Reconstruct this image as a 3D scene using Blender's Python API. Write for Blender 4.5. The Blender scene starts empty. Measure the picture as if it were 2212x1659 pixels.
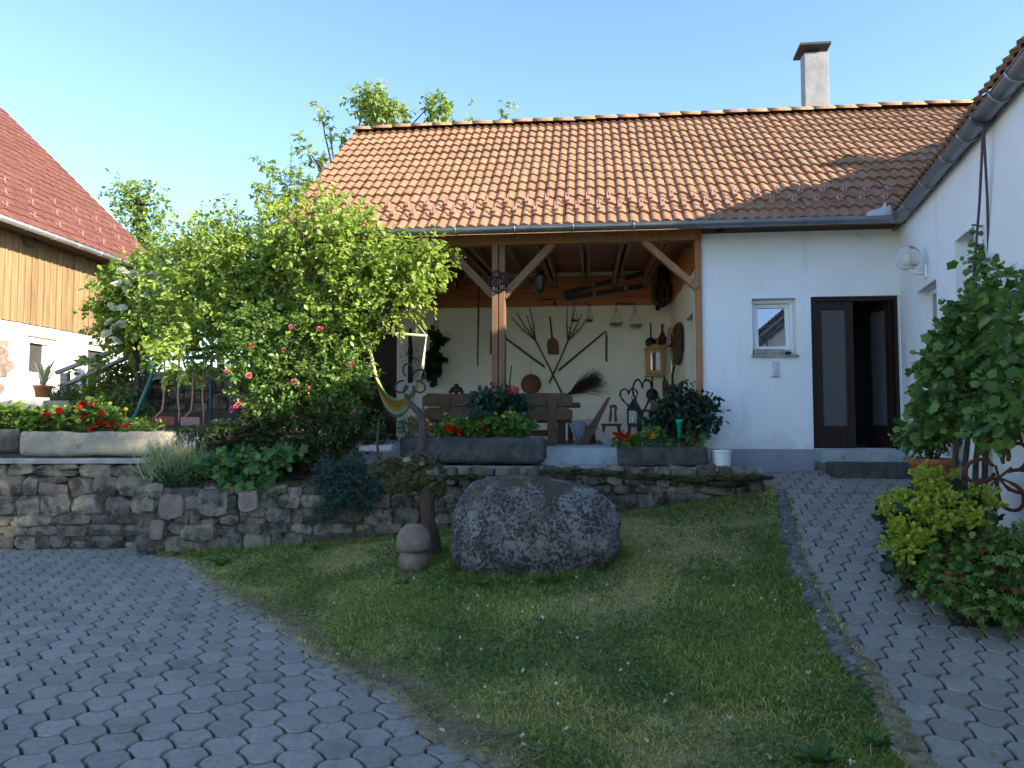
import bpy, bmesh, math, random
import numpy as np
from mathutils import Vector, Matrix, noise

R = math.radians
random.seed(11)
rng = np.random.default_rng(11)
scene = bpy.context.scene
C = scene.collection

# ------------------------------------------------------------------ camera, sky, sun, exposure
FPX, CX, CY, PITCH = 1600.0, 1106.0, 829.5, R(3.08)      # in pixels of a 2212 x 1659 view
cam = bpy.data.objects.new('camera', bpy.data.cameras.new('camera'))
C.objects.link(cam)
cam.data.sensor_width = 36.0
cam.data.lens = 36.0 * FPX / 2212.0
cam.data.clip_start, cam.data.clip_end = 0.05, 2000
cam.rotation_euler = (R(90) + PITCH, 0, 0)
scene.camera = cam

SUN_EL, SUN_A = R(27.0), R(62.0)
SUN_DIR = Vector((math.sin(SUN_A) * math.cos(SUN_EL), -math.cos(SUN_A) * math.cos(SUN_EL), math.sin(SUN_EL)))
world = bpy.data.worlds.new('World')
scene.world = world
world.use_nodes = True
wn = world.node_tree
sky = wn.nodes.new('ShaderNodeTexSky')
sky.sky_type = 'NISHITA'
sky.sun_disc = False
sky.sun_elevation = SUN_EL
sky.sun_rotation = math.atan2(SUN_DIR.x, SUN_DIR.y)
sky.altitude = 600
sky.air_density = 0.9
sky.dust_density = 0.3
sky.ozone_density = 2.8
bg = wn.nodes['Background']
bg.inputs['Strength'].default_value = 0.15
wn.links.new(sky.outputs[0], bg.inputs[0])
sun = bpy.data.objects.new('sun', bpy.data.lights.new('sun', 'SUN'))
C.objects.link(sun)
sun.data.energy = 5.0
sun.data.angle = R(0.53)
sun.data.color = (1.0, 0.90, 0.74)
sun.rotation_euler = SUN_DIR.to_track_quat('Z', 'Y').to_euler()
scene.view_settings.view_transform = 'Standard'
scene.view_settings.look = 'None'
scene.view_settings.exposure = 1.6
scene.view_settings.gamma = 1.0
scene.view_settings.use_curve_mapping = False
scene.cycles.use_denoising = True
scene.cycles.max_bounces = 5
scene.cycles.adaptive_threshold = 0.03
scene.cycles.diffuse_bounces = 3
scene.cycles.transparent_max_bounces = 8
scene.cycles.sample_clamp_indirect = 8.0

# ------------------------------------------------------------------ places: turn a point of the view into a place at a known depth
def ray(u, v):
    X, Z = (u - CX) / FPX, -(v - CY) / FPX
    return Vector((X, math.cos(PITCH) - math.sin(PITCH) * Z, math.sin(PITCH) + math.cos(PITCH) * Z))

def at(u, v, y):
    d = ray(u, v)
    return d * (y / d.y)

def on_plane(u, v, p, n):
    d = ray(u, v)
    return d * (Vector(p).dot(n) / d.dot(n))

# main house frame: X along the front, Y into the house
TH = R(6.1)
HOUSE_O = Vector((4.76, 10.2, 0))
HE, HN = Vector((math.cos(TH), -math.sin(TH), 0)), Vector((math.sin(TH), math.cos(TH), 0))
HM = Matrix.Translation(HOUSE_O) @ Matrix.Rotation(-TH, 4, 'Z')
def hl(u, v, Y=0.0):                      # view point on the plane Y=const of the house -> house coordinates
    w = on_plane(u, v, HOUSE_O + HN * Y, HN) - HOUSE_O
    return Vector((w.dot(HE), Y, w.z))
def hw(x, y, z):
    return HOUSE_O + HE * x + HN * y + Vector((0, 0, z))
def hx(u, v, X):                          # on the plane X=const of the house
    w = on_plane(u, v, HOUSE_O + HE * X, HE) - HOUSE_O
    return Vector((X, w.dot(HN), w.z))

# side wing frame: X towards the viewer, Y into the wing
WA = math.atan2(-math.cos(R(16.4)), -math.sin(R(16.4)))
WING_O = hw(0.59, 0, 0)
WE, WN = Vector((math.cos(WA), math.sin(WA), 0)), Vector((-math.sin(WA), math.cos(WA), 0))
WM = Matrix.Translation(WING_O) @ Matrix.Rotation(WA, 4, 'Z')
def wl(u, v, Y=0.0):
    w = on_plane(u, v, WING_O + WN * Y, WN) - WING_O
    return Vector((w.dot(WE), Y, w.z))
def ww(x, y, z):
    return WING_O + WE * x + WN * y + Vector((0, 0, z))

# barn frame: X along the long side away from the viewer, Y into the barn
BA = math.atan2(1.0, 0.0806)
BARN_O = Vector((-10.86, 16.0, 0))
BE, BN = Vector((math.cos(BA), math.sin(BA), 0)), Vector((-math.sin(BA), math.cos(BA), 0))
BM = Matrix.Translation(BARN_O) @ Matrix.Rotation(BA, 4, 'Z')
def bl(u, v, Y=0.0):
    w = on_plane(u, v, BARN_O + BN * Y, BN) - BARN_O
    return Vector((w.dot(BE), Y, w.z))
def bw(x, y, z):
    return BARN_O + BE * x + BN * y + Vector((0, 0, z))

# ------------------------------------------------------------------ terrain heights (thin plate through measured spots)
CTRL = np.array([(-7, 9.3, -1.6), (-4.4, 9.0, -1.6), (-2.3, 9.0, -1.45), (0, 9.05, -1.22), (1.5, 9.1, -1.07), (3.05, 9.2, -.83),
    (4.3, 9.75, -.68), (5.4, 9.9, -.66), (2.45, 3.6, -1.65), (3.0, 5.3, -1.5), (3.4, 6.2, -1.32), (3.6, 7.2, -1.12), (3.8, 8.4, -.93),
    (5.5, 8, -.95), (5, 6, -1.3), (4, 3, -1.65), (0, 3.5, -1.63), (-3, 3.5, -1.63), (-7, 3.5, -1.62), (-7, 6, -1.62), (-3, 6, -1.62),
    (0, 6, -1.55), (.3, 7, -1.46), (1.5, 7, -1.38), (1.5, 5, -1.55), (-1.5, 7.5, -1.53), (-1.5, 5, -1.62), (0, 0, -1.63),
    (-7, -4, -1.62), (5, -4, -1.68)])
def _tps(r2):
    return r2 * np.log(np.maximum(r2, 1e-9))
_A = CTRL[:, :2]
_n = len(_A)
_K = _tps(((_A[:, None] - _A[None]) ** 2).sum(-1)) + np.eye(_n) * 0.6
_Pm = np.hstack([np.ones((_n, 1)), _A])
_L = np.block([[_K, _Pm], [_Pm.T, np.zeros((3, 3))]])
_W = np.linalg.solve(_L, np.concatenate([CTRL[:, 2], np.zeros(3)]))
def hgt(x, y):
    x = np.clip(np.asarray(x, float), -8, 6); y = np.clip(np.asarray(y, float), -4, 10)
    s = x.shape
    p = np.stack([x.ravel(), y.ravel()], 1)
    out = np.empty(len(p))
    for i in range(0, len(p), 20000):
        q = p[i:i + 20000]
        out[i:i + 20000] = _tps(((q[:, None] - _A[None]) ** 2).sum(-1)) @ _W[:_n] + _W[_n] + q @ _W[_n + 1:]
    return out.reshape(s)
def hz(x, y):
    return float(hgt(np.array([x]), np.array([y]))[0])
def on_ground(u, v):
    d = ray(u, v)
    t = np.linspace(1.5, 13, 600)
    h = hgt(d.x * t, d.y * t)
    k = int(np.argmax(d.z * t < h))
    return Vector((d.x * t[k], d.y * t[k], float(h[k])))
def garden_z(x, y):
    return -0.5 + 0.155 * np.clip(np.asarray(y, float) - 9.6, 0, 14)

# ------------------------------------------------------------------ helpers
MATS = {}
def lk(o):
    C.objects.link(o)
    return o
def tag(o, label=None, cat=None, group=None, kind=None):
    if label: o['label'] = label
    if cat: o['category'] = cat
    if group: o['group'] = group
    if kind: o['kind'] = kind
    return o
def thing(name, label, cat, loc=(0, 0, 0), rotz=0.0, group=None):
    o = lk(bpy.data.objects.new(name, None))
    o.empty_display_size = 0.1
    o.location = loc
    o.rotation_euler = (0, 0, rotz)
    MATS[o.name] = Matrix.Translation(Vector(loc)) @ Matrix.Rotation(rotz, 4, 'Z')
    return tag(o, label, cat, group)
def make_mesh(verts, faces, mat=None, smooth=False):
    me = bpy.data.meshes.new('mesh')
    me.from_pydata([tuple(v) for v in verts], [], faces)
    if mat: me.materials.append(mat)
    if smooth: me.polygons.foreach_set('use_smooth', [True] * len(me.polygons))
    me.update()
    return me
def put(name, me, parent=None, loc=(0, 0, 0), rot=(0, 0, 0), scale=(1, 1, 1)):
    o = lk(bpy.data.objects.new(name, me))
    o.parent = parent
    o.location = loc
    o.rotation_euler = rot
    o.scale = scale
    if parent is not None and parent.name in MATS: MATS[o.name] = MATS[parent.name]
    return o
def ortho(d):
    d = Vector(d).normalized()
    a = Vector((0, 0, 1)) if abs(d.z) < 0.9 else Vector((1, 0, 0))
    s = d.cross(a).normalized()
    return s, s.cross(d).normalized()

class MB:
    """collects shapes; build() links them as one mesh object"""
    def __init__(self):
        self.v, self.f = [], []
    def add(self, vs, fs):
        n = len(self.v)
        self.v += [Vector(p) for p in vs]
        self.f += [tuple(i + n for i in f) for f in fs]
        return self
    def box(self, c, s, rot=None):
        c = Vector(c); h = Vector(s) / 2
        vs = [Vector((x * h.x, y * h.y, z * h.z)) for x in (-1, 1) for y in (-1, 1) for z in (-1, 1)]
        if rot is not None: vs = [rot @ p for p in vs]
        return self.add([c + p for p in vs], [(0, 1, 3, 2), (4, 6, 7, 5), (0, 4, 5, 1), (2, 3, 7, 6), (0, 2, 6, 4), (1, 5, 7, 3)])
    def span(self, a, b):
        a, b = Vector(a), Vector(b)
        return self.box((a + b) / 2, [abs(q) for q in (b - a)])
    def beam(self, p, q, w, h, side=None):
        p, q = Vector(p), Vector(q)
        d = (q - p)
        if side is None: s, u = ortho(d)
        else:
            u = d.cross(Vector(side)).normalized(); s = u.cross(d).normalized()
        m = Matrix((s, d.normalized(), u)).transposed()
        return self.box((p + q) / 2, (w, d.length, h), m)
    def tube(self, pts, r, n=8, cap=True, closed=False):
        pts = [Vector(p) for p in pts]
        k = len(pts)
        if not hasattr(r, '__len__'): r = [r] * k
        vs, fs = [], []
        s = None
        for i, p in enumerate(pts):
            if closed: d = pts[(i + 1) % k] - pts[i - 1]
            else: d = pts[min(i + 1, k - 1)] - pts[max(i - 1, 0)]
            if d.length < 1e-9: d = Vector((0, 0, 1))
            d.normalize()
            if s is None: s, u = ortho(d)
            else:
                s = (s - d * s.dot(d))
                s = s.normalized() if s.length > 1e-6 else ortho(d)[0]
                u = s.cross(d).normalized()
            for j in range(n):
                a = 2 * math.pi * j / n
                vs.append(p + (s * math.cos(a) + u * math.sin(a)) * r[i])
        for i in range(k if closed else k - 1):
            i2 = (i + 1) % k
            for j in range(n):
                j2 = (j + 1) % n
                fs.append((i * n + j, i * n + j2, i2 * n + j2, i2 * n + j))
        if cap and not closed:
            fs.append(tuple(range(n)))
            fs.append(tuple((k - 1) * n + j for j in reversed(range(n))))
        return self.add(vs, fs)
    def lathe(self, prof, n=20, c=(0, 0, 0), m=None, sx=1.0, sy=1.0):
        c = Vector(c)
        vs, fs = [], []
        for r, z in prof:
            for j in range(n):
                a = 2 * math.pi * j / n
                p = Vector((r * math.cos(a) * sx, r * math.sin(a) * sy, z))
                vs.append(c + (m @ p if m is not None else p))
        for i in range(len(prof) - 1):
            for j in range(n):
                j2 = (j + 1) % n
                fs.append((i * n + j, i * n + j2, (i + 1) * n + j2, (i + 1) * n + j))
        if prof[0][0] > 1e-5: fs.append(tuple(reversed(range(n))))
        if prof[-1][0] > 1e-5: fs.append(tuple((len(prof) - 1) * n + j for j in range(n)))
        return self.add(vs, fs)
    def prism(self, outline, d, m=None):
        """outline: 3d points of one face, d: extrusion vector"""
        n = len(outline)
        a = [Vector(p) for p in outline]; d = Vector(d)
        return self.add(a + [p + d for p in a], [tuple(range(n))[::-1], tuple(range(n, 2 * n))] +
                        [(i, (i + 1) % n, (i + 1) % n + n, i + n) for i in range(n)])
    def blob(self, c, rad, amp=0.15, fs=2.0, sub=3, seed=0, power=1.0, m=None):
        bm = bmesh.new()
        bmesh.ops.create_icosphere(bm, subdivisions=sub, radius=1)
        c = Vector(c); off = Vector((seed * 3.17, seed * 1.7, seed * 2.3))
        vs = []
        for v in bm.verts:
            p = v.co.copy()
            if power != 1.0: p = Vector([math.copysign(abs(q) ** power, q) for q in p])
            k = 1 + amp * noise.noise(v.co * fs + off) + amp * .5 * noise.noise(v.co * fs * 2.3 + off)
            p = Vector((p.x * rad[0], p.y * rad[1], p.z * rad[2])) * k
            vs.append(c + (m @ p if m is not None else p))
        fs_ = [tuple(v.index for v in f.verts) for f in bm.faces]
        bm.free()
        return self.add(vs, fs_)
    def build(self, name, mat, parent=None, smooth=False, bevel=0.0, world=False, recalc=True):
        vs = self.v
        if world and parent is not None:
            inv = MATS[parent.name].inverted()
            vs = [inv @ p for p in vs]
        me = make_mesh(vs, self.f, mat, smooth)
        if recalc:
            bm = bmesh.new(); bm.from_mesh(me)
            bmesh.ops.recalc_face_normals(bm, faces=bm.faces)
            bm.to_mesh(me); bm.free()
        if smooth:
            me.polygons.foreach_set('use_smooth', [True] * len(me.polygons))
        o = put(name, me, parent)
        if bevel:
            b = o.modifiers.new('edge', 'BEVEL'); b.width = bevel; b.segments = 2; b.limit_method = 'ANGLE'
        return o
def smooth_angle(o, ang=40):
    me = o.data
    bm = bmesh.new(); bm.from_mesh(me)
    for e in bm.edges:
        if len(e.link_faces) == 2 and e.calc_face_angle(0) > R(ang): e.smooth = False
    for f in bm.faces: f.smooth = True
    bm.to_mesh(me); bm.free()
    return o

def copy_tree(o, parent=None):
    c = o.copy(); lk(c); c.parent = parent
    if o.name in MATS: MATS[c.name] = MATS[o.name]
    for ch in list(o.children): copy_tree(ch, c)
    return c

# ------------------------------------------------------------------ materials
def nt_new(name):
    m = bpy.data.materials.new(name); m.use_nodes = True
    nt = m.node_tree
    return m, nt, nt.nodes['Principled BSDF']
def N(nt, typ, **kw):
    n = nt.nodes.new(typ)
    for k, v in kw.items():
        if k.startswith('i_'):
            n.inputs[k[2:].replace('_', ' ')].default_value = v
        else: setattr(n, k, v)
    return n
def rgba(c):
    return (c[0], c[1], c[2], 1.0)
def ramp(nt, fac, stops):
    n = nt.nodes.new('ShaderNodeValToRGB')
    e = n.color_ramp.elements
    while len(e) < len(stops): e.new(0.5)
    for el, (p, c) in zip(e, stops):
        el.position = p; el.color = rgba(c) if hasattr(c, '__len__') else (c, c, c, 1)
    nt.links.new(fac, n.inputs[0])
    return n
def mixc(nt, fac, a, b, mode='MIX'):
    n = nt.nodes.new('ShaderNodeMix'); n.data_type = 'RGBA'; n.blend_type = mode
    for sock, val in ((n.inputs[0], fac), (n.inputs[6], a), (n.inputs[7], b)):
        if isinstance(val, bpy.types.NodeSocket): nt.links.new(val, sock)
        elif hasattr(val, '__len__'): sock.default_value = rgba(val)
        else: sock.default_value = val
    return n.outputs[2]
def mth(nt, op, a, b=0.0):
    n = nt.nodes.new('ShaderNodeMath'); n.operation = op
    for s, v in ((n.inputs[0], a), (n.inputs[1], b)):
        if isinstance(v, bpy.types.NodeSocket): nt.links.new(v, s)
        else: s.default_value = v
    return n.outputs[0]
def pos(nt, stretch=None):
    g = nt.nodes.new('ShaderNodeNewGeometry')
    out = g.outputs['Position']
    if stretch:
        mp = nt.nodes.new('ShaderNodeMapping'); mp.inputs['Scale'].default_value = stretch
        nt.links.new(out, mp.inputs[0]); out = mp.outputs[0]
    return out
def ntex(nt, co, scale, detail=4, rough=0.55):
    n = N(nt, 'ShaderNodeTexNoise', i_Scale=scale, i_Detail=detail, i_Roughness=rough)
    nt.links.new(co, n.inputs['Vector'])
    return n.outputs['Fac']
def bumpify(nt, b, h, strength, dist=0.02):
    n = N(nt, 'ShaderNodeBump', i_Strength=strength, i_Distance=dist)
    nt.links.new(h, n.inputs['Height']); nt.links.new(n.outputs[0], b.inputs['Normal'])
def pm(name, c1, c2=None, scale=4.0, rough=0.8, bump=0.15, bscale=60.0, bdist=0.01, spots=None, sscale=9.0, sthr=(0.58, 0.68),
       rnd=0.0, metal=0.0, spec=0.35, stretch=None, lo=0.35, hi=0.65):
    """rough surface: two tones by noise, optional spots of a third, random brightness for each piece"""
    m, nt, b = nt_new(name)
    co = pos(nt, stretch)
    c2 = c2 or tuple(x * 0.75 for x in c1)
    col = ramp(nt, ntex(nt, co, scale, 5), [(lo, c2), (hi, c1)]).outputs[0]
    if spots:
        f = ramp(nt, ntex(nt, co, sscale, 6, 0.65), [(sthr[0], 0.0), (sthr[1], 1.0)]).outputs[0]
        col = mixc(nt, f, col, spots)
    if rnd:
        oi = nt.nodes.new('ShaderNodeObjectInfo')
        at_ = N(nt, 'ShaderNodeAttribute', attribute_name='tint')
        v = mth(nt, 'FRACT', mth(nt, 'ADD', oi.outputs['Random'], at_.outputs['Fac']))
        k = mth(nt, 'ADD', mth(nt, 'MULTIPLY', v, 2 * rnd), 1 - rnd)
        col = mixc(nt, 1.0, col, k, 'MULTIPLY')
    nt.links.new(col, b.inputs['Base Color'])
    b.inputs['Roughness'].default_value = rough
    b.inputs['Metallic'].default_value = metal
    b.inputs['Specular IOR Level'].default_value = spec
    if bump: bumpify(nt, b, ntex(nt, co, bscale, 6, 0.6), bump, bdist)
    return m
def wood(name, c1, c2, rough=0.7, axis='Z', scale=3.0, bump=0.25, rnd=0.12):
    st = {'X': (0.6, 9, 9), 'Y': (9, 0.6, 9), 'Z': (9, 9, 0.6)}[axis]
    return pm(name, c1, c2, scale=scale, rough=rough, bump=bump, bscale=7, bdist=0.006, rnd=rnd, stretch=st, spec=0.3, lo=0.3, hi=0.7)
def leafmat(name, c_dark, c_mid, c_light, rough=0.45, transl=0.35):
    m, nt, b = nt_new(name)
    a = N(nt, 'ShaderNodeAttribute', attribute_name='rnd')
    col = ramp(nt, a.outputs['Fac'], [(0.0, c_dark), (0.55, c_mid), (1.0, c_light)]).outputs[0]
    nt.links.new(col, b.inputs['Base Color'])
    b.inputs['Roughness'].default_value = rough
    b.inputs['Specular IOR Level'].default_value = 0.35
    t = nt.nodes.new('ShaderNodeBsdfTranslucent')
    nt.links.new(mixc(nt, 1.0, col, (1.25, 1.25, 0.5), 'MULTIPLY'), t.inputs[0])
    mx = nt.nodes.new('ShaderNodeMixShader'); mx.inputs[0].default_value = transl
    nt.links.new(b.outputs[0], mx.inputs[1]); nt.links.new(t.outputs[0], mx.inputs[2])
    nt.links.new(mx.outputs[0], nt.nodes['Material Output'].inputs[0])
    return m

M = {}
M['plaster_old'] = pm('plaster_rear', (.82, .835, .85), (.77, .785, .80), 1.5, .9, .25, 140, .004, spots=(.70, .71, .72), sscale=2.2, sthr=(.62, .8))
def plaster(name, c1, c2, dirt, zd):
    m, nt, b = nt_new(name)
    co = pos(nt)
    col = ramp(nt, ntex(nt, co, 1.4, 5), [(.35, c2), (.65, c1)]).outputs[0]
    st = ramp(nt, ntex(nt, pos(nt, (2.6, 2.6, .35)), 1.6, 6, .6), [(.56, 0.0), (.78, .5)]).outputs[0]        # faint run-off streaks
    col = mixc(nt, st, col, dirt)
    sp = nt.nodes.new('ShaderNodeSeparateXYZ'); nt.links.new(co, sp.inputs[0])
    low = mth(nt, 'ADD', mth(nt, 'MULTIPLY', mth(nt, 'SUBTRACT', sp.outputs['Z'], zd), -1.6), mth(nt, 'MULTIPLY', mth(nt, 'SUBTRACT', ntex(nt, co, 5, 6, .65), .5), 2.2))
    col = mixc(nt, ramp(nt, low, [(.25, 0.0), (1.0, .55)]).outputs[0], col, dirt)                            # splash marks low on the wall
    nt.links.new(col, b.inputs['Base Color']); b.inputs['Roughness'].default_value = .92; b.inputs['Specular IOR Level'].default_value = .25
    h = mth(nt, 'ADD', ntex(nt, co, 120, 5, .6), mth(nt, 'MULTIPLY', ntex(nt, co, 9, 4, .5), 2.0))
    bumpify(nt, b, h, .35, .006)
    return m
M['plaster_white'] = plaster('plaster_white', (.82, .835, .85), (.77, .785, .80), (.52, .51, .48), .05)
M['plaster_cream'] = pm('plaster_cream', (.88, .82, .67), (.84, .78, .62), 1.2, .9, .25, 120, .004)
M['plinth'] = pm('plinth', (.30, .32, .36), (.24, .26, .30), 3, .9, .3, 60, .006)
M['barn_white'] = pm('barn_white', (.86, .86, .83), (.78, .77, .72), 1.3, .9, .25, 50, .01)
M['tile'] = pm('tile', (.300, .165, .092), (.225, .117, .064), 14, .85, .35, 70, .006, spots=(.30, .22, .10), sscale=20, sthr=(.60, .72), rnd=.11)
M['ridge'] = pm('ridge', (.36, .175, .09), (.28, .13, .066), 10, .85, .35, 60, .008, spots=(.36, .29, .12), sscale=16, sthr=(.50, .68), rnd=.13)
M['barn_tile'] = pm('barn_tile', (.150, .056, .038), (.115, .041, .028), 6, .8, .2, 60, .005, rnd=.10)
M['barn_plank'] = wood('barn_plank', (.30, .200, .100), (.185, .116, .056), .75, 'Z', 2.0, rnd=.16)
M['zinc'] = pm('zinc', (.30, .32, .34), (.24, .26, .28), 3, .42, .06, 30, .004, metal=.75, spec=.5)
M['zinc_pale'] = pm('zinc_pale', (.62, .64, .66), (.52, .54, .56), 3, .4, .05, 30, .004, metal=.6, spec=.5)
M['beam'] = wood('beam', (.37, .18, .080), (.26, .118, .050), .6, 'Z')
M['post'] = wood('post', (.225, .128, .068), (.150, .082, .042), .65, 'Z')
M['ceiling_board'] = wood('ceiling_board', (.36, .115, .045), (.26, .078, .030), .5, 'X', 2.0, rnd=.14)
M['panel_board'] = wood('panel_board', (.50, .185, .068), (.39, .135, .047), .45, 'X', 2.0, rnd=.10)
M['slat'] = wood('slat', (.56, .22, .075), (.42, .15, .05), .5, 'Z', 2.0)
M['old_wood'] = wood('old_wood', (.145, .085, .048), (.080, .046, .027), .75, 'X', 3.0)
M['tool_wood'] = pm('tool_wood', (.15, .085, .045), (.085, .045, .024), 12, .6, .2, 60, .004)
M['pale_wood'] = wood('pale_wood', (.56, .32, .12), (.45, .24, .085), .45, 'Z', 2.0, rnd=.03)
M['dark_boards'] = wood('dark_boards', (.075, .042, .028), (.040, .023, .016), .8, 'Z', 2.0)
M['door_wood'] = wood('door_wood', (.030, .016, .013), (.020, .010, .009), .4, 'Z', 2.0, bump=.1)
M['iron'] = pm('iron', (.035, .037, .045), (.022, .022, .027), 12, .5, .2, 80, .003, metal=.5, spec=.5)
M['iron_brown'] = pm('iron_brown', (.070, .045, .034), (.035, .025, .020), 15, .6, .2, 80, .003, metal=.3)
M['rust'] = pm('rust', (.145, .045, .018), (.065, .022, .012), 14, .8, .4, 90, .004)
M['trough'] = pm('trough', (.098, .094, .085), (.050, .049, .045), 7, .95, .8, 45, .02, spots=(.045, .047, .045), sscale=11, sthr=(.50, .66))
M['trough_warm'] = pm('trough_warm', (.36, .32, .24), (.25, .22, .165), 6, .95, .8, 45, .02, spots=(.17, .155, .12), sscale=9, sthr=(.56, .70))
M['stone'] = pm('stone', (.245, .205, .148), (.125, .103, .074), 7, .95, 1.0, 16, .05, spots=(.050, .046, .034), sscale=6, sthr=(.48, .62), rnd=.45)
M['stone_pink'] = pm('stone_pink', (.27, .205, .165), (.17, .125, .10), 7, .95, .8, 26, .025, rnd=.25)
M['mortar'] = pm('mortar', (.125, .100, .068), (.050, .041, .029), 9, .98, 1.0, 18, .04, spots=(.055, .060, .026), sscale=4, sthr=(.50, .66))
M['moss'] = pm('moss', (.100, .105, .035), (.045, .048, .020), 16, .98, 1.0, 50, .03, spots=(.15, .15, .06), sscale=30)
M['coping'] = pm('coping', (.36, .35, .32), (.26, .25, .23), 5, .95, .6, 40, .012, spots=(.14, .135, .12), sscale=6, sthr=(.6, .75))
M['concrete'] = pm('concrete', (.38, .42, .43), (.29, .33, .34), 5, .9, .4, 60, .008, spots=(.21, .235, .23), sscale=8)
M['chimney'] = pm('chimney', (.31, .31, .31), (.23, .23, .23), 4, .95, .5, 30, .012, spots=(.15, .15, .145), sscale=5, sthr=(.62, .74))
M['chimney_cap'] = pm('chimney_cap', (.075, .075, .08), (.045, .045, .05), 5, .95, .4, 40, .01)
M['paver'] = pm('paver', (.300, .272, .228), (.240, .216, .180), 30, .92, .6, 160, .004, rnd=.13, spots=(.17, .15, .12), sscale=2.2, sthr=(.58, .74))
M['joint'] = pm('joint', (.060, .050, .036), (.036, .031, .024), 22, .98, .8, 60, .01, spots=(.040, .050, .020), sscale=5, sthr=(.56, .7))
M['soil'] = pm('soil', (.075, .055, .036), (.040, .030, .021), 8, .98, 1.0, 20, .04)
M['straw'] = pm('straw', (.33, .265, .155), (.17, .135, .080), 10, .98, 1.0, 40, .03, spots=(.06, .06, .03), sscale=6)
M['terracotta'] = pm('terracotta', (.42, .155, .070), (.33, .115, .050), 6, .85, .2, 60, .004)
M['white_plastic'] = pm('white_plastic', (.78, .78, .76), (.72, .72, .70), 6, .45, .03, 20, .002)
M['white_frame'] = pm('white_frame', (.80, .80, .79), (.76, .76, .75), 6, .4, .02, 20, .002)
M['rope'] = pm('rope', (.50, .46, .38), (.36, .32, .25), 40, .95, .6, 200, .004)
M['dark_rope'] = pm('dark_rope', (.11, .085, .095), (.06, .048, .055), 40, .95, .6, 200, .004)
M['basket'] = pm('basket', (.22, .105, .042), (.11, .052, .022), 40, .8, .7, 120, .006)
M['twig'] = pm('twig', (.060, .038, .030), (.030, .020, .016), 20, .85, .3, 60, .004)
M['bark'] = pm('bark', (.115, .090, .065), (.055, .044, .033), 14, .95, .9, 40, .02, stretch=(3, 3, .8))
M['green_pole'] = pm('green_pole', (.050, .175, .155), (.035, .125, .115), 20, .5, .1, 80, .002)
M['blue_pole'] = pm('blue_pole', (.045, .110, .230), (.035, .085, .17), 20, .5, .1, 80, .002)
M['swing_red'] = pm('swing_red', (.52, .10, .085), (.42, .075, .065), 8, .5, .05, 40, .002)
M['swing_pink'] = pm('swing_pink', (.62, .32, .26), (.52, .26, .21), 8, .55, .05, 40, .002)
M['grey_wood'] = wood('grey_wood', (.34, .31, .27), (.23, .205, .18), .85, 'X', 3.0)
M['bark_mat'] = pm('bark_mat', (.20, .105, .045), (.09, .050, .025), 30, .95, 1.0, 70, .02)
M['leather'] = pm('leather', (.030, .020, .017), (.015, .011, .010), 12, .5, .3, 60, .004)
M['brass_pan'] = pm('brass_pan', (.34, .33, .29), (.25, .24, .21), 6, .35, .05, 40, .002, metal=.8)
M['rain_gauge'] = pm('rain_gauge', (.005, .36, .22), (.004, .30, .19), 6, .3, .0)
M['mortar_light'] = pm('mortar_light', (.55, .45, .32), (.40, .32, .23), 6, .95, .6, 30, .02)
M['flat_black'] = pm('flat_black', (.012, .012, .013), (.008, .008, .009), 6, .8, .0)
M['ski'] = pm('ski', (.036, .040, .042), (.022, .026, .028), 6, .5, .1, 40, .002)
M['cloth_grey'] = pm('cloth_grey', (.34, .36, .42), (.25, .27, .33), 8, .95, .3, 60, .004)

def glass(name, tint=(.02, .03, .04), rough=.02):
    m, nt, b = nt_new(name)
    b.inputs['Base Color'].default_value = rgba(tint)
    b.inputs['Roughness'].default_value = rough
    b.inputs['Specular IOR Level'].default_value = 1.0
    b.inputs['Coat Weight'].default_value = 1.0
    b.inputs['Coat Roughness'].default_value = rough
    return m
def pane_glass(name, fac):
    m, nt, b = nt_new(name)
    b.inputs['Base Color'].default_value = (.012, .014, .016, 1); b.inputs['Roughness'].default_value = .4
    gl_ = nt.nodes.new('ShaderNodeBsdfGlossy'); gl_.inputs['Roughness'].default_value = .01
    mx = nt.nodes.new('ShaderNodeMixShader'); mx.inputs[0].default_value = fac
    nt.links.new(b.outputs[0], mx.inputs[1]); nt.links.new(gl_.outputs[0], mx.inputs[2])
    nt.links.new(mx.outputs[0], nt.nodes['Material Output'].inputs[0])
    return m
M['window_glass'] = pane_glass('window_glass', .42)
M['dark_glass'] = pm('ribbed_glass', (.10, .095, .095), (.075, .072, .072), 9, .35, .3, 90, .003, stretch=(1, 1, 3))
M['mirror'] = glass('mirror', (.8, .8, .8), .03); M['mirror'].node_tree.nodes['Principled BSDF'].inputs['Metallic'].default_value = 1.0
def clear(name, tint, rough):
    m, nt, b = nt_new(name)
    b.inputs['Base Color'].default_value = rgba(tint)
    b.inputs['Roughness'].default_value = rough
    b.inputs['Transmission Weight'].default_value = .85
    b.inputs['IOR'].default_value = 1.25
    return m
M['globe'] = clear('globe', (.88, .88, .84), .12)
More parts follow.
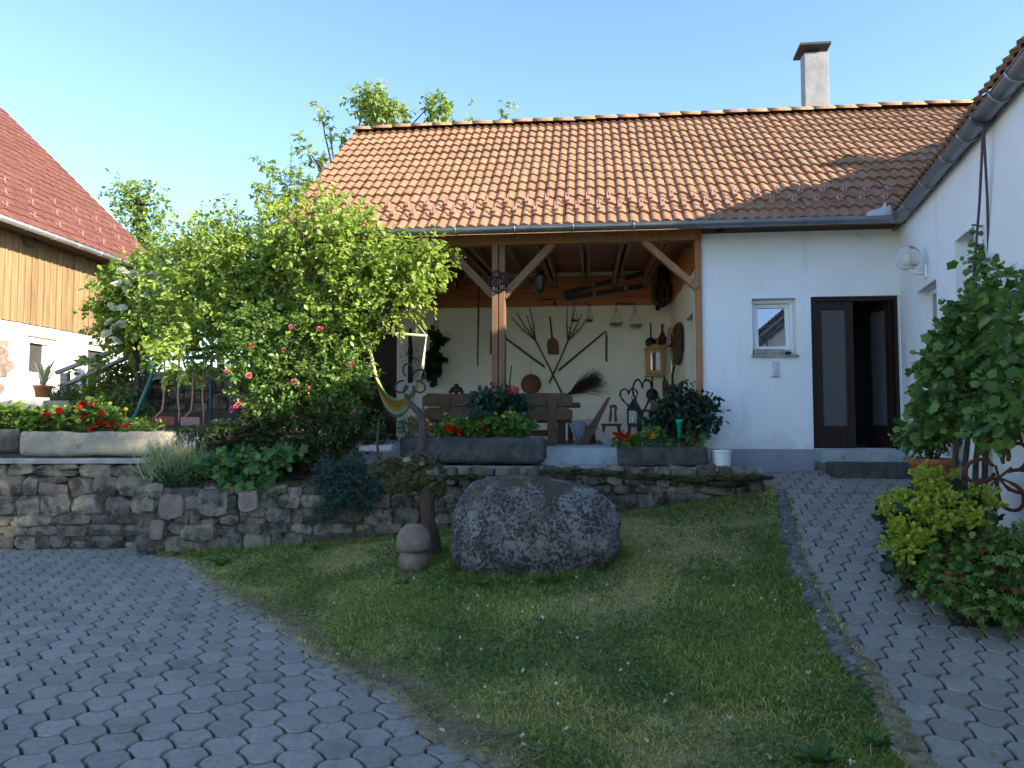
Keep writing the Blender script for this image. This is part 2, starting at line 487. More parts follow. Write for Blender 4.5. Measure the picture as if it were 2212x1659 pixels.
# ------------------------------------------------------------------ leaves: many small folded faces, one mesh
OVAL = (np.array([(0, 0, 0), (.30, .42, .07), (0, .48, 0), (-.30, .42, .07), (.20, .78, .05), (-.20, .78, .05), (0, 1.0, -.06)]),
        [(0, 1, 2), (0, 2, 3), (1, 4, 2), (2, 5, 3), (4, 6, 2), (2, 6, 5)])
SLIM = (np.array([(0, 0, 0), (.16, .4, .04), (0, .45, 0), (-.16, .4, .04), (0, 1.0, -.1)]), [(0, 1, 2), (0, 2, 3), (1, 4, 2), (2, 4, 3)])
BLADE = (np.array([(-.05, 0, 0), (.05, 0, 0), (.035, .55, .05), (-.035, .55, .05), (0, 1.0, .22)]), [(0, 1, 2), (0, 2, 3), (3, 2, 4)])
def lobed(k, inner, droop=.12, tooth=False):
    vs, fs = [(0, .06, 0)], []
    n = 2 * k - 1
    for i in range(n):
        a = R(-145 + 290 * i / (n - 1))
        r = (.55 if i % 2 == 0 else .55 * inner) * (1.0 - .22 * abs(a) / R(145))
        vs.append((r * math.sin(a), .42 + r * math.cos(a), -droop * r * abs(math.sin(a)) + (.03 if i % 2 else 0)))
    for i in range(1, n): fs.append((0, i + 1, i))
    return np.array(vs), fs
MAPLE = lobed(5, .62)
GERAN = lobed(5, .80, .05)
ROUNDL = lobed(4, .94, .02)
def petals(k, w=.5, cup=.25):
    vs, fs = [(0, 0, 0)], []
    for i in range(k):
        a0 = 2 * math.pi * i / k
        for da, r, z in ((-w, .8, cup * .7), (0, 1.0, cup), (w, .8, cup * .7)):
            vs.append((r * math.sin(a0 + da), r * math.cos(a0 + da), z))
        b = 1 + 3 * i
        fs += [(0, b, b + 1), (0, b + 1, b + 2)]
    return np.array(vs), fs
FLOWER5 = petals(5, .5, .25)

def unit(a):
    return a / np.maximum(np.linalg.norm(a, axis=-1, keepdims=True), 1e-9)
def leafmesh(tmpl, pts, dirs, nrm, size, rnd=None):
    T, F = tmpl
    pts = np.asarray(pts, float); n = len(pts)
    d = unit(np.asarray(dirs, float)); nr = np.asarray(nrm, float)
    s = unit(np.cross(d, nr)); nr = np.cross(s, d)
    size = np.broadcast_to(np.asarray(size, float), (n,))[:, None, None]
    V = pts[:, None] + size * (T[None, :, 0:1] * s[:, None] + T[None, :, 1:2] * d[:, None] + T[None, :, 2:3] * nr[:, None])
    k = len(T)
    F = np.array(F)
    idx = (F[None] + (np.arange(n) * k)[:, None, None]).reshape(-1)
    me = bpy.data.meshes.new('leaves')
    me.vertices.add(n * k); me.vertices.foreach_set('co', V.reshape(-1).astype(np.float32))
    nf = n * len(F)
    me.loops.add(nf * 3); me.loops.foreach_set('vertex_index', idx.astype(np.int32))
    me.polygons.add(nf); me.polygons.foreach_set('loop_start', np.arange(0, nf * 3, 3, dtype=np.int32))
    me.update(calc_edges=True)
    if rnd is None: rnd = rng.random(n)
    a = me.attributes.new('rnd', 'FLOAT', 'POINT')
    a.data.foreach_set('value', np.repeat(np.asarray(rnd, float), k).astype(np.float32))
    me.polygons.foreach_set('use_smooth', np.ones(nf, bool))
    return me
def leaves(name, tmpl, pts, dirs, nrm, size, mat, parent=None, rnd=None, world=True):
    me = leafmesh(tmpl, pts, dirs, nrm, size, rnd)
    me.materials.append(mat)
    if world and parent is not None: me.transform(MATS[parent.name].inverted())
    return put(name, me, parent)
def rdirs(n, up=0.0, seed=None):
    g = rng if seed is None else np.random.default_rng(seed)
    v = g.normal(size=(n, 3)); v = unit(v); v[:, 2] += up
    return unit(v)
def in_ball(n, c, r, shell=0.0):
    v = unit(rng.normal(size=(n, 3)))
    q = rng.random(n) ** (1 / 3) * (1 - shell) + shell * rng.random(n) ** .15
    return np.asarray(c) + v * q[:, None] * np.asarray(r)

LM = {}
LM['apple'] = leafmat('apple_leaf', (.13, .215, .032), (.26, .37, .060), (.42, .50, .15), .36, transl=.46)
LM['cherry'] = leafmat('cherry_leaf', (.13, .215, .05), (.22, .32, .085), (.36, .44, .18), transl=.45)
LM['elder'] = leafmat('elder_leaf', (.085, .165, .022), (.16, .26, .038), (.27, .37, .08), .36, transl=.42)
LM['rose'] = leafmat('rose_leaf', (.050, .11, .022), (.115, .21, .040), (.24, .34, .08), .38, transl=.42)
LM['hedge'] = leafmat('hedge_leaf', (.022, .042, .012), (.045, .072, .020), (.09, .125, .034))
LM['lobed'] = leafmat('lobed_leaf', (.040, .115, .028), (.075, .185, .045), (.15, .26, .055))
LM['vine'] = leafmat('vine_leaf', (.045, .10, .022), (.095, .185, .036), (.18, .29, .065))
LM['dark'] = leafmat('dark_leaf', (.012, .034, .020), (.024, .058, .034), (.045, .090, .050))
LM['ivy'] = leafmat('ivy_leaf', (.012, .028, .012), (.022, .045, .018), (.040, .070, .030))
LM['lime'] = leafmat('lime_flower', (.26, .32, .030), (.40, .46, .045), (.54, .58, .10), transl=.35)
LM['cranes'] = leafmat('cranesbill_leaf', (.055, .125, .026), (.115, .210, .040), (.24, .29, .06))
LM['redleaf'] = leafmat('reddish_leaf', (.10, .045, .020), (.20, .075, .035), (.28, .13, .06))
LM['herb'] = leafmat('herb_leaf', (.035, .070, .030), (.065, .110, .050), (.11, .16, .075))
LM['juniper'] = leafmat('blue_green_leaf', (.022, .055, .040), (.040, .085, .065), (.065, .120, .095))
LM['lavender'] = leafmat('lavender_stem', (.16, .21, .09), (.30, .36, .17), (.50, .52, .38))
LM['garden'] = leafmat('garden_leaf', (.05, .11, .02), (.11, .20, .03), (.24, .30, .05))
LM['grass'] = leafmat('grass_blade', (.110, .165, .030), (.300, .360, .090), (.68, .54, .27), .8, .4)
LM['weed'] = leafmat('weed_leaf', (.050, .115, .028), (.085, .165, .040), (.15, .23, .06))
LM['white_petal'] = leafmat('white_petal', (.60, .60, .55), (.70, .70, .64), (.78, .78, .74), transl=.3)
LM['red_petal'] = leafmat('red_petal', (.38, .004, .006), (.55, .008, .010), (.65, .03, .02), transl=.25)
LM['pink_petal'] = leafmat('pink_petal', (.45, .035, .090), (.62, .085, .150), (.78, .34, .38), transl=.25)
LM['orange_petal'] = leafmat('orange_petal', (.50, .13, .005), (.65, .22, .006), (.75, .36, .02), transl=.25)
LM['yellow_petal'] = leafmat('yellow_petal', (.60, .38, .01), (.70, .47, .02), (.75, .55, .08), transl=.25)

# ------------------------------------------------------------------ ground
def inside(poly, x, y):
    x = np.asarray(x, float); y = np.asarray(y, float)
    r = np.zeros(x.shape, bool)
    n = len(poly)
    for i in range(n):
        x1, y1 = poly[i]; x2, y2 = poly[(i + 1) % n]
        if y1 == y2: continue
        c = ((y1 > y) != (y2 > y)) & (x < (x2 - x1) * (y - y1) / (y2 - y1) + x1)
        r ^= c
    return r
def sheet(name, xs, ys, zf, mat, keep=None, smooth=True):
    X, Y = np.meshgrid(xs, ys)
    Z = zf(X, Y)
    nx, ny = len(xs), len(ys)
    V = np.stack([X, Y, Z], -1).reshape(-1, 3)
    i, j = np.meshgrid(np.arange(nx - 1), np.arange(ny - 1))
    a = (j * nx + i).ravel()
    F = np.stack([a, a + 1, a + nx + 1, a + nx], 1)
    if keep is not None:
        c = V[F].mean(1)
        F = F[keep(c[:, 0], c[:, 1])]
    used = np.unique(F); mp = np.full(len(V), -1); mp[used] = np.arange(len(used))
    me = make_mesh(V[used].tolist(), mp[F].tolist(), mat, smooth)
    return put(name, me)
far = [20, 30, 45, 70, 110, 170, 260, 400]
gx = np.concatenate([-np.array(far[::-1]), np.arange(-14, 12.01, .25), far])
gy = np.concatenate([-np.array(far[::-1]), np.arange(-8, 12.01, .25), far])
m, nt, b = nt_new('ground_earth')
co = pos(nt)
gc = ramp(nt, ntex(nt, co, 1.3, 5), [(.35, (.19, .19, .065)), (.5, (.30, .245, .115)), (.66, (.40, .32, .16))]).outputs[0]
gc = mixc(nt, ramp(nt, ntex(nt, co, 14, 5), [(.4, 0.0), (.7, .7)]).outputs[0], gc, (.14, .14, .05))
nt.links.new(gc, b.inputs[0]); b.inputs['Roughness'].default_value = 1.0
bumpify(nt, b, ntex(nt, co, 35, 6, .7), .8, .03)
g = sheet('ground', gx, gy, lambda x, y: hgt(x, y) - .012, m)
tag(g, kind='structure')

def gp(u, v):
    p = on_ground(u, v)
    return (p.x, p.y)
EDGE_L = [gp(*p) for p in ((330, 1206), (400, 1216), (440, 1250), (480, 1285), (550, 1325), (620, 1362), (700, 1432), (780, 1478), (850, 1502), (930, 1590), (1000, 1625), (1080, 1657))]
EDGE_R = [gp(*p) for p in ((1660, 1040), (1700, 1062), (1712, 1110), (1730, 1190), (1768, 1280), (1800, 1340), (1835, 1390), (1900, 1480), (1945, 1570), (1990, 1640))]
EL_END, ER_END = (.35, 2.6), (1.95, 2.6)
PAVE_L = EDGE_L + [EL_END, (.6, 1.2), (-8, 1.2), (-8.4, 9.45), (-4.5, 9.45)]
BED_R = [gp(*p) for p in ((1975, 1032), (1960, 1060), (1940, 1110), (1945, 1200), (1985, 1260), (2070, 1305), (2212, 1335))]
WB = [(ww(x, -.03, 0).x, ww(x, -.03, 0).y) for x in (0.1, 12)]
PAVE_R = EDGE_R + [ER_END, (1.6, 1.2), (3.2, 1.2), (3.3, 3.6)] + BED_R[::-1] + [(hw(.55, -.05, 0).x, hw(.55, -.05, 0).y), (hw(-2.0, -.05, 0).x, hw(-2.0, -.05, 0).y)]
LAWN = EDGE_L + [EL_END, (1.2, 2.3), ER_END] + EDGE_R[::-1] + [(3.05, 9.25), (-4.45, 9.05)]

PV1, PT1 = Vector((.145, .129)), Vector((.213, -.087))       # the two steps of the paving lattice
def paver_outline():
    A, Bp = Vector((0, 0)), Vector((.032, .103))
    Cp = A + PV1
    def curve(p, q, offs):
        n = len(offs) + 1
        return [p] + [p.lerp(q, (k + 1) / n) + Vector(o) for k, o in enumerate(offs)]
    ab = curve(A, Bp, [(-.013, .006), (-.014, .008)]); bc = curve(Bp, Cp, [(.004, -.021), (.004, -.021)]); cd = curve(Cp, Bp + PT1, [(.004, .012), (.006, .006)])
    D_, E_ = Bp + PT1, A + PT1
    de = [D_] + [p + PT1 for p in ab[:0:-1]]
    ef = [E_] + [p + (E_ - Cp) for p in bc[:0:-1]]
    F_ = Bp + (E_ - Cp)
    fa = [F_] + [p - PV1 for p in cd[:0:-1]]
    pts = ab + bc + cd + de + ef + fa
    c = (A + Bp + Cp + D_ + E_ + F_) / 6
    return [p - c for p in pts]
def paver_mesh():
    o = paver_outline(); n = len(o)
    vs, fs = [], []
    for s, z in ((.925, -.016), (.915, .010), (.865, .0175)):
        vs += [(p.x * s, p.y * s, z) for p in o]
    for k in (0, 1):
        for i in range(n):
            j = (i + 1) % n
            fs.append((k * n + i, k * n + j, (k + 1) * n + j, (k + 1) * n + i))
    fs = [f[::-1] for f in fs] + [tuple(range(2 * n, 3 * n))[::-1]]
    me = make_mesh(vs, fs, M['paver'], False)
    bm = bmesh.new(); bm.from_mesh(me); bmesh.ops.recalc_face_normals(bm, faces=bm.faces); bm.to_mesh(me); bm.free()
    return me
PAVER = paver_mesh()
def joined(me, mats, tints, name, parent, mat):
    k = len(me.vertices)
    base = np.empty(k * 3, np.float32); me.vertices.foreach_get('co', base); base = base.reshape(-1, 3)
    V = np.concatenate([base @ np.array(m_)[:3, :3].T + np.array(m_)[:3, 3] for m_ in mats])
    F = [tuple(p.vertices) for p in me.polygons]
    fs = [tuple(i + j * k for i in f) for j in range(len(mats)) for f in F]
    sm = me.polygons[0].use_smooth
    m2 = make_mesh(V.tolist(), fs, mat, sm)
    a = m2.attributes.new('tint', 'FLOAT', 'POINT')
    a.data.foreach_set('value', np.repeat(np.asarray(tints, np.float32), k))
    o = put(name, m2, parent)
    o['kind'] = 'stuff'
    return o
def pave(poly, ang, name, anchor):
    xs = np.array([p[0] for p in poly]); ys = np.array([p[1] for p in poly])
    bed = sheet(name, np.arange(xs.min() - .1, xs.max() + .2, .12), np.arange(ys.min() - .1, ys.max() + .2, .12),
                lambda x, y: hgt(x, y) - .006, M['joint'], lambda x, y: inside(poly, x, y))
    tag(bed, kind='structure')
    c, s = math.cos(ang), math.sin(ang)
    ex, ey = np.array((c, s)), np.array((-s, c))
    ii, jj = np.meshgrid(np.arange(-90, 90), np.arange(-90, 90))
    ii, jj = ii.ravel(), jj.ravel()
    lx_, ly_ = ii * PV1.x + jj * PT1.x, ii * PV1.y + jj * PT1.y
    q = np.array(anchor) + np.outer(lx_, ex) + np.outer(ly_, ey)
    ok = inside(poly, q[:, 0], q[:, 1])
    q = q[ok]
    z = hgt(q[:, 0], q[:, 1])
    gx_ = (hgt(q[:, 0] + .05, q[:, 1]) - z) / .05; gy_ = (hgt(q[:, 0], q[:, 1] + .05) - z) / .05
    u = CX + FPX * q[:, 0] / np.maximum(q[:, 1], .1)
    vis = (q[:, 1] > 3.2) & (u > -90) & (u < 2300)
    order = np.lexsort((q[:, 1], ~vis))
    mats, tints = [], []
    for n_, k in enumerate(order):
        nrm = Vector((-gx_[k], -gy_[k], 1)).normalized()
        xax = Vector((c, s, 0)); xax = (xax - nrm * xax.dot(nrm)).normalized()
        yax = nrm.cross(xax)
        tilt = Matrix.Rotation(R(random.gauss(0, .7)), 3, 'X') @ Matrix.Rotation(R(random.gauss(0, .7)), 3, 'Y') @ Matrix.Rotation(R(random.gauss(0, .9)), 3, 'Z')
        rm = Matrix((xax, yax, nrm)).transposed() @ tilt
        loc = Vector((q[k, 0], q[k, 1], z[k] + random.gauss(0, .0016)))
        if n_ < 300: put('paver', PAVER, bed, loc, rm.to_euler())
        else:
            mats.append(Matrix.Translation(loc) @ rm.to_4x4()); tints.append(random.random())
    if mats: joined(PAVER, mats, tints, 'distant_pavers', bed, M['paver'])
    return bed
def grow(poly, d):
    c = np.array(poly); out = []
    n = len(c)
    area = sum(c[i][0] * c[(i + 1) % n][1] - c[(i + 1) % n][0] * c[i][1] for i in range(n))
    for i in range(n):
        e = c[(i + 1) % n] - c[i - 1]; e = e / max(np.linalg.norm(e), 1e-9)
        nr = np.array((e[1], -e[0])) * (1 if area > 0 else -1)
        out.append(tuple(c[i] + nr * d))
    return out
PAVE_L, PAVE_R = grow(PAVE_L, .07), grow(PAVE_R, .06)
pave(PAVE_L, 0.0, 'courtyard_paving', (-2.0, 5.0))
pave(PAVE_R, R(-52), 'path', (3.6, 6.5))

def verge(edge, name, w0, w1, mat, side):
    mb = MB(); pts_ = []
    for a, c_ in zip(edge[:-1], edge[1:]):
        a, c_ = Vector((a[0], a[1], 0)), Vector((c_[0], c_[1], 0))
        for t in np.linspace(0, 1, 24)[:-1]: pts_.append(a.lerp(c_, t))
    for i, p in enumerate(pts_):
        d = (pts_[min(i + 4, len(pts_) - 1)] - pts_[max(i - 4, 0)]).normalized(); s = Vector((-d.y, d.x, 0)) * side
        j = .035 * noise.noise(p * 4.1) + .03 * noise.noise(p * 13)
        for k, (o_, h_) in enumerate(((-w0 + j, .012), (-w0 * .6 + j, .027), (.05, .030), (w1 * .6, .026), (w1, -.02))):
            q = p + s * o_
            mb.v.append(Vector((q.x, q.y, hz(q.x, q.y) + h_ + .006 * noise.noise(q * 17))))
        if i:
            n0 = len(mb.v) - 10
            mb.f += [(n0 + k, n0 + k + 1, n0 + k + 6, n0 + k + 5) for k in range(4)]
    return tag(mb.build(name, mat, smooth=True), kind='structure')
verge(EDGE_L + [EL_END], 'lawn_verge', .05, .09, M['straw'], 1)
verge(EDGE_R[6:] + [ER_END], 'path_verge', .05, .12, M['straw'], -1)
# broken strip of old concrete between path and lawn
mb = MB()
prev = None
ek = [Vector((p[0], p[1], 0)) for p in EDGE_R[1:8]]
path_pts = []
for a, c_ in zip(ek[:-1], ek[1:]):
    for t in np.linspace(0, 1, 12)[:-1]: path_pts.append(a.lerp(c_, t))
for i, p in enumerate(path_pts):
    d = (path_pts[min(i + 1, len(path_pts) - 1)] - path_pts[max(i - 1, 0)]).normalized(); s = Vector((-d.y, d.x, 0))
    if s.x > 0: s = -s
    w = .16 + .09 * noise.noise(p * 2.3) + .05 * noise.noise(p * 9)
    row = []
    for k, (o_, h_) in enumerate(((-.015, .012), (.02, .030), (w * .5, .034), (w * .9, .014), (w + .02, -.05))):
        q = p + s * o_
        row.append(Vector((q.x, q.y, hz(q.x, q.y) + h_ + .014 * noise.noise(q * 11) * (k in (1, 2, 3)))))
    mb.v += row
    if i:
        n0 = len(mb.v) - 10
        mb.f += [(n0 + k, n0 + k + 1, n0 + k + 6, n0 + k + 5) for k in range(4)]
kb = mb.build('kerb', pm('kerb_rough', (.25, .225, .20), (.13, .115, .10), 9, .98, 1.0, 40, .02, spots=(.075, .062, .045), sscale=10, sthr=(.48, .62)), smooth=True)
tag(kb, kind='structure')

# ------------------------------------------------------------------ stone pieces
def unit_stone(seed):
    bm = bmesh.new()
    bmesh.ops.create_cube(bm, size=2)
    bmesh.ops.subdivide_edges(bm, edges=bm.edges[:], cuts=2, use_grid_fill=True)
    rs = random.Random(seed)
    off = Vector((rs.random() * 50, rs.random() * 50, rs.random() * 50))
    for v in bm.verts:
        p = v.co.copy()
        nz = sum(1 for q in p if abs(q) > .9)
        k = {1: 1.0, 2: .93, 3: .84}[nz]
        k *= 1 + .16 * noise.noise(p * .9 + off) + .10 * noise.noise(p * 2.1 + off)
        v.co = Vector((p.x * k * .5 * (1 + .06 * rs.uniform(-1, 1)), p.y * k * .5, p.z * k * .5 * (1 + .07 * rs.uniform(-1, 1))))
    bm.normal_update()
    me = bpy.data.meshes.new('stone')
    bm.to_mesh(me); bm.free()
    me.polygons.foreach_set('use_smooth', [True] * len(me.polygons))
    me.set_sharp_from_angle(angle=R(32))
    return me
def stone_set(mat, n, s0):
    out = []
    for i in range(n):
        me = unit_stone(s0 + i); me.materials.append(mat); out.append(me)
    return out
STONES = stone_set(M['stone'], 14, 1)
STONES_PINK = stone_set(M['stone_pink'], 4, 60)
def lay(length, zb, zt, seed, hmin=.09, hmax=.20, wmin=.13, wmax=.42):
    """rubble courses: list of (u, z, w, h)"""
    rs = random.Random(seed); out = []
    z = min(zb(u) for u in np.linspace(0, length, 20)) - .05
    top = max(zt(u) for u in np.linspace(0, length, 20))
    while z < top:
        h = rs.uniform(hmin, hmax); u = -rs.uniform(0, .2)
        while u < length:
            w = rs.uniform(wmin, wmax) * (1.0 if h < .15 else .8)
            c = u + w / 2
            b_, t_ = zb(c), zt(c)
            if 0 <= c <= length and z + h * .3 > b_ and z + h * .45 < t_:
                if h > .13 and rs.random() < .3:
                    k = rs.uniform(.35, .65)
                    out.append((c, z + h * k / 2, w, h * k)); out.append((c, z + h * (1 + k) / 2, w, h * (1 - k)))
                else: out.append((c, min(z + h / 2, t_ - h * .2) + rs.uniform(-.015, .015), w, h * rs.uniform(.9, 1.15)))
            u += w
        z += h
    return out
def stone_wall(name, label, p0, p1, zb, zt, seed, depth=.35, pink=.05, core=M['mortar'], **kw):
    p0, p1 = Vector(p0), Vector(p1)
    d = (p1 - p0); L = d.length; d.normalize()
    ang = math.atan2(d.y, d.x)
    t = thing(name, label, 'stone wall', (p0.x, p0.y, 0), ang)
    # core: local X along wall, Y away from the viewer
    nu = max(4, int(L / .08)); nz_ = 18
    vs, fs = [], []
    for i in range(nu + 1):
        u = L * i / nu
        for k in range(nz_ + 1):
            zz = zb(u) - .15 + (zt(u) - .02 - zb(u) + .15) * k / nz_
            vs.append((u, .022 + .035 * noise.noise(Vector((u * 6, zz * 7, seed))) + .12 * (k / nz_) ** 6, zz))
        vs.append((u, depth, zt(u) - .02)); vs.append((u, depth + .01, zb(u) - .15))
    m_ = nz_ + 3
    for i in range(nu):
        for k in range(m_ - 1): fs.append((i * m_ + k, (i + 1) * m_ + k, (i + 1) * m_ + k + 1, i * m_ + k + 1))
    fs.append(tuple(range(m_))); fs.append(tuple(nu * m_ + k for k in reversed(range(m_))))
    mb = MB().add(vs, fs)
    mb.build('wall_core', core, t, smooth=True)
    rs = random.Random(seed + 5)
    lst = lay(L, zb, zt, seed, **kw)
    for (u, z, w, h) in lst:
        me = rs.choice(STONES_PINK) if rs.random() < pink else rs.choice(STONES)
        dp = rs.uniform(.14, .22)
        put('stone', me, t, (u, dp * .5 - rs.uniform(-.012, .035), z), (R(rs.uniform(-6, 6)), R(rs.uniform(-9, 9)), R(rs.uniform(-7, 7))), (w * 1.0, dp, h * 1.02))
    return t, lst

# lower retaining wall along the lawn, its end face beside the paving, and the courtyard wall
WA0, WA1 = Vector((-4.40, 9.02, 0)), Vector((3.12, 9.16, 0))
Lw = (WA1 - WA0).length
def zb_low(u): return hz(WA0.x + u, 9.0) - .02
def zt_low(u): return float(np.interp(u, [0, 2.2, 3.3, 4.2, 6.9, Lw], [-.70, -.66, -.60, -.545, -.555, -.66]))
low_wall, low_st = stone_wall('retaining_wall', 'long low rubble stone wall behind the boulder and lawn', WA0, WA1, zb_low, zt_low, 3, depth=.5, pink=.05, hmin=.09, hmax=.23, wmin=.12, wmax=.46)
# the warm block stones at its head
for (u, z, w, h, me) in ((.30, -.99, .30, .30, STONES_PINK[0]), (.80, -.95, .40, .34, STONES[3]), (1.22, -.93, .25, .26, STONES_PINK[2]), (.14, -1.26, .17, .24, STONES_PINK[1]), (.62, -1.30, .42, .20, STONES[5])):
    put('stone', me, low_wall, (u, .045, z), (0, R(random.uniform(-8, 8)), 0), (w, .26, h))
end_wall, _ = stone_wall('wall_end', 'narrow end face of the rubble wall beside the grey paving', (-4.44, 9.62, 0), (-4.405, 9.05, 0),
                         lambda u: -1.66, lambda u: -.72, 21, depth=.3, pink=.12, wmin=.12, wmax=.3)
LW0, LW1 = Vector((-9.2, 9.40, 0)), Vector((-4.42, 9.44, 0))
left_wall, _ = stone_wall('courtyard_wall', 'tall rubble stone wall with pale coping at the edge of the paving', LW0, LW1,
                          lambda u: -1.66, lambda u: -.50, 8, depth=.4, pink=.03, hmin=.10, hmax=.26, wmin=.18, wmax=.55)
mb = MB().span((-.05, -.03, -.505), ((LW1 - LW0).length, .42, -.435))
mb.build('coping', M['coping'], left_wall, bevel=.012)

# upper garden behind the walls
def gz(x, y): return garden_z(x, y) + .03 * np.sin(x * 3.1) * np.sin(y * 2.7)
m, nt, b = nt_new('garden_earth'); co = pos(nt)
gc = ramp(nt, ntex(nt, co, .8, 5), [(.38, (.060, .050, .032)), (.55, (.085, .100, .035)), (.7, (.13, .14, .05))]).outputs[0]
nt.links.new(gc, b.inputs[0]); b.inputs['Roughness'].default_value = 1; bumpify(nt, b, ntex(nt, co, 20, 6), .9, .05)
gy2 = np.concatenate([np.arange(9.55, 24, .3), [26, 30, 40, 60, 100]])
tag(sheet('garden', np.concatenate([[-80, -50, -30], np.arange(-22, -2.6, .3)]), gy2, lambda x, y: np.maximum(gz(x, y), -.47), m), kind='structure')
tag(sheet('flower_bed', np.arange(-4.4, -1.2, .2), np.arange(9.1, 11.4, .2), lambda x, y: -.68 + .12 * np.clip(y - 9.2, 0, 1.6) + .02 * np.sin(x * 9) * np.cos(y * 7), M['soil']), kind='structure')
yard = sheet('yard', np.arange(-16, -7.6, .4), np.arange(12.4, 17.6, .4), lambda x, y: garden_z(x, y) + .035, M['coping'], lambda x, y: x < -7.9 - .16 * (y - 12.4))
tag(yard, kind='structure')

# terrace floor and ledge (house coordinates)
t_floor = MB().span((-8.3, -.62, -.95), (-2.09, 4.2, -.32)).build('terrace_floor', M['concrete'], None)
t_floor.matrix_world = HM; tag(t_floor, kind='structure')
mb = MB()
mb.prism([hw(-6.2, -.62, -.60), hw(-2.06, -.62, -.60), (3.1, 9.2, -.60), (-1.75, 9.15, -.60)], (0, 0, .058))
t_ledge = mb.build('ledge', M['coping']); tag(t_ledge, kind='structure')
# ------------------------------------------------------------------ buildings
def wall_panel(mb, f, x0, x1, z0, z1, holes, depth, back=True):
    """f(x, y, z) -> point; front at y=0 with holes (hx0,hx1,hz0,hz1), reveals to y=depth"""
    xs = sorted({x0, x1, *[h[0] for h in holes], *[h[1] for h in holes]})
    zs = sorted({z0, z1, *[h[2] for h in holes], *[h[3] for h in holes]})
    def hole(x, z): return any(h[0] < x < h[1] and h[2] < z < h[3] for h in holes)
    for y in ((0, depth) if back else (0,)):
        for i in range(len(xs) - 1):
            for k in range(len(zs) - 1):
                if not hole((xs[i] + xs[i + 1]) / 2, (zs[k] + zs[k + 1]) / 2):
                    mb.add([f(xs[i], y, zs[k]), f(xs[i + 1], y, zs[k]), f(xs[i + 1], y, zs[k + 1]), f(xs[i], y, zs[k + 1])], [(0, 1, 2, 3)])
    for h in holes:
        for (a, c) in (((h[0], h[2]), (h[0], h[3])), ((h[0], h[3]), (h[1], h[3])), ((h[1], h[3]), (h[1], h[2])), ((h[1], h[2]), (h[0], h[2]))):
            mb.add([f(a[0], 0, a[1]), f(c[0], 0, c[1]), f(c[0], depth, c[1]), f(a[0], depth, a[1])], [(0, 1, 2, 3)])
    for (a, c) in (((x0, z0), (x0, z1)), ((x0, z1), (x1, z1)), ((x1, z1), (x1, z0)), ((x1, z0), (x0, z0))):
        mb.add([f(a[0], 0, a[1]), f(c[0], 0, c[1]), f(c[0], depth, c[1]), f(a[0], depth, a[1])], [(0, 1, 2, 3)])
    return mb

def wave_tile(w, waves, length, amp, mat, thick=.022, tail=True):
    n = 6 * waves
    def prof(t):
        ph = 2 * math.pi * t * waves
        return amp * (math.sin(ph) + .22 * math.sin(2 * ph + .6))
    top0 = [(w * i / n, 0, prof(i / n) + thick) for i in range(n + 1)]
    top1 = [(w * i / n, length, prof(i / n)) for i in range(n + 1)]
    lip0 = [(w * i / n, 0.0, prof(i / n) + thick) for i in range(n + 1)]
    lip1 = [(w * i / n, 0.004, prof(i / n) - .004) for i in range(n + 1)]
    vs = top0 + top1 + lip0 + lip1; k = n + 1
    fs = [(i, i + 1, k + i + 1, k + i) for i in range(n)] + [(2 * k + i + 1, 2 * k + i, 3 * k + i, 3 * k + i + 1) for i in range(n)]
    return make_mesh(vs, fs, mat, True)
def slope_mat(x, y, z, p, yaw=0.0):
    return Matrix.Translation((x, y, z)) @ Matrix.Rotation(yaw, 4, 'Z') @ Matrix.Rotation(p, 4, 'X')
def tile_roof(parent, me, x0, x1, y0, z0, p, gauge, w, rows, mat, skip=None, nind=300, name='tile', rest='upper_tiles'):
    """rows of tiles from the eave; the lower ones singly, the rest joined"""
    lst = []
    for r_ in range(rows):
        for c_ in range(int(round((x1 - x0) / w))):
            x = x0 + c_ * w
            s = r_ * gauge
            y, z = y0 + s * math.cos(p), z0 + s * math.sin(p)
            if skip and skip(x + w / 2, y, z): continue
            lst.append((x + random.gauss(0, .004), y, z + random.gauss(0, .003) + .022 * noise.noise(Vector((x * .55, r_ * .22, y0)))))
    mats, tints = [], []
    for i, (x, y, z) in enumerate(lst):
        tilt = R(random.gauss(0, .5))
        if i < nind: put(name, me, parent, (x, y, z), (p + tilt * .4, tilt * .6, 0))
        else:
            mats.append(slope_mat(x, y, z, p + tilt * .4)); tints.append(random.random())
    if mats: joined(me, mats, tints, rest, parent, mat)
    return lst
def half_gutter(mb, p, q, r, up=Vector((0, 0, 1)), n=10):
    p, q = Vector(p), Vector(q)
    d = (q - p).normalized(); s = d.cross(up).normalized()
    vs = []
    for base in (p, q):
        for rr in (r, r - .006):
            for j in range(n + 1):
                a = math.pi * j / n
                vs.append(base + s * rr * math.cos(a) - up * rr * math.sin(a))
    k = n + 1
    fs = [(i, i + 1, 2 * k + i + 1, 2 * k + i) for i in range(n)] + [(k + i + 1, k + i, 3 * k + i, 3 * k + i + 1) for i in range(n)]
    fs += [(0, 2 * k, 3 * k, k), (n, k + n, 3 * k + n, 2 * k + n)]
    fs += [(j, k + j, k + j + 1, j + 1) for j in range(n)] + [(2 * k + j, 2 * k + j + 1, 3 * k + j + 1, 3 * k + j) for j in range(n)]
    mb.add(vs, fs)
    # rolled front bead
    mb.tube([p + s * r, q + s * r], .009, 6)
    mb.tube([p - s * r, q - s * r], .006, 6)
    return mb
def gutter_ring(mb, c, d, r, up=Vector((0, 0, 1)), w=.018):
    d = Vector(d).normalized(); s = d.cross(up).normalized()
    pts = [Vector(c) + s * r * math.cos(math.pi * j / 10) - up * r * math.sin(math.pi * j / 10) for j in range(11)]
    mb.tube(pts, w * .5, 6)
    return mb

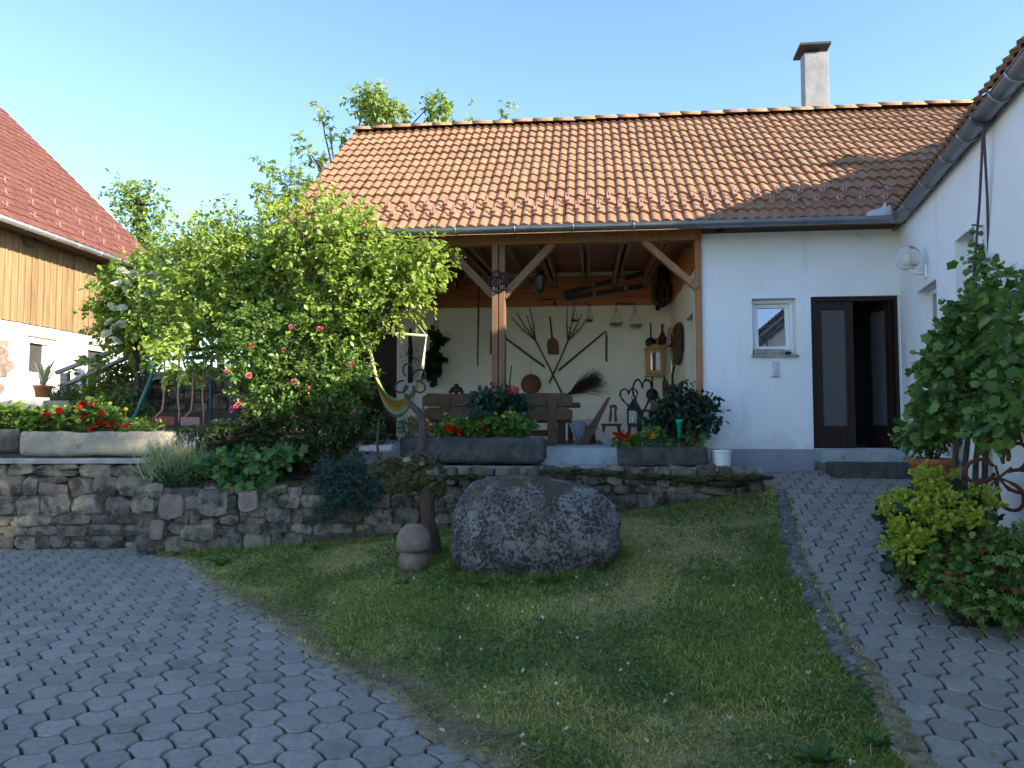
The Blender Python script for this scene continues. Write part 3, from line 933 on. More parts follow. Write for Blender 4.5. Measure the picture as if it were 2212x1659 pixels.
# ================= main house
house = thing('main_house', 'white house with open timber terrace under an orange tiled roof', 'house', HOUSE_O, -TH)
MATS[house.name] = HM
H0 = -2.08                                                # X of the terrace side wall
win0, win1 = hl(1624, 645), hl(1721, 768)
dr0, dr1 = hl(1751, 641), hl(1954, 968)
FLOOR = -.34
wz0, wz1 = win1.z, win0.z
mb = MB()
wall_panel(mb, lambda x, y, z: (x, y, z), H0, .64, FLOOR - .01, 2.72, [(win0.x, win1.x, wz0, wz1), (dr0.x, dr1.x - .02, FLOOR, dr0.z)], .30)
facade = mb.build('facade_wall', M['plaster_white'], house)
MB().span((H0 + .002, -.018, -1.0), (dr0.x - .0, .25, FLOOR - .013)).build('plinth', M['plinth'], house, bevel=.006)
# terrace walls
mb = MB()
sd0, sd1 = .95, 1.85
wall_panel(mb, lambda x, y, z: (H0 + .001 + y, x, z), .003, 4.05, -.34, 2.95, [(sd0, sd1, -.33, 1.72)], .20)
mb.build('terrace_side_wall', M['plaster_cream'], house)
MB().span((H0 + .12, sd0 + .01, -.33), (H0 + .16, sd1 - .01, 1.71)).build('terrace_door', M['door_wood'], house)
bx0 = hl(857, 800, 4.05).x
MB().span((bx0, 4.055, -.34), (H0, 4.3, 3.2)).build('terrace_back_wall', M['plaster_cream'], house)
for i in range(8):
    x = bx0 - .01 - .16 * i
    MB().span((x - .155, 4.06 + random.uniform(0, .02), -.34), (x, 4.12, 3.0)).build('dark_board', M['dark_boards'], house)
# boarding above the back wall, slats above the side wall, ceiling boards and joists
PZ = 2.34
for i in range(4):
    MB().span((-8.05, 4.005, PZ + .15 * i), (H0 - .03, 4.035, PZ + .15 * i + .145)).build('panel_board', M['panel_board'], house, bevel=.004)
for i in range(56):
    y = .05 + i * .07
    MB().span((H0 - .035, y, PZ), (H0 - .006, y + .05, 3.0)).build('slat', M['slat'], house)
def ceil_z(y): return 2.80 + .055 * y
for i in range(29):
    y = -.12 + i * .145
    me = MB().prism([(-8.1, y, ceil_z(y)), (H0 - .04, y, ceil_z(y)), (H0 - .04, y + .142, ceil_z(y + .142)), (-8.1, y + .142, ceil_z(y + .142))], (0, 0, .02))
    me.build('ceiling_board', M['ceiling_board'], house)
jx = [hl(u, 517).x for u in (880, 900, 987, 1010, 1089, 1157, 1172, 1254, 1271, 1345, 1362, 1436, 1449)] + [-7.7, -7.2, -6.7]
for x in jx:
    MB().beam((x, .10, 2.715), (x, 3.95, ceil_z(3.95) - .085), .055, .16, side=(1, 0, 0)).build('joist', M['beam'], house)
    MB().span((x - .045, 3.80, PZ + .35), (x + .045, 3.98, ceil_z(3.9) - .17)).build('joist_foot', M['beam'], house)
MB().span((-8.15, -.09, 2.60), (H0 - .001, .09, 2.78)).build('eave_beam', M['beam'], house, bevel=.006)
px1, px2 = hl(1078, 700).x, hl(1509, 700).x
posts = [(px1, .095), (-7.86, .095)]
for x, h_ in posts:
    MB().span((x - h_, -h_, -.32), (x - .006, h_, 2.60)).span((x + .006, -h_, -.32), (x + h_, h_, 2.60)).build('post', M['post'], house, bevel=.006)
    for s in ((-1, 1) if x > -7 else (1,)):
        MB().beam((x + s * .07, 0, 1.85), (x + s * .80, 0, 2.62), .13, .11, side=(0, 1, 0)).build('brace', M['post'], house, bevel=.006)
MB().span((px2 - .045, -.05, -.32), (px2 + .045, .0 - .002, 2.60)).build('post', M['beam'], house, bevel=.005)
MB().beam((px2 - .02, -.03, 1.92), (px2 - .77, -.02, 2.62), .11, .09, side=(0, 1, 0)).build('brace', M['beam'], house, bevel=.005)
for i in range(9):
    x = -7.9 + i * .75
    MB().prism([(x, -.44, 2.70), (x, -.09, 2.70), (x, -.09, 2.92), (x, -.44, 2.78)], (.10, 0, 0)).build('rafter_tail', M['beam'], house)

# roof
RP = R(39.0)
EY, EZ = -.50, 2.745
GA = .3216
RIDGE_Y = 3.1
RIDGE_Z = EZ + (RIDGE_Y - EY) * math.tan(RP)
X_L, X_R = -8.2, 4.7
mb = MB()
mb.prism([(X_L + .04, EY + .05, EZ - .045), (X_L + .04, RIDGE_Y, RIDGE_Z - .05), (X_L + .04, RIDGE_Y + 4.4, RIDGE_Z - .05 - 4.4 * math.tan(RP)),
          (X_L + .04, RIDGE_Y + 4.4, RIDGE_Z - .12 - 4.4 * math.tan(RP)), (X_L + .04, RIDGE_Y, RIDGE_Z - .13), (X_L + .04, EY + .05, EZ - .09)], (X_R - X_L + 2, 0, 0))
roof = mb.build('roof', M['ridge'], house)
TILE = wave_tile(.30, 2, GA + .055, .017, M['tile'], thick=.038)
def wing_hides(x, y, z):
    w = hw(x, y, 0) - WING_O
    return w.dot(WN) > y + .75
tile_roof(roof, TILE, X_L, X_R, EY, EZ, RP, GA, .30, 15, M['tile'], wing_hides)
# top course cut to length lies under the ridge tiles
mb = MB()
for j in range(9):
    pass
def ridge_piece():
    vs, fs = [], []
    n = 8
    for (y, rr) in ((0, 1.0), (.41, 1.0), (0, .86), (.41, .86)):
        for j in range(n + 1):
            a = math.pi * (j / n)
            vs.append((y, .145 * rr * math.cos(a), .095 * rr * math.sin(a) ** .8 - .03 + (.012 if y == 0 else 0)))
    k = n + 1
    fs = [(i, i + 1, k + i + 1, k + i) for i in range(n)]
    fs += [(i + 1, i, 2 * k + i, 2 * k + i + 1) for i in range(n)] + [(k + i, k + i + 1, 3 * k + i + 1, 3 * k + i) for i in range(n)]
    return make_mesh(vs, fs, M['ridge'], True)
RT = ridge_piece()
for i in range(34):
    x = X_L - .02 + i * .39
    put('ridge_tile', RT, roof, (x, RIDGE_Y, RIDGE_Z + .045 + random.gauss(0, .004)), (0, R(random.gauss(0, .6)), R(random.gauss(0, .8))))
# snow guards: small metal brackets, two rows
def guard(mat, s=1.0):
    mb = MB()
    for dx in (-.014 * s, .014 * s):
        mb.box((dx, .045 * s, .055 * s), (.012 * s, .11 * s, .010 * s), Matrix.Rotation(R(38), 3, 'X'))
    mb.box((0, .0, .02 * s), (.040 * s, .012 * s, .06 * s))
    mb.box((0, .10 * s, .02 * s), (.030 * s, .10 * s, .008 * s))
    return make_mesh(mb.v, mb.f, mat)
M['guard'] = pm('guard_paint', (.40, .22, .17), (.32, .17, .13), 20, .5, 0)
GU = guard(M['guard'], 1.35)
for r_, off in ((1, .0), (2, .15)):
    for c_ in range(39):
        x = X_L + .17 + off + c_ * .30
        s = (r_ + .25) * GA
        if wing_hides(x, EY + s * math.cos(RP), 0): continue
        put('snow_guard', GU, roof, (x, EY + s * math.cos(RP), EZ + s * math.sin(RP) + .02), (RP, 0, 0))
# chimney behind the ridge
CYF = RIDGE_Y + .18
c0, c1 = hl(1739, 215, CYF), hl(1792, 215, CYF)
ct = hl(1765, 112, CYF).z
ch = MB().span((c0.x, CYF, RIDGE_Z - .6), (c1.x, CYF + .26, ct)).build('chimney', M['chimney'], roof, bevel=.012)
# sloping cap plate on the stack
k0, k1 = hl(1731, 97, CYF - .10), hl(1795, 92, CYF - .10)
kb = hl(1725, 131, CYF + .40).z
k1.z = k0.z
MB().prism([(k0.x - .02, CYF - .10, k0.z), (k0.x - .02, CYF - .10, k0.z + .05), (k0.x - .02, CYF + .40, kb + .05), (k0.x - .02, CYF + .40, kb)], (k1.x - k0.x + .03, 0, 0)).build('chimney_cap', M['chimney_cap'], roof, bevel=.008)
# verge and gable
MB().prism([(X_L + .03, 0, 2.2), (X_L + .03, 0, 2.9), (X_L + .03, RIDGE_Y, RIDGE_Z - .18), (X_L + .03, 6.2, 2.9), (X_L + .03, 6.2, 2.2)], (.14, 0, 0)).build('gable_boarding', M['dark_boards'], house)
MB().span((X_L + .05, 4.3, -.5), (H0, 6.2, 3.0)).build('rear_wall', M['plaster_white'], house)
# gutter
WGR = .085
GR, GY, GZ = .075, -.575, 2.715
wing_gut = WING_O + WN * -.10                     # the wing gutter's line
def gut_corner():
    # where the two gutter lines meet, in house coordinates
    o = wing_gut - HOUSE_O
    t = (GY - o.dot(HN)) / WE.dot(HN)
    q = o + WE * t
    return q.dot(HE), t
gcx, gct = gut_corner()
mb = half_gutter(MB(), (gcx + .02, GY, GZ), (X_L + .02, GY, GZ), GR, n=10)
gut = mb.build('gutter', M['zinc'], house, smooth=True); smooth_angle(gut, 50)
for u in (740, 860, 985, 1112, 1238, 1369, 1480, 1616, 1740):
    x = hl(u, 500, GY).x
    gutter_ring(MB(), (x, GY, GZ), (1, 0, 0), GR + .004).build('gutter_bracket', M['zinc'], house, smooth=True)
# metal end sheet standing in the gutter corner
v0, v1 = hl(1869, 470, GY - .05), hl(1925, 437, GY - .05)
w_, h_ = v1.x - v0.x, v1.z - v0.z
outl = [(0, 0), (1, 0), (1.0, .55), (.93, .80), (.84, .62), (.78, 1.0), (.70, .80), (.60, .60), (.42, .52), (.22, .47), (.08, .32)]
MB().prism([(v0.x + a * w_, GY - .05, GZ - .02 + b_ * (h_ + .02)) for a, b_ in outl], (0, .012, 0)).build('splash_plate', M['zinc_pale'], house)
MB().span((H0 + .02, -.45, 2.70), (gcx + .4, -.003, 2.722)).build('soffit', M['dark_boards'], house)

# window in the facade: frame, tilted sash, sill
def frame_ring(mb, x0, x1, z0, z1, y0, y1, t):
    mb.span((x0, y0, z0), (x0 + t, y1, z1)); mb.span((x1 - t, y0, z0), (x1, y1, z1))
    mb.span((x0 + t, y0, z1 - t), (x1 - t, y1, z1)); mb.span((x0 + t, y0, z0), (x1 - t, y1, z0 + t))
    return mb
wnd = frame_ring(MB(), win0.x + .004, win1.x - .004, wz0 + .03, wz1 - .004, .13, .19, .05).build('window', M['white_frame'], house, bevel=.005)
sx0, sx1, sz0, sz1 = win0.x + .055, win1.x - .055, wz0 + .085, wz1 - .055
tm = Matrix.Translation((0, .125, sz0)) @ Matrix.Rotation(R(-6.5), 4, 'X') @ Matrix.Translation((0, 0, -sz0))
mb = frame_ring(MB(), sx0, sx1, sz0, sz1, -.02, .03, .055); mb.v = [tm @ p for p in mb.v]
mb.build('sash', M['white_frame'], wnd, bevel=.004)
mb = MB().span((sx0 + .05, .002, sz0 + .05), (sx1 - .05, .008, sz1 - .05)); mb.v = [tm @ p for p in mb.v]
mb.build('pane', M['window_glass'], wnd)
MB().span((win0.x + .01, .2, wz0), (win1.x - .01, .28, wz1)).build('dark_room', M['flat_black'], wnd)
MB().span((win0.x - .02, -.05, wz0 - .022), (win1.x + .02, .13, wz0 + .008)).build('window_sill', M['coping'], house, bevel=.004)

# door: frame, fixed leaf, leaf standing open, hallway behind
dx0, dx1, dz1 = dr0.x, dr1.x - .02, dr0.z
mb = MB().span((dx0 + .002, .05, FLOOR), (dx0 + .05, .16, dz1 - .003)).span((dx1 - .05, .05, FLOOR), (dx1 - .002, .16, dz1 - .003)).span((dx0 + .05, .05, dz1 - .06), (dx1 - .05, .16, dz1 - .003))
door = mb.build('door', M['door_wood'], house)
def leaf(w, h):
    mb = frame_ring(MB(), 0, w, 0, h, 0, .045, .11)
    mb.span((.11, 0, .11), (w - .11, .045, .30))
    return mb
lw_, lh_ = (dx1 - dx0) / 2 - .05, dz1 - .06 - FLOOR - .01
mb = leaf(lw_, lh_); mb.v = [Vector((dx0 + .05, .07, FLOOR + .005)) + p for p in mb.v]
lf = mb.build('door_leaf', M['door_wood'], house, bevel=.004)
MB().span((dx0 + .16, .085, FLOOR + .31), (dx0 + .05 + lw_ - .11, .095, FLOOR + lh_ - .11)).build('door_pane', M['dark_glass'], lf)
om = Matrix.Translation((dx1 - .05, .10, FLOOR + .005)) @ Matrix.Rotation(R(180 - 75), 4, 'Z')
mb = leaf(lw_, lh_); mb.v = [om @ p for p in mb.v]
lf2 = mb.build('door_leaf', M['door_wood'], house, bevel=.004)
mb = MB().span((.11, .015, .31), (lw_ - .11, .03, lh_ - .11)); mb.v = [om @ p for p in mb.v]
mb.build('door_pane', M['dark_glass'], lf2)
mb = MB().tube([(lw_ - .05, -.05, 1.0), (lw_ - .16, -.05, 1.0)], .009, 8).tube([(lw_ - .05, 0, 1.0), (lw_ - .05, -.05, 1.0)], .009, 8); mb.v = [om @ p for p in mb.v]
mb.build('door_handle', M['zinc_pale'], lf2)
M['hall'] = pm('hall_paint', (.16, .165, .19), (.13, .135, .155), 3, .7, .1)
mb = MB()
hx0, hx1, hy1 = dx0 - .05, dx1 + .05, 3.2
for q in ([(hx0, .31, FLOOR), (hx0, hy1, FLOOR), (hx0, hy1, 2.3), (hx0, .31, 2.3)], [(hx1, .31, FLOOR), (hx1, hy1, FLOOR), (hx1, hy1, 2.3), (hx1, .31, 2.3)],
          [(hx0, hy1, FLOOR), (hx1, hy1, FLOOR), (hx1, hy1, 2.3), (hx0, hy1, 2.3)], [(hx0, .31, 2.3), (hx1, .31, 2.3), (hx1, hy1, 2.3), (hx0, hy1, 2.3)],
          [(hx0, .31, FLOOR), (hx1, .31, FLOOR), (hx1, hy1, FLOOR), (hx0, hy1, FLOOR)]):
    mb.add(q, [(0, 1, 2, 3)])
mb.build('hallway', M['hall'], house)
# steps
mb = MB().span((dx0 - .0, -.34, -.52), (.56, .30, FLOOR - .003))
mb.build('step', M['concrete'], house, bevel=.012)
MB().span((dx0 + .04, -.72, -.80), (.50, -.345, -.50)).build('step', M['trough'], house, bevel=.02)

# ================= side wing
wing = thing('side_wing', 'white side wing with long grey gutter beside the door', 'house', WING_O, WA)
MATS[wing.name] = WM
a0, a1 = wl(1980, 632), wl(2017, 607)
b0, b1 = wl(2062, 522), wl(2096, 496)
sill1 = wl(1982, 812).z
WL_ = 12.5
holes = [(a0.x, a1.x + .10, sill1, a0.z), (b0.x, b1.x + .12, sill1, b0.z)]
mb = MB()
wall_panel(mb, lambda x, y, z: (x, y, z), .0, WL_, -1.9, 2.74, holes, .28)
mb.build('courtyard_wall_face', M['plaster_white'], wing)
MB().span((WL_ - .3, .28, -1.9), (WL_, 6.6, 2.74)).build('end_wall', M['plaster_white'], wing)
MB().prism([(WL_ - .28, 0, 2.74), (WL_ - .28, 6.9, 2.74), (WL_ - .28, 3.4, 5.6)], (.2, 0, 0)).build('gable', M['plaster_white'], wing)
MB().span((0, 6.4, -1.9), (WL_, 6.7, 2.74)).build('rear_wall', M['plaster_white'], wing)
for (x0, x1, z0, z1) in holes:
    wv = frame_ring(MB(), x0 + .004, x1 - .004, z0 + .02, z1 - .004, .14, .20, .06).build('window', M['white_frame'], wing, bevel=.004)
    MB().span((x0 + .06, .165, z0 + .08), (x1 - .06, .175, z1 - .06)).build('pane', M['window_glass'], wv)
    MB().span((x0 + .03, .205, z0 + .03), (x1 - .03, .25, z1 - .03)).build('dark_room', M['flat_black'], wv)
    MB().span((x0 - .03, -.05, z0 - .025), (x1 + .03, .14, z0 + .005)).build('window_sill', M['coping'], wing, bevel=.004)
WP = R(39)
WR_Y, WR_Z = 3.55, EZ + 3.75 * math.tan(WP) + .11
mb = MB()
x_in = -7.0
mb.prism([(x_in, -.07, EZ - .05), (x_in, WR_Y, WR_Z - .05), (x_in, WR_Y + 3.9, WR_Z - .05 - 3.9 * math.tan(WP)), (x_in, WR_Y + 3.9, WR_Z - .13 - 3.9 * math.tan(WP)), (x_in, WR_Y, WR_Z - .13), (x_in, -.07, EZ - .09)], (WL_ + .4 - x_in, 0, 0))
wroof = mb.build('roof', M['tile'], wing)
tile_roof(wroof, TILE, -.6, 8.4, -.13, EZ + .085, WP, GA, .30, 4, M['tile'], nind=200)
for i in range(30):
    put('ridge_tile', RT, wroof, (.8 + i * .39, WR_Y, WR_Z + .045), (0, 0, 0))
# a chimney on the wing throws the step in the roof shadow
wc = MB().span((-.42, 3.3, WR_Z - .6), (.06, 3.75, WR_Z + .26)).build('chimney', M['chimney'], wroof, bevel=.01)
MB().span((-.1, -.05, 2.705), (WL_, -.003, 2.735)).build('soffit', M['plaster_white'], wing)
gl = -.10
half_gutter(MB(), (gct, gl, GZ), (WL_, gl, GZ), WGR).build('gutter', M['zinc'], wing, smooth=True)
smooth_angle(wing.children[-1], 50)
for u, v in ((1966, 455), (2006, 396), (2052, 336), (2090, 277), (2121, 238), (2163, 190), (2200, 150)):
    x = wl(u, v, gl).x
    gutter_ring(MB(), (x, gl, GZ), (1, 0, 0), WGR + .005, w=.026).build('gutter_bracket', M['zinc'], wing, smooth=True)

# ================= barn
barn = thing('barn', 'barn with vertical brown boards above whitewashed base and red tiled roof', 'barn', BARN_O, BA)
MATS[barn.name] = BM
BX0, BX1 = -4.5, bl(318, 640).x
BZW = 2.28
w1a, w1b = bl(64, 736), bl(112, 800)
w2a, w2b = bl(190, 752), bl(238, 806)
bh = [(w1a.x, w1b.x, bl(64, 806).z, w1a.z), (w2a.x, w2b.x, bl(190, 822).z, w2a.z)]
mb = MB()
wall_panel(mb, lambda x, y, z: (x, y, z), BX0, BX1, -1.2, BZW, bh, .45)
mb.build('base_wall', M['barn_white'], barn)
MB().span((BX0, .0, BZW), (BX1, .3, 4.5)).build('upper_wall', M['dark_boards'], barn)
MB().span((BX1 - .4, .3, -1), (BX1, 9.0, 4.5)).build('gable_wall', M['barn_white'], barn)
npl = int((BX1 - BX0) / .20)
for i in range(npl):
    x = BX0 + i * .20
    MB().span((x + .004, -.028 - random.uniform(0, .006), BZW - .05 + random.uniform(-.008, .008)), (x + .196, -.002, 4.28)).build('plank', M['barn_plank'], barn)
    MB().span((x - .022, -.052, BZW - .045), (x + .022, -.029, 4.28)).build('batten', M['barn_plank'], barn)
for k, (x0, x1, z0, z1) in enumerate(bh):
    wv = frame_ring(MB(), x0 + .003, x1 - .003, z0 + .003, z1 - .003, .035, .075, .03).build('window', M['white_frame'], barn)
    MB().span((x0 + .004, .11, z0 + .004), (x1 - .004, .16, z1 - .004)).build('dark_room', pm('stable_dark%d' % k, (.06, .055, .045), (.04, .036, .03), 3, .9, 0), wv)
    MB().span((x1 - .22, .08, z0 + .04), (x1 - .03, .10, z1 - .04)).build('casement', M['white_frame'], wv)
    MB().span((x0 - .12, -.04, z1 + .10), (x1 + .12, -.003, z1 + .16)).build('lintel', M['grey_wood'], barn)
# bare rubble where the whitewash is gone
for i in range(26):
    u, v = random.uniform(-40, 14) , random.uniform(742, 868)
    if u > 12 - abs(v - 800) * .1: continue
    q = bl(u, v)
    put('stone', random.choice(STONES_PINK), barn, (q.x, -.005, q.z), (0, R(random.uniform(-10, 10)), 0), (random.uniform(.25, .45), .10, random.uniform(.14, .24)))
BP = R(43.6)
BEY, BEZ = -.58, 4.24
mb = MB()
mb.prism([(BX0 - 2, BEY + .03, BEZ - .04), (BX0 - 2, 4.6, BEZ + 5.18 * math.tan(BP) - .04), (BX0 - 2, 9.6, BEZ - .2), (BX0 - 2, 9.6, BEZ - .3), (BX0 - 2, 4.6, BEZ + 5.18 * math.tan(BP) - .16), (BX0 - 2, BEY + .03, BEZ - .10)], (BX1 + .32 - BX0 + 2, 0, 0))
broof = mb.build('roof', M['barn_tile'], barn)
BT = wave_tile(.27, 1, .38, .012, M['barn_tile'], thick=.020)
def barn_hidden(x, y, z):
    p = bw(x, y, z)
    u = CX + FPX * p.x / p.y
    return u < -70
bx1 = BX1 + .34
tile_roof(broof, BT, bx1 - 30 * .27, bx1, BEY, BEZ, BP, .33, .27, 23, M['barn_tile'], barn_hidden)
BGU = guard(pm('barn_guard', (.40, .21, .17), (.32, .16, .13), 20, .5, 0), 1.15)
for r_, off in ((1, 0), (3, .27), (5, .54)):
    for c_ in range(11):
        x = bx1 - .35 - off - c_ * .81
        s = (r_ + .3) * .33
        put('snow_guard', BGU, broof, (x, BEY + s * math.cos(BP), BEZ + s * math.sin(BP) + .01), (BP, 0, 0))
half_gutter(MB(), (bx1, BEY - .07, BEZ - .06), (BX0 - 2, BEY - .07, BEZ - .06), .085).build('gutter', M['zinc_pale'], barn, smooth=True)
smooth_angle(barn.children[-1], 50)
for i in range(12):
    gutter_ring(MB(), (bx1 - .3 - i * .8, BEY - .07, BEZ - .06), (1, 0, 0), .09).build('gutter_bracket', M['zinc_pale'], barn, smooth=True)
MB().span((BX0 - 2, BEY + .04, BEZ - .115), (bx1, -.03, BEZ - .105)).build('soffit', M['dark_boards'], barn)
# ------------------------------------------------------------------ things on and around the terrace
def z1(x, y, Y): return hl((1600 + x / 1.659) / 1.852, (850 + y / 1.659) / 1.852, Y)
def z8(x, y, Y): return hl((2200 + x / 2.553) / 1.852, (1200 + y / 2.553) / 1.852, Y)
def z6(x, y, Y): return hl((1400 + x / 2.766) / 1.852, (1300 + y / 2.766) / 1.852, Y)
def s8(x, y, X): return hx((2200 + x / 2.553) / 1.852, (1200 + y / 2.553) / 1.852, X)
def hthing(name, label, cat, p, group=None):
    p = Vector(p)
    t = thing(name, label, cat, hw(*p), -TH, group)
    MATS[t.name] = Matrix.Translation(p)
    return t
TFL = -.32
BY = 4.0            # just in front of the back wall
def HBd(mb, name, mat, t, smooth=False, bevel=0.0):
    return mb.build(name, mat, t, smooth=smooth, bevel=bevel, world=True)

# hay forks, crossed
def fork(label, hb, ht, tips, Y, grp):
    t = hthing('hay_fork', label, 'hay fork', z1(*hb, Y), grp)
    a, b_ = z1(*hb, Y), z1(*ht, Y)
    HBd(MB().tube([a, a.lerp(b_, .5) + Vector((.008, 0, 0)), b_], [.017, .016, .015], 8), 'handle', M['tool_wood'], t, True)
    d = (b_ - a).normalized()
    roots = []
    for k, tp in enumerate(tips):
        e = z1(*tp, Y - .06 + .02 * (k % 2))
        r0 = b_ - d * .10
        mid = r0.lerp(e, .5) + Vector(((k - 1.5) * .012, -.02, -.02))
        HBd(MB().tube([r0, r0.lerp(mid, .5), mid, mid.lerp(e, .55), e], [.013, .012, .011, .009, .006], 7), 'tine', M['tool_wood'], t, True)
        roots.append((r0, mid, e))
    for f in (.30, .44):
        pts = [r0.lerp(mid, f * 2 if f < .5 else 1) for r0, mid, e in roots]
        HBd(MB().tube(pts, .006, 6), 'crossbar', M['tool_wood'], t, True)
fork('wooden hay fork whose handle ends behind the bench, four curved tines', (1078, 1205), (885, 820), ((740, 693), (775, 668), (840, 680), (860, 625)), BY, 'crossed hay forks on the terrace wall')
fork('wooden hay fork with its shaft ending free on the wall, beside the grain shovel', (990, 1132), (1128, 822), ((1112, 622), (1157, 650), (1207, 675), (1260, 682)), BY - .05, 'crossed hay forks on the terrace wall')
# grain shovel
t = hthing('grain_shovel', 'wooden grain shovel hanging between the two hay forks', 'shovel', z1(1012, 900, BY))
HBd(MB().tube([z1(995, 692, BY), z1(1003, 770, BY), z1(1012, 850, BY)], [.015, .017, .019], 8), 'handle', M['tool_wood'], t, True)
bl_ = [z1(x, y, BY) for x, y in ((980, 850), (1003, 832), (1025, 833), (1048, 855), (1056, 900), (1053, 942), (985, 942), (976, 890))]
HBd(MB().prism(bl_, (0, -.03, 0)), 'blade', M['basket'], t, bevel=.006)
# flails
def flail(label, h0, h1, c0, c1):
    t = hthing('flail', label, 'flail', z1(*h0, BY), 'threshing flails on the terrace wall')
    HBd(MB().tube([z1(*h0, BY), z1(*h1, BY)], [.021, .017], 8), 'handle', M['tool_wood'], t, True)
    HBd(MB().tube([z1(*c0, BY), z1(c0[0], c0[1] + 20, BY), z1(*c1, BY)], [.014, .022, .018], 8), 'club', M['tool_wood'], t, True)
    a, b_ = z1(*h1, BY), z1(*c0, BY)
    HBd(MB().tube([a, a.lerp(b_, .5) + Vector((0, -.02, .03)), b_], .012, 6), 'leather_link', M['leather'], t, True)
flail('threshing flail partly behind the middle post, its club hanging free beside the post', (960, 1025), (640, 790), (606, 782), (603, 942))
flail('threshing flail on the wall between hay fork and cabinet', (1050, 1050), (1360, 792), (1371, 805), (1370, 990))
# round basket lid
t = hthing('round_basket', 'round brown wicker basket hanging above the bench back', 'basket', z1(870, 1140, BY))
c_ = z1(870, 1140, BY)
rm = Matrix.Rotation(R(90), 3, 'X')
HBd(MB().lathe([(.0, .035), (.10, .045), (.175, .035), (.19, .0), (.19, -.015), (0, -.015)], 28, c_, rm), 'bowl', M['basket'], t, True)
HBd(MB().tube([c_ + Vector((.19 * math.cos(a), -.02, .19 * math.sin(a))) for a in np.linspace(0, 2 * math.pi, 29)[:-1]], .013, 6, closed=True), 'rim', M['basket'], t, True)
HBd(MB().tube([c_ + Vector((0, 0, .19)), z1(869, 975, BY + .03)], .003, 5), 'cord', M['dark_rope'], t)
# besom
t = hthing('besom', 'twig besom broom leaning with its dark brush up behind the bench', 'broom', z1(1120, 1205, BY - .12))
o_ = z1(1122, 1205, BY - .12)
tw = MB()
for k in range(150):
    a = R(random.gauss(33, 10)); L_ = random.uniform(.55, .80)
    e = o_ + Vector((math.cos(a) * L_, random.uniform(-.10, .06), math.sin(a) * L_ * .92))
    m_ = o_.lerp(e, .5) + Vector((random.gauss(0, .015), random.gauss(0, .015), .02))
    tw.tube([o_ + Vector((random.gauss(0, .02), random.gauss(0, .02), 0)), m_, e + Vector((0, 0, random.gauss(-.02, .04)))], [.005, .004, .002], 4, cap=False)
HBd(tw, 'brush', M['twig'], t)
HBd(MB().tube([o_ + Vector((.10, 0, .065)), o_, o_ + Vector((-.40, 0, -.28))], [.03, .022, .018], 8), 'handle', M['tool_wood'], t, True)
# skis
def ski(label, a, b_):
    p, q = z1(*a, BY - .02), z1(*b_, BY - .02)
    t = hthing('ski', label, 'ski', p, 'old skis on the terrace boarding')
    d = (q - p); u = Vector((-d.z, 0, d.x)).normalized()
    pts = []
    mb = MB()
    prof = [(0, .048), (.03, .05), (.5, .042), (.90, .050), (.96, .034), (1.0, .004)]
    up = [p + d * f + u * w + Vector((0, -.06 if f > .97 else (-.03 if f > .93 else 0), 0)) for f, w in prof]
    dn = [p + d * f - u * w + Vector((0, -.06 if f > .97 else (-.03 if f > .93 else 0), 0)) for f, w in prof]
    n = len(prof)
    vs = up + dn + [v + Vector((0, -.022, 0)) for v in up + dn]
    fs = []
    for i in range(n - 1):
        fs += [(i, i + 1, n + i + 1, n + i), (2 * n + i, 3 * n + i, 3 * n + i + 1, 2 * n + i + 1), (i, 2 * n + i, 2 * n + i + 1, i + 1), (n + i, n + i + 1, 3 * n + i + 1, 3 * n + i)]
    fs += [(0, n, 3 * n, 2 * n), (n - 1, 3 * n - 1, 4 * n - 1, 2 * n - 1)]
    HBd(MB().add(vs, fs), 'ski_body', M['ski'], t)
    rm_ = Matrix.Rotation(-math.atan2(d.z, d.x), 3, 'Y')
    for f in (.355, .72):
        HBd(MB().box(p + d * f + Vector((0, -.04, 0)), (.07, .03, .075), rm_), 'binding', M['coping'], t, bevel=.005)
    HBd(MB().box(p + d * .985 + Vector((0, -.09, 0)), (.06, .012, .03), rm_), 'tip_plate', M['brass_pan'], t)
ski('upper of two old dark skis nailed across the orange boarding', (1090, 536), (1640, 398))
ski('lower of two old dark skis nailed across the orange boarding', (1093, 572), (1658, 480))
# long pole
a, b_ = z1(520, 425, BY - .02), z1(515, 1022, BY - .02)
t = hthing('thin_pole', 'thin dark wooden pole hanging upright beside the hanging ivy', 'pole', a)
HBd(MB().tube([a, a.lerp(b_, .3) + Vector((.01, 0, 0)), b_], [.018, .020, .012], 8), 'shaft', M['tool_wood'], t, True)
HBd(MB().tube([a + Vector((-.9, -.02, .02)), a + Vector((.06, -.02, .03))], [.016, .016], 8), 'crosspiece', M['grey_wood'], t, True)
# hook rail with a bell
t = hthing('hook_rail', 'iron hook rail with small bell under the boarding', 'hook rail', z1(985, 580, BY))
HBd(MB().tube([z1(935, 578, BY), z1(1032, 577, BY)], .011, 6), 'bar', M['iron_brown'], t)
c_ = z1(938, 605, BY - .02)
HBd(MB().tube([c_ + Vector((.035 * math.cos(x), 0, .04 * math.sin(x) + .02)) for x in np.linspace(R(100), R(400), 9)], .006, 5), 'hook', M['iron_brown'], t)
HBd(MB().lathe([(.0, .05), (.02, .05), (.026, .02), (.045, -.015), (.048, -.02), (0, -.02)], 12, z1(1028, 605, BY - .04)), 'bell', M['iron_brown'], t, True)
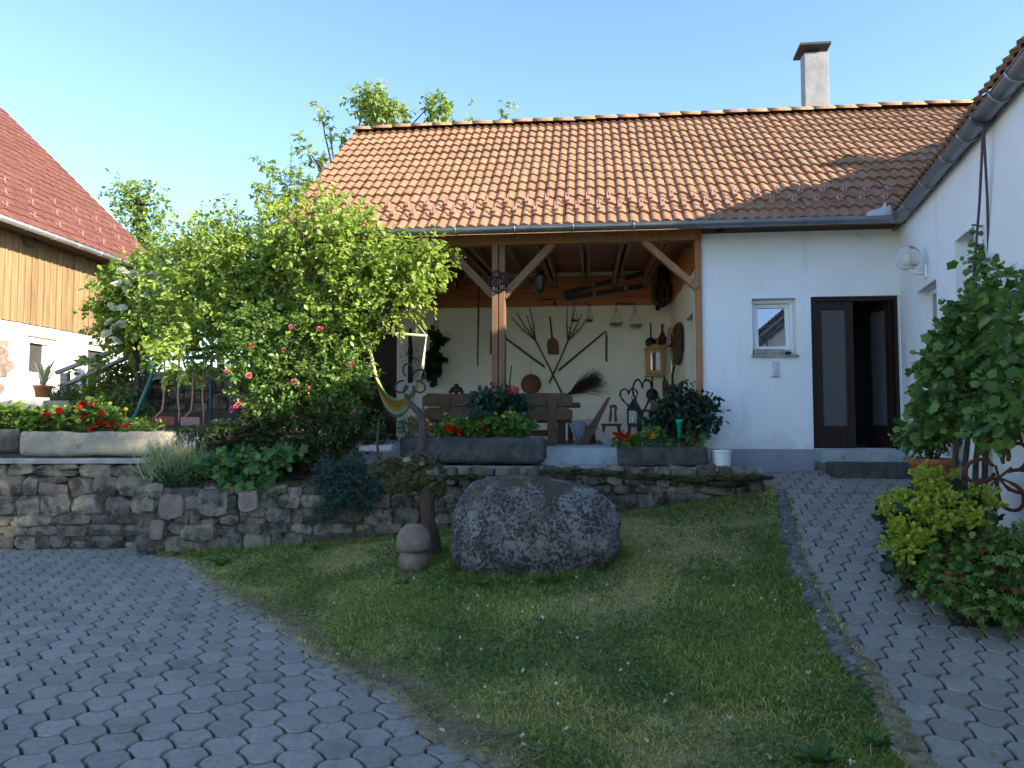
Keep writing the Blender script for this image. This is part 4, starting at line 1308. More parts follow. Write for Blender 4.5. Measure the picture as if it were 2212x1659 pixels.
# balances
def pan_with_strings(t, top, c, r, mat):
    HBd(MB().lathe([(.0, -r * .42), (r * .5, -r * .36), (r * .85, -r * .15), (r, .0), (r * .97, .004), (r * .8, -r * .12), (0, -r * .34)], 20, c), 'scale_pan', mat, t, True)
    mb = MB()
    for k in range(3):
        x = 2 * math.pi * k / 3 + .4
        mb.tube([top, c + Vector((r * math.cos(x), r * math.sin(x), 0))], .0035, 4)
    HBd(mb, 'strings', M['dark_rope'], t)
t = hthing('beam_balance', 'large hanging balance with two grey metal pans near the cabinet', 'balance scale', z1(1497, 600, BY - .18))
Yb = BY - .18
HBd(MB().tube([z1(1435, 597, Yb), z1(1440, 600, Yb), z1(1497, 606, Yb), z1(1556, 607, Yb), z1(1560, 602, Yb)], [.008, .012, .014, .012, .008], 6), 'beam', M['iron'], t)
HBd(MB().tube([z1(1497, 604, Yb), z1(1497, 500, Yb)], .004, 5), 'hanger', M['iron'], t)
for (tx, ty, px_, py_) in ((1435, 600, 1436, 736), (1560, 604, 1563, 746)):
    pan_with_strings(t, z1(tx, ty + 30, Yb), z1(px_, py_, Yb), .14, M['brass_pan'])
    HBd(MB().tube([z1(tx, ty, Yb), z1(tx, ty + 30, Yb)], .005, 5), 'hook', M['iron'], t)
t = hthing('small_balance', 'small balance with two flat dark pans in front of the hay fork', 'balance scale', z1(1205, 610, BY - .12))
Yb = BY - .12
for tx, px_ in ((1153, 1159), (1255, 1257)):
    pan_with_strings(t, z1(tx, 602, Yb), z1(px_, 714, Yb), .075, M['iron_brown'])
HBd(MB().tube([z1(1150, 601, Yb), z1(1258, 601, Yb)], .006, 5), 'beam', M['iron_brown'], t)
# pendant lantern
t = hthing('pendant_lantern', 'black pendant lantern hanging from the terrace joists', 'lantern', z1(930, 460, 1.6))
Yl = 1.6
lc = z1(930, 462, Yl)
HBd(MB().tube([z1(934, 150, Yl), lc + Vector((0, 0, .17))], .008, 6), 'chain', M['iron'], t)
HBd(MB().lathe([(.0, .19), (.02, .17), (.06, .13), (.115, .10), (.115, .085), (0, .085)], 6, lc), 'hood', M['iron'], t)
HBd(MB().lathe([(.085, .085), (.055, -.13)], 6, lc), 'glass', M['dark_glass'], t)
for k in range(6):
    x = 2 * math.pi * k / 6
    HBd(MB().tube([lc + Vector((.09 * math.cos(x), .09 * math.sin(x), .09)), lc + Vector((.058 * math.cos(x), .058 * math.sin(x), -.13))], .006, 5), 'bar', M['iron'], t)
HBd(MB().lathe([(.062, -.13), (.062, -.145), (.02, -.17), (.012, -.20), (0, -.205)], 10, lc), 'finial', M['iron'], t, True)
# wall cabinet with mirror door
t = hthing('wall_cabinet', 'small pale wooden wall cabinet with mirror door in the corner', 'cabinet', z1(1700, 1000, 3.75))
Yf = 3.72
a, b_ = z1(1636, 1075, Yf), z1(1757, 900, Yf)
w_ = b_.x - a.x
HBd(MB().span((a.x, Yf + .02, a.z), (b_.x, 4.04, b_.z)), 'case', M['pale_wood'], t, bevel=.006)
HBd(MB().span((a.x - .02, Yf, a.z - .025), (b_.x + .02, 4.04, a.z - .001)), 'base_board', M['pale_wood'], t, bevel=.006)
top = [Vector((a.x - .03 + (w_ + .06) * f, Yf - .01, b_.z + .002 + .075 * math.sin(math.pi * f) ** 1.5)) for f in np.linspace(0, 1, 13)]
HBd(MB().prism(top + [Vector((b_.x + .03, Yf - .01, b_.z + .001)), Vector((a.x - .03, Yf - .01, b_.z + .001))][::1], (0, .34, 0)), 'pediment', M['pale_wood'], t)
m0, m1 = z1(1657, 1042, Yf), z1(1735, 934, Yf)
dr_ = HBd(frame_ring(MB(), a.x + .02, b_.x - .02, a.z + .02, b_.z - .02, Yf - .006, Yf + .018, .065), 'cabinet_door', M['pale_wood'], t, bevel=.004)
HBd(MB().span((a.x + .08, Yf + .0, a.z + .08), (b_.x - .08, Yf + .012, b_.z - .08)), 'mirror', M['mirror'], t)
HBd(MB().tube([z1(1645, 990, Yf - .01), z1(1650, 990, Yf - .03)], .008, 6), 'knob', M['iron'], t)
CT = b_.z + .06
# pan, bottle and mortar on top
def pan(label, hc, r, hl_, up, Y, grp):
    t = hthing('frying_pan', label, 'pan', hc, grp)
    d = Vector((0, 0, 1)) if up else Vector((0, 0, 1))
    HBd(MB().lathe([(0, .0), (r * .85, .0), (r, -.045), (r * .97, -.045), (r * .82, -.006), (0, -.006)], 22, hc, rm), 'dish', M['iron'], t, True)
    HBd(MB().tube([hc + d * r * .95, hc + d * (r + hl_)], [.016, .012], 7), 'handle', M['iron'], t, True)
pan('iron pan standing upright on top of the pale cabinet', z8(1030, 435, 3.9) , .105, .28, True, 3.9, 'iron pans in the terrace corner')
pan('iron pan hanging by its handle below the pale cabinet', z8(1046, 965, 3.95), .12, .42, True, 3.95, 'iron pans in the terrace corner')
t = hthing('dark_bottle', 'dark slender bottle on top of the pale cabinet', 'bottle', z8(1150, 460, 3.86))
HBd(MB().lathe([(.0, 0), (.075, 0), (.085, .05), (.08, .13), (.035, .22), (.022, .26), (.022, .37), (.028, .375), (.028, .40), (0, .40)], 16, z8(1150, 455, 3.86)), 'body', M['iron_brown'], t, True)
HBd(MB().lathe([(.023, .36), (.029, .362), (.029, .38), (.023, .382)], 12, z8(1150, 455, 3.86)), 'collar', M['basket'], t, True)
t = hthing('small_mortar', 'small brass mortar between pan and bottle on the cabinet', 'mortar', z8(1100, 455, 3.84))
HBd(MB().lathe([(0, 0), (.05, 0), (.035, .03), (.045, .08), (.065, .11), (.058, .11), (.03, .05), (0, .05)], 14, z8(1100, 455, 3.84)), 'cup', M['basket'], t, True)
HBd(MB().tube([z8(1100, 440, 3.84), z8(1100, 395, 3.82)], [.012, .018], 7), 'pestle', M['basket'], t, True)
# checked towel on the side wall
m, nt, b = nt_new('checked_cloth'); co = pos(nt)
ck = N(nt, 'ShaderNodeTexChecker', i_Scale=26.0); nt.links.new(co, ck.inputs['Vector'])
ck.inputs['Color1'].default_value = (.34, .07, .075, 1); ck.inputs['Color2'].default_value = (.46, .36, .33, 1)
nt.links.new(ck.outputs[0], b.inputs[0]); b.inputs['Roughness'].default_value = .95
t = hthing('checked_towel', 'red and white checked cloth hanging beside the bark mat', 'towel', s8(1215, 300, H0 - .06))
vs, fs = [], []
p0, p1 = s8(1255, 262, H0 - .05), s8(1185, 550, H0 - .05)
for i in range(10):
    for k in range(14):
        f, g_ = i / 9, k / 13
        vs.append(Vector((H0 - .09 - .05 * math.sin(f * 9) * (.3 + g_), p0.y + .15 + (f - .5) * (.30 + .12 * g_), p0.z + (p1.z - p0.z) * g_ * (1 - .25 * abs(f - .4)))))
for i in range(9):
    for k in range(13): fs.append((i * 14 + k, i * 14 + k + 1, (i + 1) * 14 + k + 1, (i + 1) * 14 + k))
o = HBd(MB().add(vs, fs), 'cloth', m, t, True); md = o.modifiers.new('thick', 'SOLIDIFY'); md.thickness = .006
# bark mat (oval) on the side wall
t = hthing('bark_mat', 'brown shaggy oval bark mat hanging on the terrace side wall', 'mat', s8(1300, 450, H0 - .04))
p0, p1, pl, pr = s8(1300, 240, H0 - .04), s8(1310, 660, H0 - .04), s8(1256, 450, H0 - .04), s8(1350, 450, H0 - .04)
cm_ = Vector((H0 - .045, (pl.y + pr.y) / 2, (p0.z + p1.z) / 2))
rx = abs(pl.y - pr.y) / 2; rz = (p0.z - p1.z) / 2
mb = MB().blob(cm_, (.03, rx, rz), .10, 3, 4, 5, .85)
HBd(mb, 'pad', M['bark_mat'], t, True)
fr = MB()
for k in range(240):
    x = random.random() * 2 * math.pi; f = random.uniform(.8, 1.0)
    q = cm_ + Vector((-.03, rx * f * math.cos(x), rz * f * math.sin(x)))
    fr.tube([q, q + Vector((random.uniform(-.02, .0), random.gauss(0, .03), random.gauss(-.03, .03)))], [.004, .002], 3, cap=False)
HBd(fr, 'fringe', M['bark_mat'], t)
# harness in the corner under the ceiling
t = hthing('horse_harness', 'black leather horse harness hanging in the corner under the ceiling', 'harness', z1(1740, 400, 3.2))
for k in range(9):
    xs_, xe_ = random.uniform(1790, 1850), random.uniform(1690, 1790)
    ys_, ye_ = random.uniform(170, 330), random.uniform(560, 655)
    Yk = random.uniform(2.9, 3.7)
    a, b_ = z1(xs_, ys_, Yk), z1(xe_, ye_, Yk)
    a.x = min(a.x, H0 - .07); b_.x = min(b_.x, H0 - .09)
    mid = a.lerp(b_, .5) + Vector((random.uniform(-.10, .0), 0, -.05))
    mid.x = min(mid.x, H0 - .09)
    HBd(MB().tube([a, a.lerp(mid, .5), mid, mid.lerp(b_, .6), b_], [.02, .035, random.uniform(.04, .075), .05, .02], 7), 'strap', M['leather'], t, True)
cl = z1(1735, 540, 3.3)
HBd(MB().tube([cl + Vector((.13 * math.cos(x), -.02, .22 * math.sin(x))) for x in np.linspace(0, 2 * math.pi, 19)[:-1]], .05, 8, closed=True), 'collar', M['leather'], t, True)
# staff, paddle
a, b_ = s8(1270, 675, H0 - .08), s8(1268, 905, H0 - .10)
t = hthing('gnarled_staff', 'dark gnarled staff leaning below the bark mat', 'staff', b_)
HBd(MB().tube([a, a.lerp(b_, .4) + Vector((-.03, 0, 0)), b_ + Vector((-.02, 0, -.5)), Vector((b_.x - .05, b_.y - .1, TFL))], [.018, .022, .024, .02], 7), 'shaft', M['twig'], t, True)
a = z8(1165, 780, 3.9)
t = hthing('wooden_paddle', 'dark wooden paddle hanging below the pale cabinet', 'paddle', a)
HBd(MB().prism([z8(x, y, 3.9) for x, y in ((1160, 780), (1176, 780), (1180, 805), (1200, 830), (1215, 880), (1218, 990), (1150, 990), (1146, 850), (1156, 815))], (0, -.03, 0)), 'board', M['old_wood'], t, bevel=.006)

# ---------------- bench
t = hthing('wooden_bench', 'long dark wooden bench with plank back on the terrace', 'bench', (hl(1075, 905, .4).x, .45, TFL))
bx0_, bx1_ = hl(913, 900, .28).x, hl(1237, 900, .28).x
bt = hl(1000, 850, .25).z
for k in range(2):
    zt_ = bt - k * .205
    pts = []
    n = 24
    for i in range(n + 1):
        f = i / n
        pts.append(Vector((bx0_ + (bx1_ - bx0_) * f, .24, zt_ + .012 * noise.noise(Vector((f * 7, k * 9, 0))) - (.05 if i in (0, n) else 0))))
    low_ = [Vector((p.x, .24, zt_ - .195 + .012 * noise.noise(Vector((i * .4, k * 9 + 4, 0))) + (.02 if i in (0, n) else 0))) for i, p in enumerate(pts)]
    HBd(MB().prism(pts + low_[::-1], (0, .045, 0)), 'back_plank', M['old_wood'], t, bevel=.008)
st = hl(1000, 906, .55).z
HBd(MB().span((bx0_ + .05, .33, st - .055), (bx1_ - .02, .72, st)), 'seat', M['old_wood'], t, bevel=.01)
for x in (bx0_ + .36, bx1_ - .30):
    HBd(MB().beam((x, .30, TFL), (x, .21, bt - .06), .14, .06, side=(1, 0, 0)), 'back_support', M['old_wood'], t, bevel=.008)
    HBd(MB().prism([(x - .06, .34, TFL), (x + .06, .34, TFL), (x + .05, .34, st - .055), (x - .05, .34, st - .055)], (0, .05, 0)), 'leg', M['grey_wood'], t, bevel=.006)
    HBd(MB().prism([(x - .06, .66, TFL), (x + .06, .66, TFL), (x + .05, .66, st - .055), (x - .05, .66, st - .055)], (0, .05, 0)), 'leg', M['grey_wood'], t, bevel=.006)
# table behind it with a cloth and a dried arrangement
t = hthing('wooden_table', 'heavy dark wooden table behind the bench', 'table', (hl(1150, 900, 1.5).x, 1.5, TFL))
tx0, tx1 = bx0_ + .15, z1(1195, 1260, 1.5).x
tz_ = z1(1150, 1262, 1.2).z
HBd(MB().span((tx0, 1.05, tz_ - .07), (tx1, 1.85, tz_)), 'table_top', M['old_wood'], t, bevel=.01)
for x in (tx0 + .25, tx1 - .30):
    for y in (1.15, 1.75):
        HBd(MB().span((x - .05, y - .05, TFL), (x + .05, y + .05, tz_ - .07)), 'leg', M['old_wood'], t)
HBd(MB().span((tx0 + .3, 1.42, TFL + .12), (tx1 - .35, 1.48, TFL + .22)), 'stretcher', M['old_wood'], t)
cr = z6(1178, 715, 1.35)
t = hthing('carved_crest', 'dark carved scroll ornament standing on the table behind the bench', 'ornament', (cr.x, 1.35, tz_))
mb = MB()
for dx, dz, r_ in ((0, .05, .05), (-.06, .0, .045), (.06, .0, .045), (-.10, -.04, .03), (.10, -.04, .03)):
    mb.blob(cr + Vector((dx, 0, dz)), (r_, .03, r_), .2, 3, 2, int(dx * 100))
mb.span((cr.x - .03, 1.33, tz_), (cr.x + .03, 1.37, cr.z))
HBd(mb, 'scroll', M['iron_brown'], t, True)
# crossed plank seat
t = hthing('cross_leg_seat', 'rustic seat made of two crossed thick planks beside the bench', 'seat', (z8(450, 1480, 1.0).x, 1.1, TFL))
Yx = .85
a, b_ = z8(605, 985, Yx), z8(330, 1478, Yx)
HBd(MB().beam((a.x, Yx + .25, a.z), (b_.x, Yx + .25, TFL), .10, .50, side=(0.55, 0, .45)) if False else MB().prism([Vector((a.x - .03, Yx, a.z - .02)), Vector((a.x + .03, Yx, a.z)), Vector((b_.x + .10, Yx, TFL)), Vector((b_.x - .08, Yx, TFL))], (0, .42, 0)), 'back_plank', M['old_wood'], t, bevel=.01)
a, b_ = z8(375, 1250, Yx), z8(615, 1475, Yx)
HBd(MB().prism([Vector((a.x - .06, Yx + .05, a.z + .03)), Vector((a.x + .05, Yx + .05, a.z + .06)), Vector((b_.x + .08, Yx + .05, TFL)), Vector((b_.x - .10, Yx + .05, TFL))], (0, .32, 0)), 'seat_plank', M['grey_wood'], t, bevel=.01)
# grey cloth hanging over the table end, with dried flowers
t = hthing('grey_cloth', 'grey folded cloth hanging from the table end beside the crossed seat', 'cloth', (z8(300, 1245, 1.3).x, 1.3, TFL))
p0, p1 = z8(180, 1235, 1.2), z8(480, 1250, 1.2)
vs, fs = [], []
for i in range(18):
    for k in range(9):
        f, g_ = i / 17, k / 8
        vs.append(Vector((p0.x + (p1.x - p0.x) * (.5 + (f - .5) * (1 - .45 * g_)), 1.18 + .05 * math.sin(f * 17) * g_, p0.z - g_ * (p0.z - TFL - .03) * (.75 + .25 * math.sin(f * 5)))))
for i in range(17):
    for k in range(8): fs.append((i * 9 + k, i * 9 + k + 1, (i + 1) * 9 + k + 1, (i + 1) * 9 + k))
o = HBd(MB().add(vs, fs), 'fabric', M['cloth_grey'], t, True); md = o.modifiers.new('thick', 'SOLIDIFY'); md.thickness = .006
HBd(MB().span((p0.x, 1.2, p0.z - .03), (p1.x, 1.7, p0.z + .004)), 'board', M['old_wood'], t)
for q in (z8(210, 1400, 1.5), z8(440, 1400, 1.5)):
    HBd(MB().span((q.x - .04, 1.5, TFL), (q.x + .04, 1.58, p0.z - .03)), 'leg', M['old_wood'], t)
# peasant chair with a cut-out back
t = hthing('peasant_chair', 'wooden peasant chair with open loop back by the terrace wall', 'chair', (z8(620, 1400, 2.6).x, 2.6, TFL))
Yc = 2.6
sz = z8(620, 1262, Yc).z
cx0, cx1 = z8(525, 1300, Yc).x, z8(728, 1300, Yc).x
HBd(MB().span((cx0, Yc - .2, sz - .045), (cx1, Yc + .2, sz)), 'seat', M['tool_wood'], t, bevel=.01)
out = [z8(x, y, Yc + .15) for x, y in ((600, 1245), (612, 1120), (608, 1085), (630, 1068), (672, 1070), (690, 1095), (680, 1150), (690, 1245), (660, 1245), (655, 1150), (660, 1100), (632, 1098), (636, 1150), (625, 1245))]
HBd(MB().prism(out, (0, .035, 0)), 'backrest', M['tool_wood'], t)
for x in (cx0 + .05, cx1 - .05):
    for y in (Yc - .14, Yc + .14):
        HBd(MB().tube([(x, y, sz - .04), (x + (.05 if x > (cx0 + cx1) / 2 else -.05), y, TFL)], [.026, .018], 7), 'leg', M['tool_wood'], t)
# low stool with black lantern and small wicker heart
t = hthing('low_stool', 'low dark wooden stool carrying the black lantern', 'stool', (z8(865, 1400, 1.6).x, 1.6, TFL))
Ys = 1.6
q0, q1 = z8(795, 1275, Ys), z8(940, 1275, Ys)
HBd(MB().span((q0.x, Ys - .13, q0.z - .035), (q1.x, Ys + .13, q0.z)), 'seat', M['iron_brown'], t, bevel=.008)
for x in (q0.x + .03, q1.x - .03):
    for y in (Ys - .10, Ys + .10):
        HBd(MB().tube([(x, y, q0.z - .03), (x + (.03 if x > q0.x + .1 else -.03), y, TFL)], [.02, .017], 6), 'leg', M['iron_brown'], t)
lz = q0.z
t = hthing('standing_lantern', 'black metal lantern standing on the low stool', 'lantern', (z8(850, 1250, Ys).x, Ys, lz))
lx = z8(850, 1250, Ys).x
lh = z8(850, 1130, Ys).z - lz
HBd(MB().span((lx - .095, Ys - .095, lz), (lx + .095, Ys + .095, lz + .025)), 'base', M['iron'], t)
for sx_ in (-1, 1):
    for sy_ in (-1, 1):
        HBd(MB().span((lx + sx_ * .085 - .01, Ys + sy_ * .085 - .01, lz + .025), (lx + sx_ * .085 + .01, Ys + sy_ * .085 + .01, lz + lh)), 'corner_post', M['iron'], t)
HBd(MB().lathe([(.15, lh), (.15, lh + .012), (.08, lh + .10), (.035, lh + .15), (.02, lh + .19), (0, lh + .19)], 4, (lx, Ys, lz), Matrix.Rotation(R(45), 3, 'Z')), 'roof', M['iron'], t)
HBd(MB().tube([Vector((lx, Ys, lz + lh + .21)) + Vector((.03 * math.cos(x), 0, .03 * math.sin(x))) for x in np.linspace(0, 2 * math.pi, 13)[:-1]], .006, 5, closed=True), 'ring', M['iron'], t)
HBd(MB().lathe([(.03, .026), (.03, .12), (.0, .12)], 10, (lx, Ys, lz)), 'candle', M['white_plastic'], t, True)
def heart(c, w, h, Y):
    pts = []
    for x in np.linspace(0, 2 * math.pi, 34)[:-1]:
        hx_ = 16 * math.sin(x) ** 3; hy_ = 13 * math.cos(x) - 5 * math.cos(2 * x) - 2 * math.cos(3 * x) - math.cos(4 * x)
        pts.append(Vector((c.x + hx_ / 17 * w / 2, Y, c.z + (hy_ + 2.5) / 15 * h / 2)))
    return pts
def heart_wreath(label, c, w, h, Y, n, r_, foot):
    t = hthing('heart_wreath', label, 'wreath', foot, 'twig hearts on the terrace')
    for k in range(n):
        base = heart(c, w * random.uniform(.93, 1.05), h * random.uniform(.94, 1.05), Y)
        pts = [p + Vector((random.gauss(0, .006), random.gauss(0, .012), random.gauss(0, .006))) for p in base]
        HBd(MB().tube(pts, r_, 5, closed=True), 'twig', M['twig'], t)
    return t
c_ = z8(803, 1005, Ys)
heart_wreath('small heart of twisted twigs standing above the black lantern', c_, .30, .32, Ys - .02, 4, .008, (c_.x, Ys, lz + lh + .2))
c_ = z8(945, 1000, 1.2)
t = heart_wreath('tall narrow heart of twisted twigs on a stem behind the trough', c_, .32, .62, 1.2, 6, .008, (c_.x, 1.2, TFL))
HBd(MB().tube([Vector((c_.x + .02, 1.2, c_.z - .3)), Vector((c_.x + .08, 1.2, TFL + .25)), Vector((c_.x + .10, 1.2, TFL))], [.025, .03, .035], 7), 'stem', M['twig'], t, True)
# side table with bowls in the corner
t = hthing('side_table', 'small dark table with bowls in the terrace corner', 'table', (z8(1100, 1120, 3.2).x, 3.2, TFL))
a, b_ = z8(885, 1120, 3.1), z8(1230, 1118, 3.1)
HBd(MB().span((a.x, 2.95, a.z - .04), (b_.x, 3.5, a.z)), 'table_top', M['tool_wood'], t, bevel=.006)
for x in (a.x + .06, b_.x - .06):
    for y in (3.0, 3.44): HBd(MB().span((x - .03, y - .03, TFL), (x + .03, y + .03, a.z - .04)), 'leg', M['iron_brown'], t)
HBd(MB().span((a.x + .25, 3.02, TFL + .02), (b_.x - .02, 3.06, a.z - .05)), 'dark_panel', M['flat_black'], t)
tzz = a.z
def bowl(name, label, cat, x, y, r_, h_, mat, grp=None):
    q = z8(x, y, 3.15)
    t = hthing(name, label, cat, (q.x, 3.15, tzz), grp)
    HBd(MB().lathe([(0, .0), (r_ * .7, .0), (r_, h_), (r_ * .92, h_), (r_ * .6, .02), (0, .02)], 18, (q.x, 3.15, tzz)), 'bowl', mat, t, True)
    HBd(MB().tube([Vector((q.x + r_ * .98 * math.cos(x_), 3.15 + r_ * .98 * math.sin(x_), tzz + h_)) for x_ in np.linspace(0, 2 * math.pi, 19)[:-1]], .008, 5, closed=True), 'rim', mat, t, True)
bowl('clay_bowl', 'orange clay bowl on the corner table', 'bowl', 1100, 1010, .15, .16, M['terracotta'])
bowl('black_pot', 'wide black pot on the corner table beside the clay bowl', 'pot', 1185, 1060, .17, .13, M['flat_black'])

# ---------------- horseshoe flowers
def horseshoe(r, mat_r=.011, n=15):
    """U lying in X-Z, opening towards -Z"""
    pts = []
    for x in np.linspace(R(-52), R(232), n):
        pts.append(Vector((r * .86 * math.cos(x), 0, r * math.sin(x) * (1.0 if math.sin(x) > 0 else 1.25))))
    return pts
def horseshoes(t, c, ring, r, angs, mat, thick, basis):
    bx_, bz_ = basis
    by_ = bz_.cross(bx_)
    for k, an in enumerate(angs):
        ca, sa = math.cos(an), math.sin(an)
        out_ = bx_ * ca + bz_ * sa; sid = bx_ * -sa + bz_ * ca
        pts = [c + out_ * (ring + p.z) + sid * p.x + by_ * random.uniform(-.006, .006) for p in horseshoe(r)]
        mb = MB().tube(pts, [thick * (.8 if i in (0, 14) else 1.0) for i in range(15)], 6)
        mb.build('horseshoe', mat, t, smooth=True, world=True)
c_ = hl(1078, 607, -.13)
t = hthing('horseshoe_rosette', 'iron rosette of horseshoes fixed to the middle terrace post', 'ornament', c_)
horseshoes(t, c_, .085, .075, [R(90 + 72 * k + 20) for k in range(5)], M['iron'], .014, (Vector((1, 0, 0)), Vector((0, 0, 1))))

# ---------------- wall pieces on the white facade
t = hthing('outdoor_thermometer', 'small white thermometer on the wall below the window', 'thermometer', hl(1674, 797, -.012))
a, b_ = hl(1668, 814, -.004), hl(1681, 781, -.004)
HBd(MB().span((a.x, -.022, a.z), (b_.x, -.003, b_.z)), 'plate', M['zinc_pale'], t, bevel=.004)
HBd(MB().tube([((a.x + b_.x) / 2, -.026, a.z + .02), ((a.x + b_.x) / 2, -.026, b_.z - .02)], .007, 8), 'tube', M['white_plastic'], t, True)
HBd(MB().span((a.x - .006, -.026, a.z - .004), (b_.x + .006, -.002, a.z + .012)), 'foot_clip', M['coping'], t)
a, b_ = hl(1628, 768, .03), hl(1690, 754, .03)
t = hthing('flower_box', 'small white carved box on the window sill', 'box', ((a.x + b_.x) / 2, .04, wz0 + .008))
HBd(MB().span((a.x, -.02, wz0 + .009), (b_.x, .10, wz0 + .095)), 'case', M['coping'], t, bevel=.008)
for k in range(4):
    HBd(MB().blob((a.x + .05 + k * (b_.x - a.x - .08) / 3, -.022, wz0 + .05), (.035, .012, .022), .2, 3, 2, k), 'relief', M['coping'], t, True)
t = hthing('sill_ornament', 'tiny dark animal figure beside the carved box on the sill', 'figurine', (b_.x + .07, .03, wz0 + .008))
HBd(MB().blob((b_.x + .07, .03, wz0 + .04), (.035, .02, .022), .2, 3, 2, 3).blob((b_.x + .11, .03, wz0 + .045), (.018, .015, .016), .1, 3, 2, 4).tube([(b_.x + .05, .03, wz0 + .04), (b_.x + .05, .03, wz0 + .009)], .007, 5).tube([(b_.x + .09, .03, wz0 + .04), (b_.x + .09, .03, wz0 + .009)], .007, 5), 'figure', M['iron_brown'], t, True)
# sensor under the eave
t = hthing('motion_sensor', 'small white motion sensor under the eave above the door', 'sensor', hl(1853, 512, -.05))
c_ = hl(1853, 512, -.06)
HBd(MB().tube([c_ + Vector((0, .05, .07)), c_ + Vector((0, 0, .03))], .012, 6), 'arm', M['white_plastic'], t)
HBd(MB().blob(c_, (.035, .04, .035), .02, 1, 3), 'head', M['white_plastic'], t, True)
# globe lamp on the wing wall
g0 = wl(2003, 590, 0)
q = ww(g0.x, -.03, g0.z)
t = thing('globe_lamp', 'clear glass globe lamp on the corner of the side wing', 'lamp', q, WA)
MATS[t.name] = Matrix.Translation((g0.x, -.03, g0.z))
gc_ = wl(1966, 556, -.22)
gc_.x = g0.x
gc_ = Vector((g0.x - .02, -.20, g0.z + .20))
HBd(MB().span((g0.x - .035, -.03, g0.z - .06), (g0.x + .035, -.002, g0.z + .10)), 'bracket_plate', M['white_plastic'], t, bevel=.006)
HBd(MB().tube([(g0.x, -.03, g0.z), (g0.x, -.13, g0.z + .01), (gc_.x, gc_.y, gc_.z - .13)], .022, 8), 'arm', M['white_plastic'], t, True)
HBd(MB().lathe([(.04, -.14), (.075, -.135), (.075, -.11), (.05, -.10), (0, -.10)], 14, gc_), 'socket', M['white_plastic'], t, True)
bm = bmesh.new(); bmesh.ops.create_uvsphere(bm, u_segments=28, v_segments=18, radius=.145)
me = bpy.data.meshes.new('globe'); bm.to_mesh(me); bm.free(); me.materials.append(M['globe'])
me.polygons.foreach_set('use_smooth', [True] * len(me.polygons))
put('globe', me, t, MATS[t.name].inverted() @ gc_)
HBd(MB().lathe([(0, .05), (.03, .03), (.035, -.02), (.02, -.09), (0, -.09)], 12, gc_), 'bulb', M['white_plastic'], t, True)

# ---------------- troughs
def rough_block(size, amp, seed, cuts=(14, 5, 5), rim=0.0, rnd_=.10, m=None):
    """rounded rough block, base at z=0; rim>0 sinks the top inside the rim"""
    nx, ny, nz_ = cuts
    bm = bmesh.new(); bmesh.ops.create_grid(bm, x_segments=1, y_segments=1, size=.5); bm.free()
    vs, idx, fs = [], {}, []
    def vid(i, j, k):
        if (i, j, k) not in idx:
            idx[(i, j, k)] = len(vs); vs.append(Vector((2 * i / nx - 1, 2 * j / ny - 1, 2 * k / nz_ - 1)))
        return idx[(i, j, k)]
    for i in range(nx):
        for j in range(ny):
            for k in (0, nz_): fs.append((vid(i, j, k), vid(i + 1, j, k), vid(i + 1, j + 1, k), vid(i, j + 1, k)))
    for i in range(nx):
        for k in range(nz_):
            for j in (0, ny): fs.append((vid(i, j, k), vid(i + 1, j, k), vid(i + 1, j, k + 1), vid(i, j, k + 1)))
    for j in range(ny):
        for k in range(nz_):
            for i in (0, nx): fs.append((vid(i, j, k), vid(i, j + 1, k), vid(i, j + 1, k + 1), vid(i, j, k + 1)))
    out = []
    hx_, hy_, hz_ = size[0] / 2, size[1] / 2, size[2] / 2
    for p in vs:
        q = Vector((p.x * hx_, p.y * hy_, p.z * hz_))
        r_ = rnd_ * min(size)
        c = Vector((max(-hx_ + r_, min(hx_ - r_, q.x)), max(-hy_ + r_, min(hy_ - r_, q.y)), max(-hz_ + r_, min(hz_ - r_, q.z))))
        d = q - c
        if d.length > r_: q = c + d.normalized() * r_
        w = q * (1 / max(.05, min(size)))
        q += Vector((noise.noise(w * 1.3 + Vector((seed, 0, 0))), noise.noise(w * 1.3 + Vector((0, seed, 5))), noise.noise(w * 1.3 + Vector((9, 0, seed))))) * amp
        if rim and p.z > .99 and abs(p.x) < 1 - 1.6 / nx and abs(p.y) < 1 - 1.2 / ny: q.z -= rim
        out.append(q + Vector((0, 0, hz_)))
    mb = MB(); mb.add(out, fs)
    return mb
def trough(label, u0, u1, v0, v1, y, depth, mat, seed, cuts=(26, 8, 7), rot=-TH, amp=.02, rot_round=.22):
    a, b_ = at(u0, v1, y), at(u1, v1, y)
    top_ = at((u0 + u1) / 2, v0, y).z; bot = a.z
    c = (a + b_) / 2 + Vector((math.sin(-rot), math.cos(rot), 0)) * depth / 2
    L_ = (b_ - a).length
    t = thing('stone_trough', label, 'stone trough', (c.x, c.y, bot), rot)
    rough_block((L_, depth, top_ - bot), amp, seed, cuts, .05, rot_round).build('basin', mat, t, smooth=True)
    MB().span((-L_ / 2 + .09, -depth / 2 + .07, (top_ - bot) * .4), (L_ / 2 - .09, depth / 2 - .07, top_ - bot - .03)).build('soil', M['soil'], t)
    return t, c, L_, top_
TR1, c1_, L1_, z1_ = trough('long grey stone trough with red geraniums in front of the bench', 858, 1176, 941, 1001, 9.58, .55, M['trough'], 4)
TR2, c2_, L2_, z2_ = trough('shorter grey stone trough with rain gauge beside the white bucket', 1337, 1531, 962, 1010, 9.32, .50, M['trough'], 9)
TR3, c3_, L3_, z3_ = trough('long pale stone trough of geraniums on the courtyard wall', 38, 345, 929, 986, 9.44, .50, M['trough_warm'], 15, rot=R(.8))
TR4, c4_, L4_, z4_ = trough('dark weathered stone trough at the end of the courtyard wall', -260, 33, 924, 980, 9.42, .50, M['trough'], 19, rot=R(.8))
